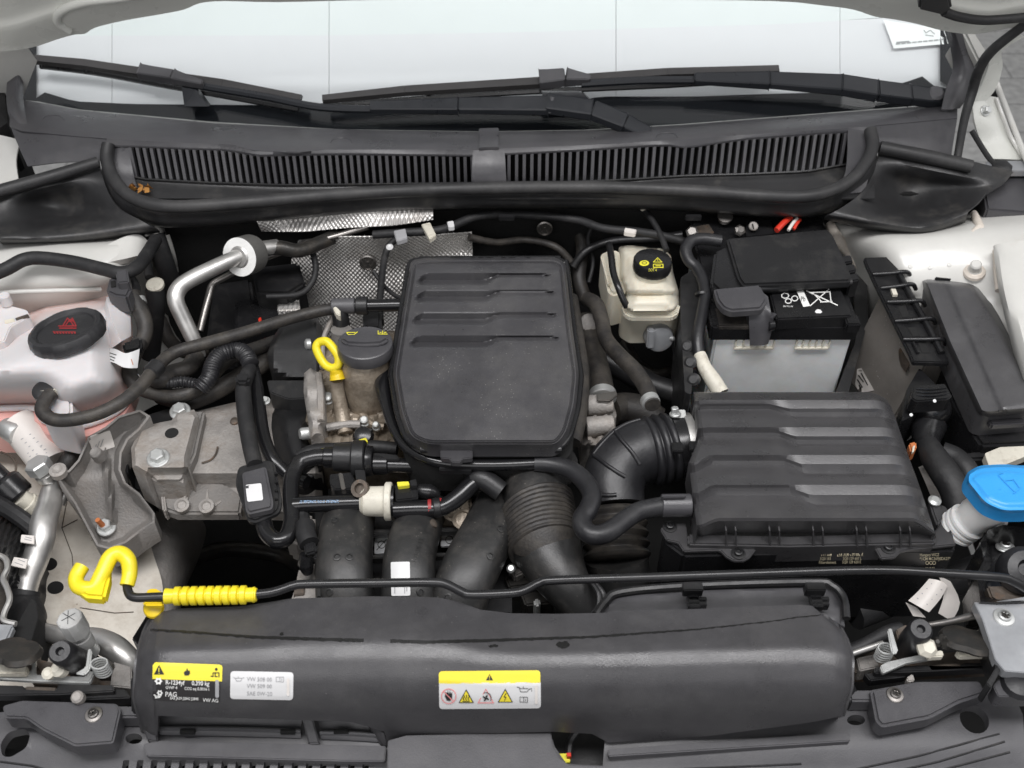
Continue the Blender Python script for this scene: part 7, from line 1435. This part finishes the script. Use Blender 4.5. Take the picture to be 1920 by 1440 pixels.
M().box(P(1392, 598, -.012), (.035, 0, 0), (0, .018, 0), (0, 0, .004)).build('strap_pad', 'hose_rubber', hd, bevel=.002)
nc = hose('battery_cable', 'thick dark grey battery cable bending down beside the battery', [(1352, 452, .02), (1320, 448, .022), (1296, 452, .022), (1286, 468, .018), (1292, 488, .012), (1306, 502, .008), (1318, 525, .004), (1322, 550, .0), (1318, 580, -.006), (1312, 610, -.012), (1308, 640, -.02), (1312, 680, -.035)], [.0082, .0082, .0082, .0082, .0078, .0078, .0078, .0078, .0076, .0076, .0076, .0076], 'clean_hose', 'cable', n=14)
ws2 = M().tube(T([(1312, 665, -.025), (1322, 690, -.03), (1338, 715, -.038), (1352, 738, -.045)]), [.008, .009, .0105, .0105], n=14).build('white_sleeve', 'cream_plastic', nc, 60)
for u, v in ((1316, 552),): clampring(P(u, v, .0), V((0, -.5, -.3)), .0079, .004, 'black_plastic', 'cable_tie', nc)
prism_px([(1276, 520), (1300, 505), (1310, 520), (1310, 560), (1304, 640), (1296, 740), (1284, 735), (1276, 600)], -.03, .12, 'cowl_ledge', 'tray_wall', bt, bevel=.006, r=4)
for (u, v) in ((1290, 650), (1296, 680), (1302, 712)): M().lathe(P(u, v, -.03), (-.3, -.5, .6), [(.008, 0), (.008, .006), (.005, .008)], 14).build('wall_stud', 'cowl_ledge', bt)
prism_px([(1600, 520), (1625, 500), (1628, 600), (1590, 740), (1565, 740), (1604, 640)], -.09, .12, 'cowl_ledge', 'tray_wall', bt, bevel=.006, r=4)
# terminal clamps behind the battery
tcmp = thing('earth_clamp', 'metal cable clamps and bolts in the shadow behind the battery', 'clamp', P(1330, 440, -.02))
M().lathe(P(1298, 438, .0), (-.2, -.5, .9), [(.007, 0), (.009, .001), (.009, .007), (.006, .009)], 6).build('nut', 'dark_pipe', tcmp)
M().lathe(P(1385, 434, .0), (.2, -.5, .9), [(.006, 0), (.008, .001), (.008, .006), (.005, .008)], 6).build('nut', 'dark_pipe', tcmp)
prism_px([(1296, 425), (1330, 418), (1342, 436), (1330, 446), (1300, 446)], -.008, .012, 'rust_metal', 'clamp_plate', tcmp, bevel=.002)
prism_px([(1346, 428), (1388, 424), (1386, 440), (1350, 442)], -.010, .010, 'rust_metal', 'clamp_plate', tcmp, bevel=.002)
M().lathe(P(1412, 425, .002), (0, -.55, .8), [(.0065, 0), (.0065, .003), (.0055, .004)], 22).build('slotted_stud', 'cast_aluminium', tcmp)
M().bar(P(1411, 420, .0082), P(1413, 429, .0078), .0016, .001, up=(0, -.55, .8)).build('slot', 'dark_void', tcmp)
M().lathe(P(1358, 412, .0), (0, -.3, 1), [(.009, 0), (.009, .006), (.011, .006), (.011, .009), (.006, .010)], 18).build('stud', 'dark_pipe', tcmp)
prism_px([(1395, 412), (1450, 410), (1455, 440), (1395, 446)], -.006, .03, 'black_plastic', 'stud_block', tcmp, bevel=.003)
for k, (p0, p1, m) in enumerate((((1456, 432, .01), (1482, 408, .012), 'red_wire'), ((1478, 432, .01), (1494, 410, .012), 'label_cream'), ((1488, 430, .008), (1500, 412, .01), 'red_wire'))):
    o = M().tube([P(*p0), (P(*p0)+P(*p1))/2+V((0, 0, .002)), P(*p1)], .0042 if k == 0 else .0024, n=10).build('fuse_wire', m); tag(o, ('thick red wire rising behind the battery cover', 'thin cream wire between two red wires behind the battery', 'thin red wire beside the cream wire behind the battery')[k], 'wire', 'wires behind the battery')
prism_px([(1498, 418), (1545, 412), (1552, 436), (1500, 440)], -.012, .02, 'cast_grey', 'metal_foot', tcmp, bevel=.003)

# ---- engine control unit
eu = thing('control_unit', 'speckled metal engine control unit under a slotted black guard', 'control unit', P(1670, 740, -.2))
A_, B_, C_, D_ = P(1650, 560, -.055), P(1735, 690, -.055), P(1676, 770, -.16), P(1585, 660, -.16)
M().prism(T([(1655, 540, -.04), (1738, 680, -.04), (1675, 790, -.15), (1640, 770, -.15), (1575, 700, -.15)]), (.05, .01, -.02)).build('metal_case', 'ecu_metal', eu, bevel=.003)
mcase = eu.children[0]
guard = prism_px([(1620, 482), (1676, 480), (1688, 505), (1775, 665), (1781, 680), (1712, 678), (1706, 662), (1648, 545), (1624, 494)], plat(1700, 580, -.008, .10), .008, 'satin_black', 'guard_plate', eu, bevel=.0015)
gpl = plat(1700, 580, -.008, .10)
for (ul, vl, ur, vr) in ((1637, 514, 1706, 510), (1652, 540, 1716, 533), (1664, 566, 1733, 564), (1678, 602, 1752, 597), (1694, 636, 1772, 636)):
    M().tube([gpl.p(ul, vl, .001), gpl.p((ul+ur)/2, (vl+vr)/2, .006), gpl.p(ur-6, vr, .007), gpl.p(ur+1, vr+9, -.004)], .0030, n=8).build('guard_rib', 'satin_black', eu, 60)
M().tube([gpl.p(1686, 514, .003), gpl.p(1710, 558, .003), gpl.p(1740, 612, .003), gpl.p(1766, 662, .003)], .0040, n=8).build('guard_spine', 'satin_black', eu)
for q in ([(1668, 542), (1680, 540), (1686, 554), (1674, 556)], [(1682, 574), (1698, 572), (1706, 594), (1692, 596)], [(1702, 614), (1718, 612), (1726, 630), (1712, 632)], [(1720, 640), (1736, 640), (1746, 662), (1728, 662)]):
    o = M().prism([gpl.p(u, v, .0006) for u, v in q], (0, 0, -.006)).build('guard_slot', 'dark_void', eu, bevel=.0005)
M().tube([gpl.p(1712, 642, .002), gpl.p(1722, 662, .002)], .002, n=6).build('guard_tab', 'satin_black', eu)
M().box(gpl.p(1676, 548, .002), (.003, 0, 0), (0, .007, 0), (0, 0, .002)).build('slot_pin', 'cream_plastic', eu)
prism_px([(1686, 652), (1694, 650), (1708, 680), (1702, 690), (1692, 676)], -.06, .01, 'rust_metal', 'case_tab', eu, bevel=.001)
decal(mcase, *poly2([(1608, 692), (1616, 690), (1640, 732), (1612, 738), (1604, 720)]), 'paper_label', 'label_cream', eu, .0008)
vs, fs = strokes([[(1611, 704), (1620, 716)], [(1609, 712), (1618, 726)], [(1616, 700), (1628, 722)], [(1612, 722), (1616, 732)]], 2.2); decal(mcase, vs, fs, 'label_print', 'ink_black', eu, .0012)
ek = thing('control_plug', 'rounded black plug with ridged lid on the control unit', 'plug', P(1740, 800, -.12))
prism_px([(1700, 730), (1724, 690), (1755, 720), (1748, 735), (1712, 780), (1690, 790)], -.035, .06, 'satin_black', 'plug_side', ek, bevel=.005, r=4)
prism_px([(1712, 722), (1772, 718), (1786, 742), (1778, 748), (1718, 752), (1708, 745)], -.008, .022, 'satin_black', 'plug_lid', ek, bevel=.003, r=3)
for dv in (728, 734, 740): M().tube(T([(1718, dv, -.0075), (1745, dv+1.5, -.0065), (1774, dv-1, -.0075)]), .0011, n=6).build('lid_ridge', 'satin_black', ek)
M().lathe(P(1745, 785, -.09), P(1746, 752, -.015)-P(1745, 785, -.09), [(.008, 0), (.014, .01), (.021, .030), (.024, .05), (.022, .066), (.014, .074), (.0001, .077)], 30).build('plug_dome', 'satin_black', ek, 60)
for (u, v) in ((1752, 752), (1708, 778)): M().lathe(P(u, v, .004 if u > 1740 else -.02), (0, -.5, .8), [(.002, 0), (.002, .001), (.0001, .0015)], 12).build('paint_dot', 'label_white', ek)
M().tube(T([(1740, 800, -.06), (1738, 825, -.06), (1744, 845, -.06)]), [.022, .016, .013], n=18).build('plug_neck', 'satin_black', ek, 60)
hose('control_loom', 'thick taped loom dropping from the control plug to the blue cap', [(1738, 830, -.055), (1752, 858, -.055), (1772, 888, -.055), (1790, 920, -.06), (1800, 960, -.07)], [.012, .016, .017, .017, .016], 'tape', 'wiring loom', n=14)
hose('control_loom', 'second taped loom bending behind the blue cap', [(1765, 848, -.06), (1790, 858, -.06), (1812, 880, -.06), (1825, 915, -.07)], .013, 'tape', 'wiring loom', n=14)
cp = thing('amber_connector', 'small amber connector between filter box and control plug', 'connector', P(1714, 840, -.06))
prism_px([(1704, 830), (1718, 826), (1720, 840), (1708, 848)], -.04, .02, 'orange_rust', 'connector_body', cp, bevel=.002); prism_px([(1712, 836), (1716, 834), (1714, 846), (1710, 848)], -.037, .004, 'cream_plastic', 'connector_tab', cp, bevel=.0006)

# ---- fuse box
fx = thing('fuse_box', 'smooth black fuse box with rounded lid beside the white wing', 'fuse box', P(1830, 800, -.12))
FXO = rnd([(1722, 524), (1738, 517), (1778, 520), (1822, 526), (1838, 536), (1872, 590), (1945, 730), (1950, 776), (1850, 785), (1832, 780), (1770, 645)], [14, 10, 4, 10, 14, 6, 4, 10, 10, 10, 6], 4)
hplate(FXO, lambda u, v, d: -.020+.024*smooth(d/13)+.006*smooth((u-(1760+(v-520)*.44))/16)*smooth(d/20)-.00004*(v-650), 'lid', 'faded_black', fx, step=(6, 6), depth=.03, ang=50, rings=(2, 4, 7, 10, 13, 17), lines=[[(1760+o_, 520), (1876+o_, 784)] for o_ in (0, 5, 10, 16)])
prism_px([(1740, 610), (1770, 660), (1830, 790), (1858, 796), (1950, 790), (1950, 830), (1840, 835), (1790, 760)], -.055, .08, 'satin_black', 'base', fx, bevel=.004)
prism_px([(1752, 514), (1784, 516), (1784, 524), (1754, 522)], .0, .012, 'satin_black', 'lid_clip', fx, bevel=.001)
prism_px([(1852, 786), (1918, 782), (1925, 792), (1860, 796)], -.028, .010, 'cowl_plastic', 'lid_catch', fx, bevel=.002)
fl2 = fx.children[0]; vs, fs = strokes([[(1810, 624), (1818, 634)], [(1812, 634), (1820, 636)], [(1809, 626), (1811, 638)]], 1.4); decal(fl2, vs, fs, 'moulded_mark', 'grey_plastic', fx, .0004)
prism_px([(1800, 850), (1870, 838), (1890, 848), (1850, 860), (1802, 862)], -.07, .03, 'black_plastic', 'box_foot', fx, bevel=.003)

# ---- washer filler
wf = thing('washer_filler', 'bright blue washer fluid cap on a white ribbed neck', 'washer filler', P(1800, 1000, -.1))
na, nb = P(1788, 996, -.04), P(1872, 938, .02); ax = (nb-na).normalized(); L = (nb-na).length
pr = []
for k in range(3): c = L*.10+.007*k; pr += [(.0175, c-.0030), (.0215, c-.0018), (.0215, c+.0012), (.0175, c+.0024)]
M().lathe(na, ax, [(.0165, 0)]+pr+[(.0185, L*.45), (.020, L*.5), (.0205, L*.95), (.0205, L*1.05)], 36).build('neck', 'white_plastic', wf, 40)
prism_px([(1850, 960), (1895, 962), (1890, 984), (1858, 985)], -.005, .02, 'white_plastic', 'neck_foot', wf, bevel=.003)
CO = rnd([(1810, 905), (1812, 886), (1835, 873), (1880, 870), (1940, 874), (1985, 900), (1985, 940), (1940, 962), (1880, 963), (1850, 950), (1838, 940)], [8, 8, 12, 20, 20, 20, 20, 20, 20, 8, 8], 5)
wcap = hplate(CO, lambda u, v, d: .040+.012*smooth(d/6)+.003*smooth((d-10)/8)-.016*smooth((v-925)/45)*0, 'cap', 'blue_plastic', wf, step=(6, 6), depth=.014, ang=45, rings=(1.5, 3, 4.5, 6, 10, 14, 18))
vs, fs = strokes([[(1872, 892), (1885, 906), (1904, 924)], [(1885, 902), (1900, 900), (1912, 916), (1900, 926)], [(1873, 890), (1880, 888)], [(1876, 916), (1874, 918)]], 1.6)
decal(wcap, vs, fs, 'moulded_symbol', 'blue_plastic', wf, .0012)
wp = thing('wing_strut', 'white painted strut sloping up behind the blue cap', 'strut', P(1880, 860, -.1))
prism_px([(1846, 850), (1900, 828), (1970, 800), (1970, 836), (1892, 868), (1858, 884)], -.06, .012, 'cream_plastic', 'strut_plate', wp, bevel=.003, r=4)
pp2 = thing('paper_tags', 'crumpled cream paper tags in the gap below the filter box', 'paper tag', P(1740, 1130, -.12))
o = sheet([[(1742, 1085, -.07), (1760, 1088, -.065), (1778, 1096, -.07)], [(1722, 1108, -.075), (1742, 1116, -.07), (1764, 1122, -.075)], [(1703, 1126, -.08), (1724, 1138, -.076), (1742, 1148, -.08)]], 'paper_sheet', 'label_cream', pp2, su=3, sv=3, thick=.0008)
vs, fs = strokes([[(1720+k*9, 1122-k*9), (1738+k*9, 1133-k*9)] for k in range(4)], 1.8); decal(o, vs, fs, 'paper_print', 'ink_grey', o, .0006)
sheet([[(1760, 1080, -.06), (1782, 1090, -.065)], [(1770, 1112, -.08), (1800, 1130, -.085)], [(1760, 1150, -.09), (1785, 1165, -.1)]], 'paper_sheet', 'label_cream', pp2, su=3, sv=3, thick=.0008)
sheet([[(1698, 1130, -.09), (1718, 1140, -.085)], [(1712, 1155, -.095), (1735, 1158, -.09)]], 'paper_sheet', 'label_cream', pp2, su=3, sv=3, thick=.0008)
pq = sheet([[(1722, 876, -.10), (1742, 872, -.095), (1762, 900, -.1)], [(1735, 905, -.10), (1755, 908, -.09), (1776, 925, -.1)], [(1745, 930, -.11), (1765, 935, -.10), (1778, 930, -.11)]], 'cloth_patch', 'label_cream', None, su=4, sv=4, thick=.003); tag(pq, 'beige fabric patch beside the filter box corner', 'fabric patch')
hose('lower_loom', 'dark pipe in the gap under the prop rod beside the filter box', [(1600, 1150, -.16), (1680, 1120, -.16), (1780, 1090, -.16), (1860, 1060, -.16)], .02, 'tape', 'pipe', n=10)

# ---- dim wiring and pipes in the deep gaps
for nm, lb, pts, r, m_ in (
    ('gap_hose', 'dim hose between the engine cover and the brake fluid bottle', [(1085, 430, -.06), (1092, 470, -.08), (1086, 520, -.10), (1098, 560, -.12)], .010, 'hose_rubber'),
    ('gap_wire', 'thin wire hanging beside the rear corner of the engine cover', [(1110, 425, -.03), (1102, 450, -.05), (1112, 490, -.08), (1104, 530, -.10)], .003, 'tape'),
    ('gap_cable', 'dusty cable curling below the bulkhead loom near the emblem fastener', [(880, 445, -.03), (930, 455, -.05), (985, 450, -.06), (1040, 462, -.06), (1070, 490, -.08)], .0055, 'hose_rubber'),
    ('gap_pipe', 'dull metal pipe in the dark well below the master cylinder', [(1170, 640, -.16), (1195, 680, -.17), (1230, 700, -.18), (1270, 690, -.18)], .007, 'dark_metal'),
    ('gap_lead', 'black lead dropping beside the battery tray wall', [(1270, 560, -.06), (1262, 610, -.09), (1268, 660, -.11), (1275, 720, -.13)], .006, 'tape'),
    ('gap_tube', 'dusty tube in the dark well between coolant tank and refrigerant pipe', [(300, 600, -.14), (320, 640, -.15), (350, 660, -.15), (400, 650, -.15)], .010, 'hose_rubber'),
    ('gap_strut', 'dull steel bar low in the well under the cast engine block', [(330, 1060, -.34), (420, 1030, -.36), (520, 1040, -.38), (580, 1070, -.38)], .012, 'dark_metal'),
    ('gap_conduit', 'black conduit low behind the fan cowl clips', [(1200, 1090, -.14), (1300, 1078, -.14), (1450, 1070, -.14), (1600, 1085, -.15)], .008, 'tape'),
    ('gap_line', 'thin metal line under the control plug beside the fuse box', [(1790, 700, -.12), (1800, 760, -.13), (1810, 820, -.14), (1800, 880, -.14)], .005, 'dark_metal')):
    hose(nm, lb, pts, r, m_, 'hose' if 'hose' in nm or 'tube' in nm else 'wire' if 'wire' in nm or 'lead' in nm else 'cable' if 'cable' in nm or 'conduit' in nm else 'pipe', n=10)
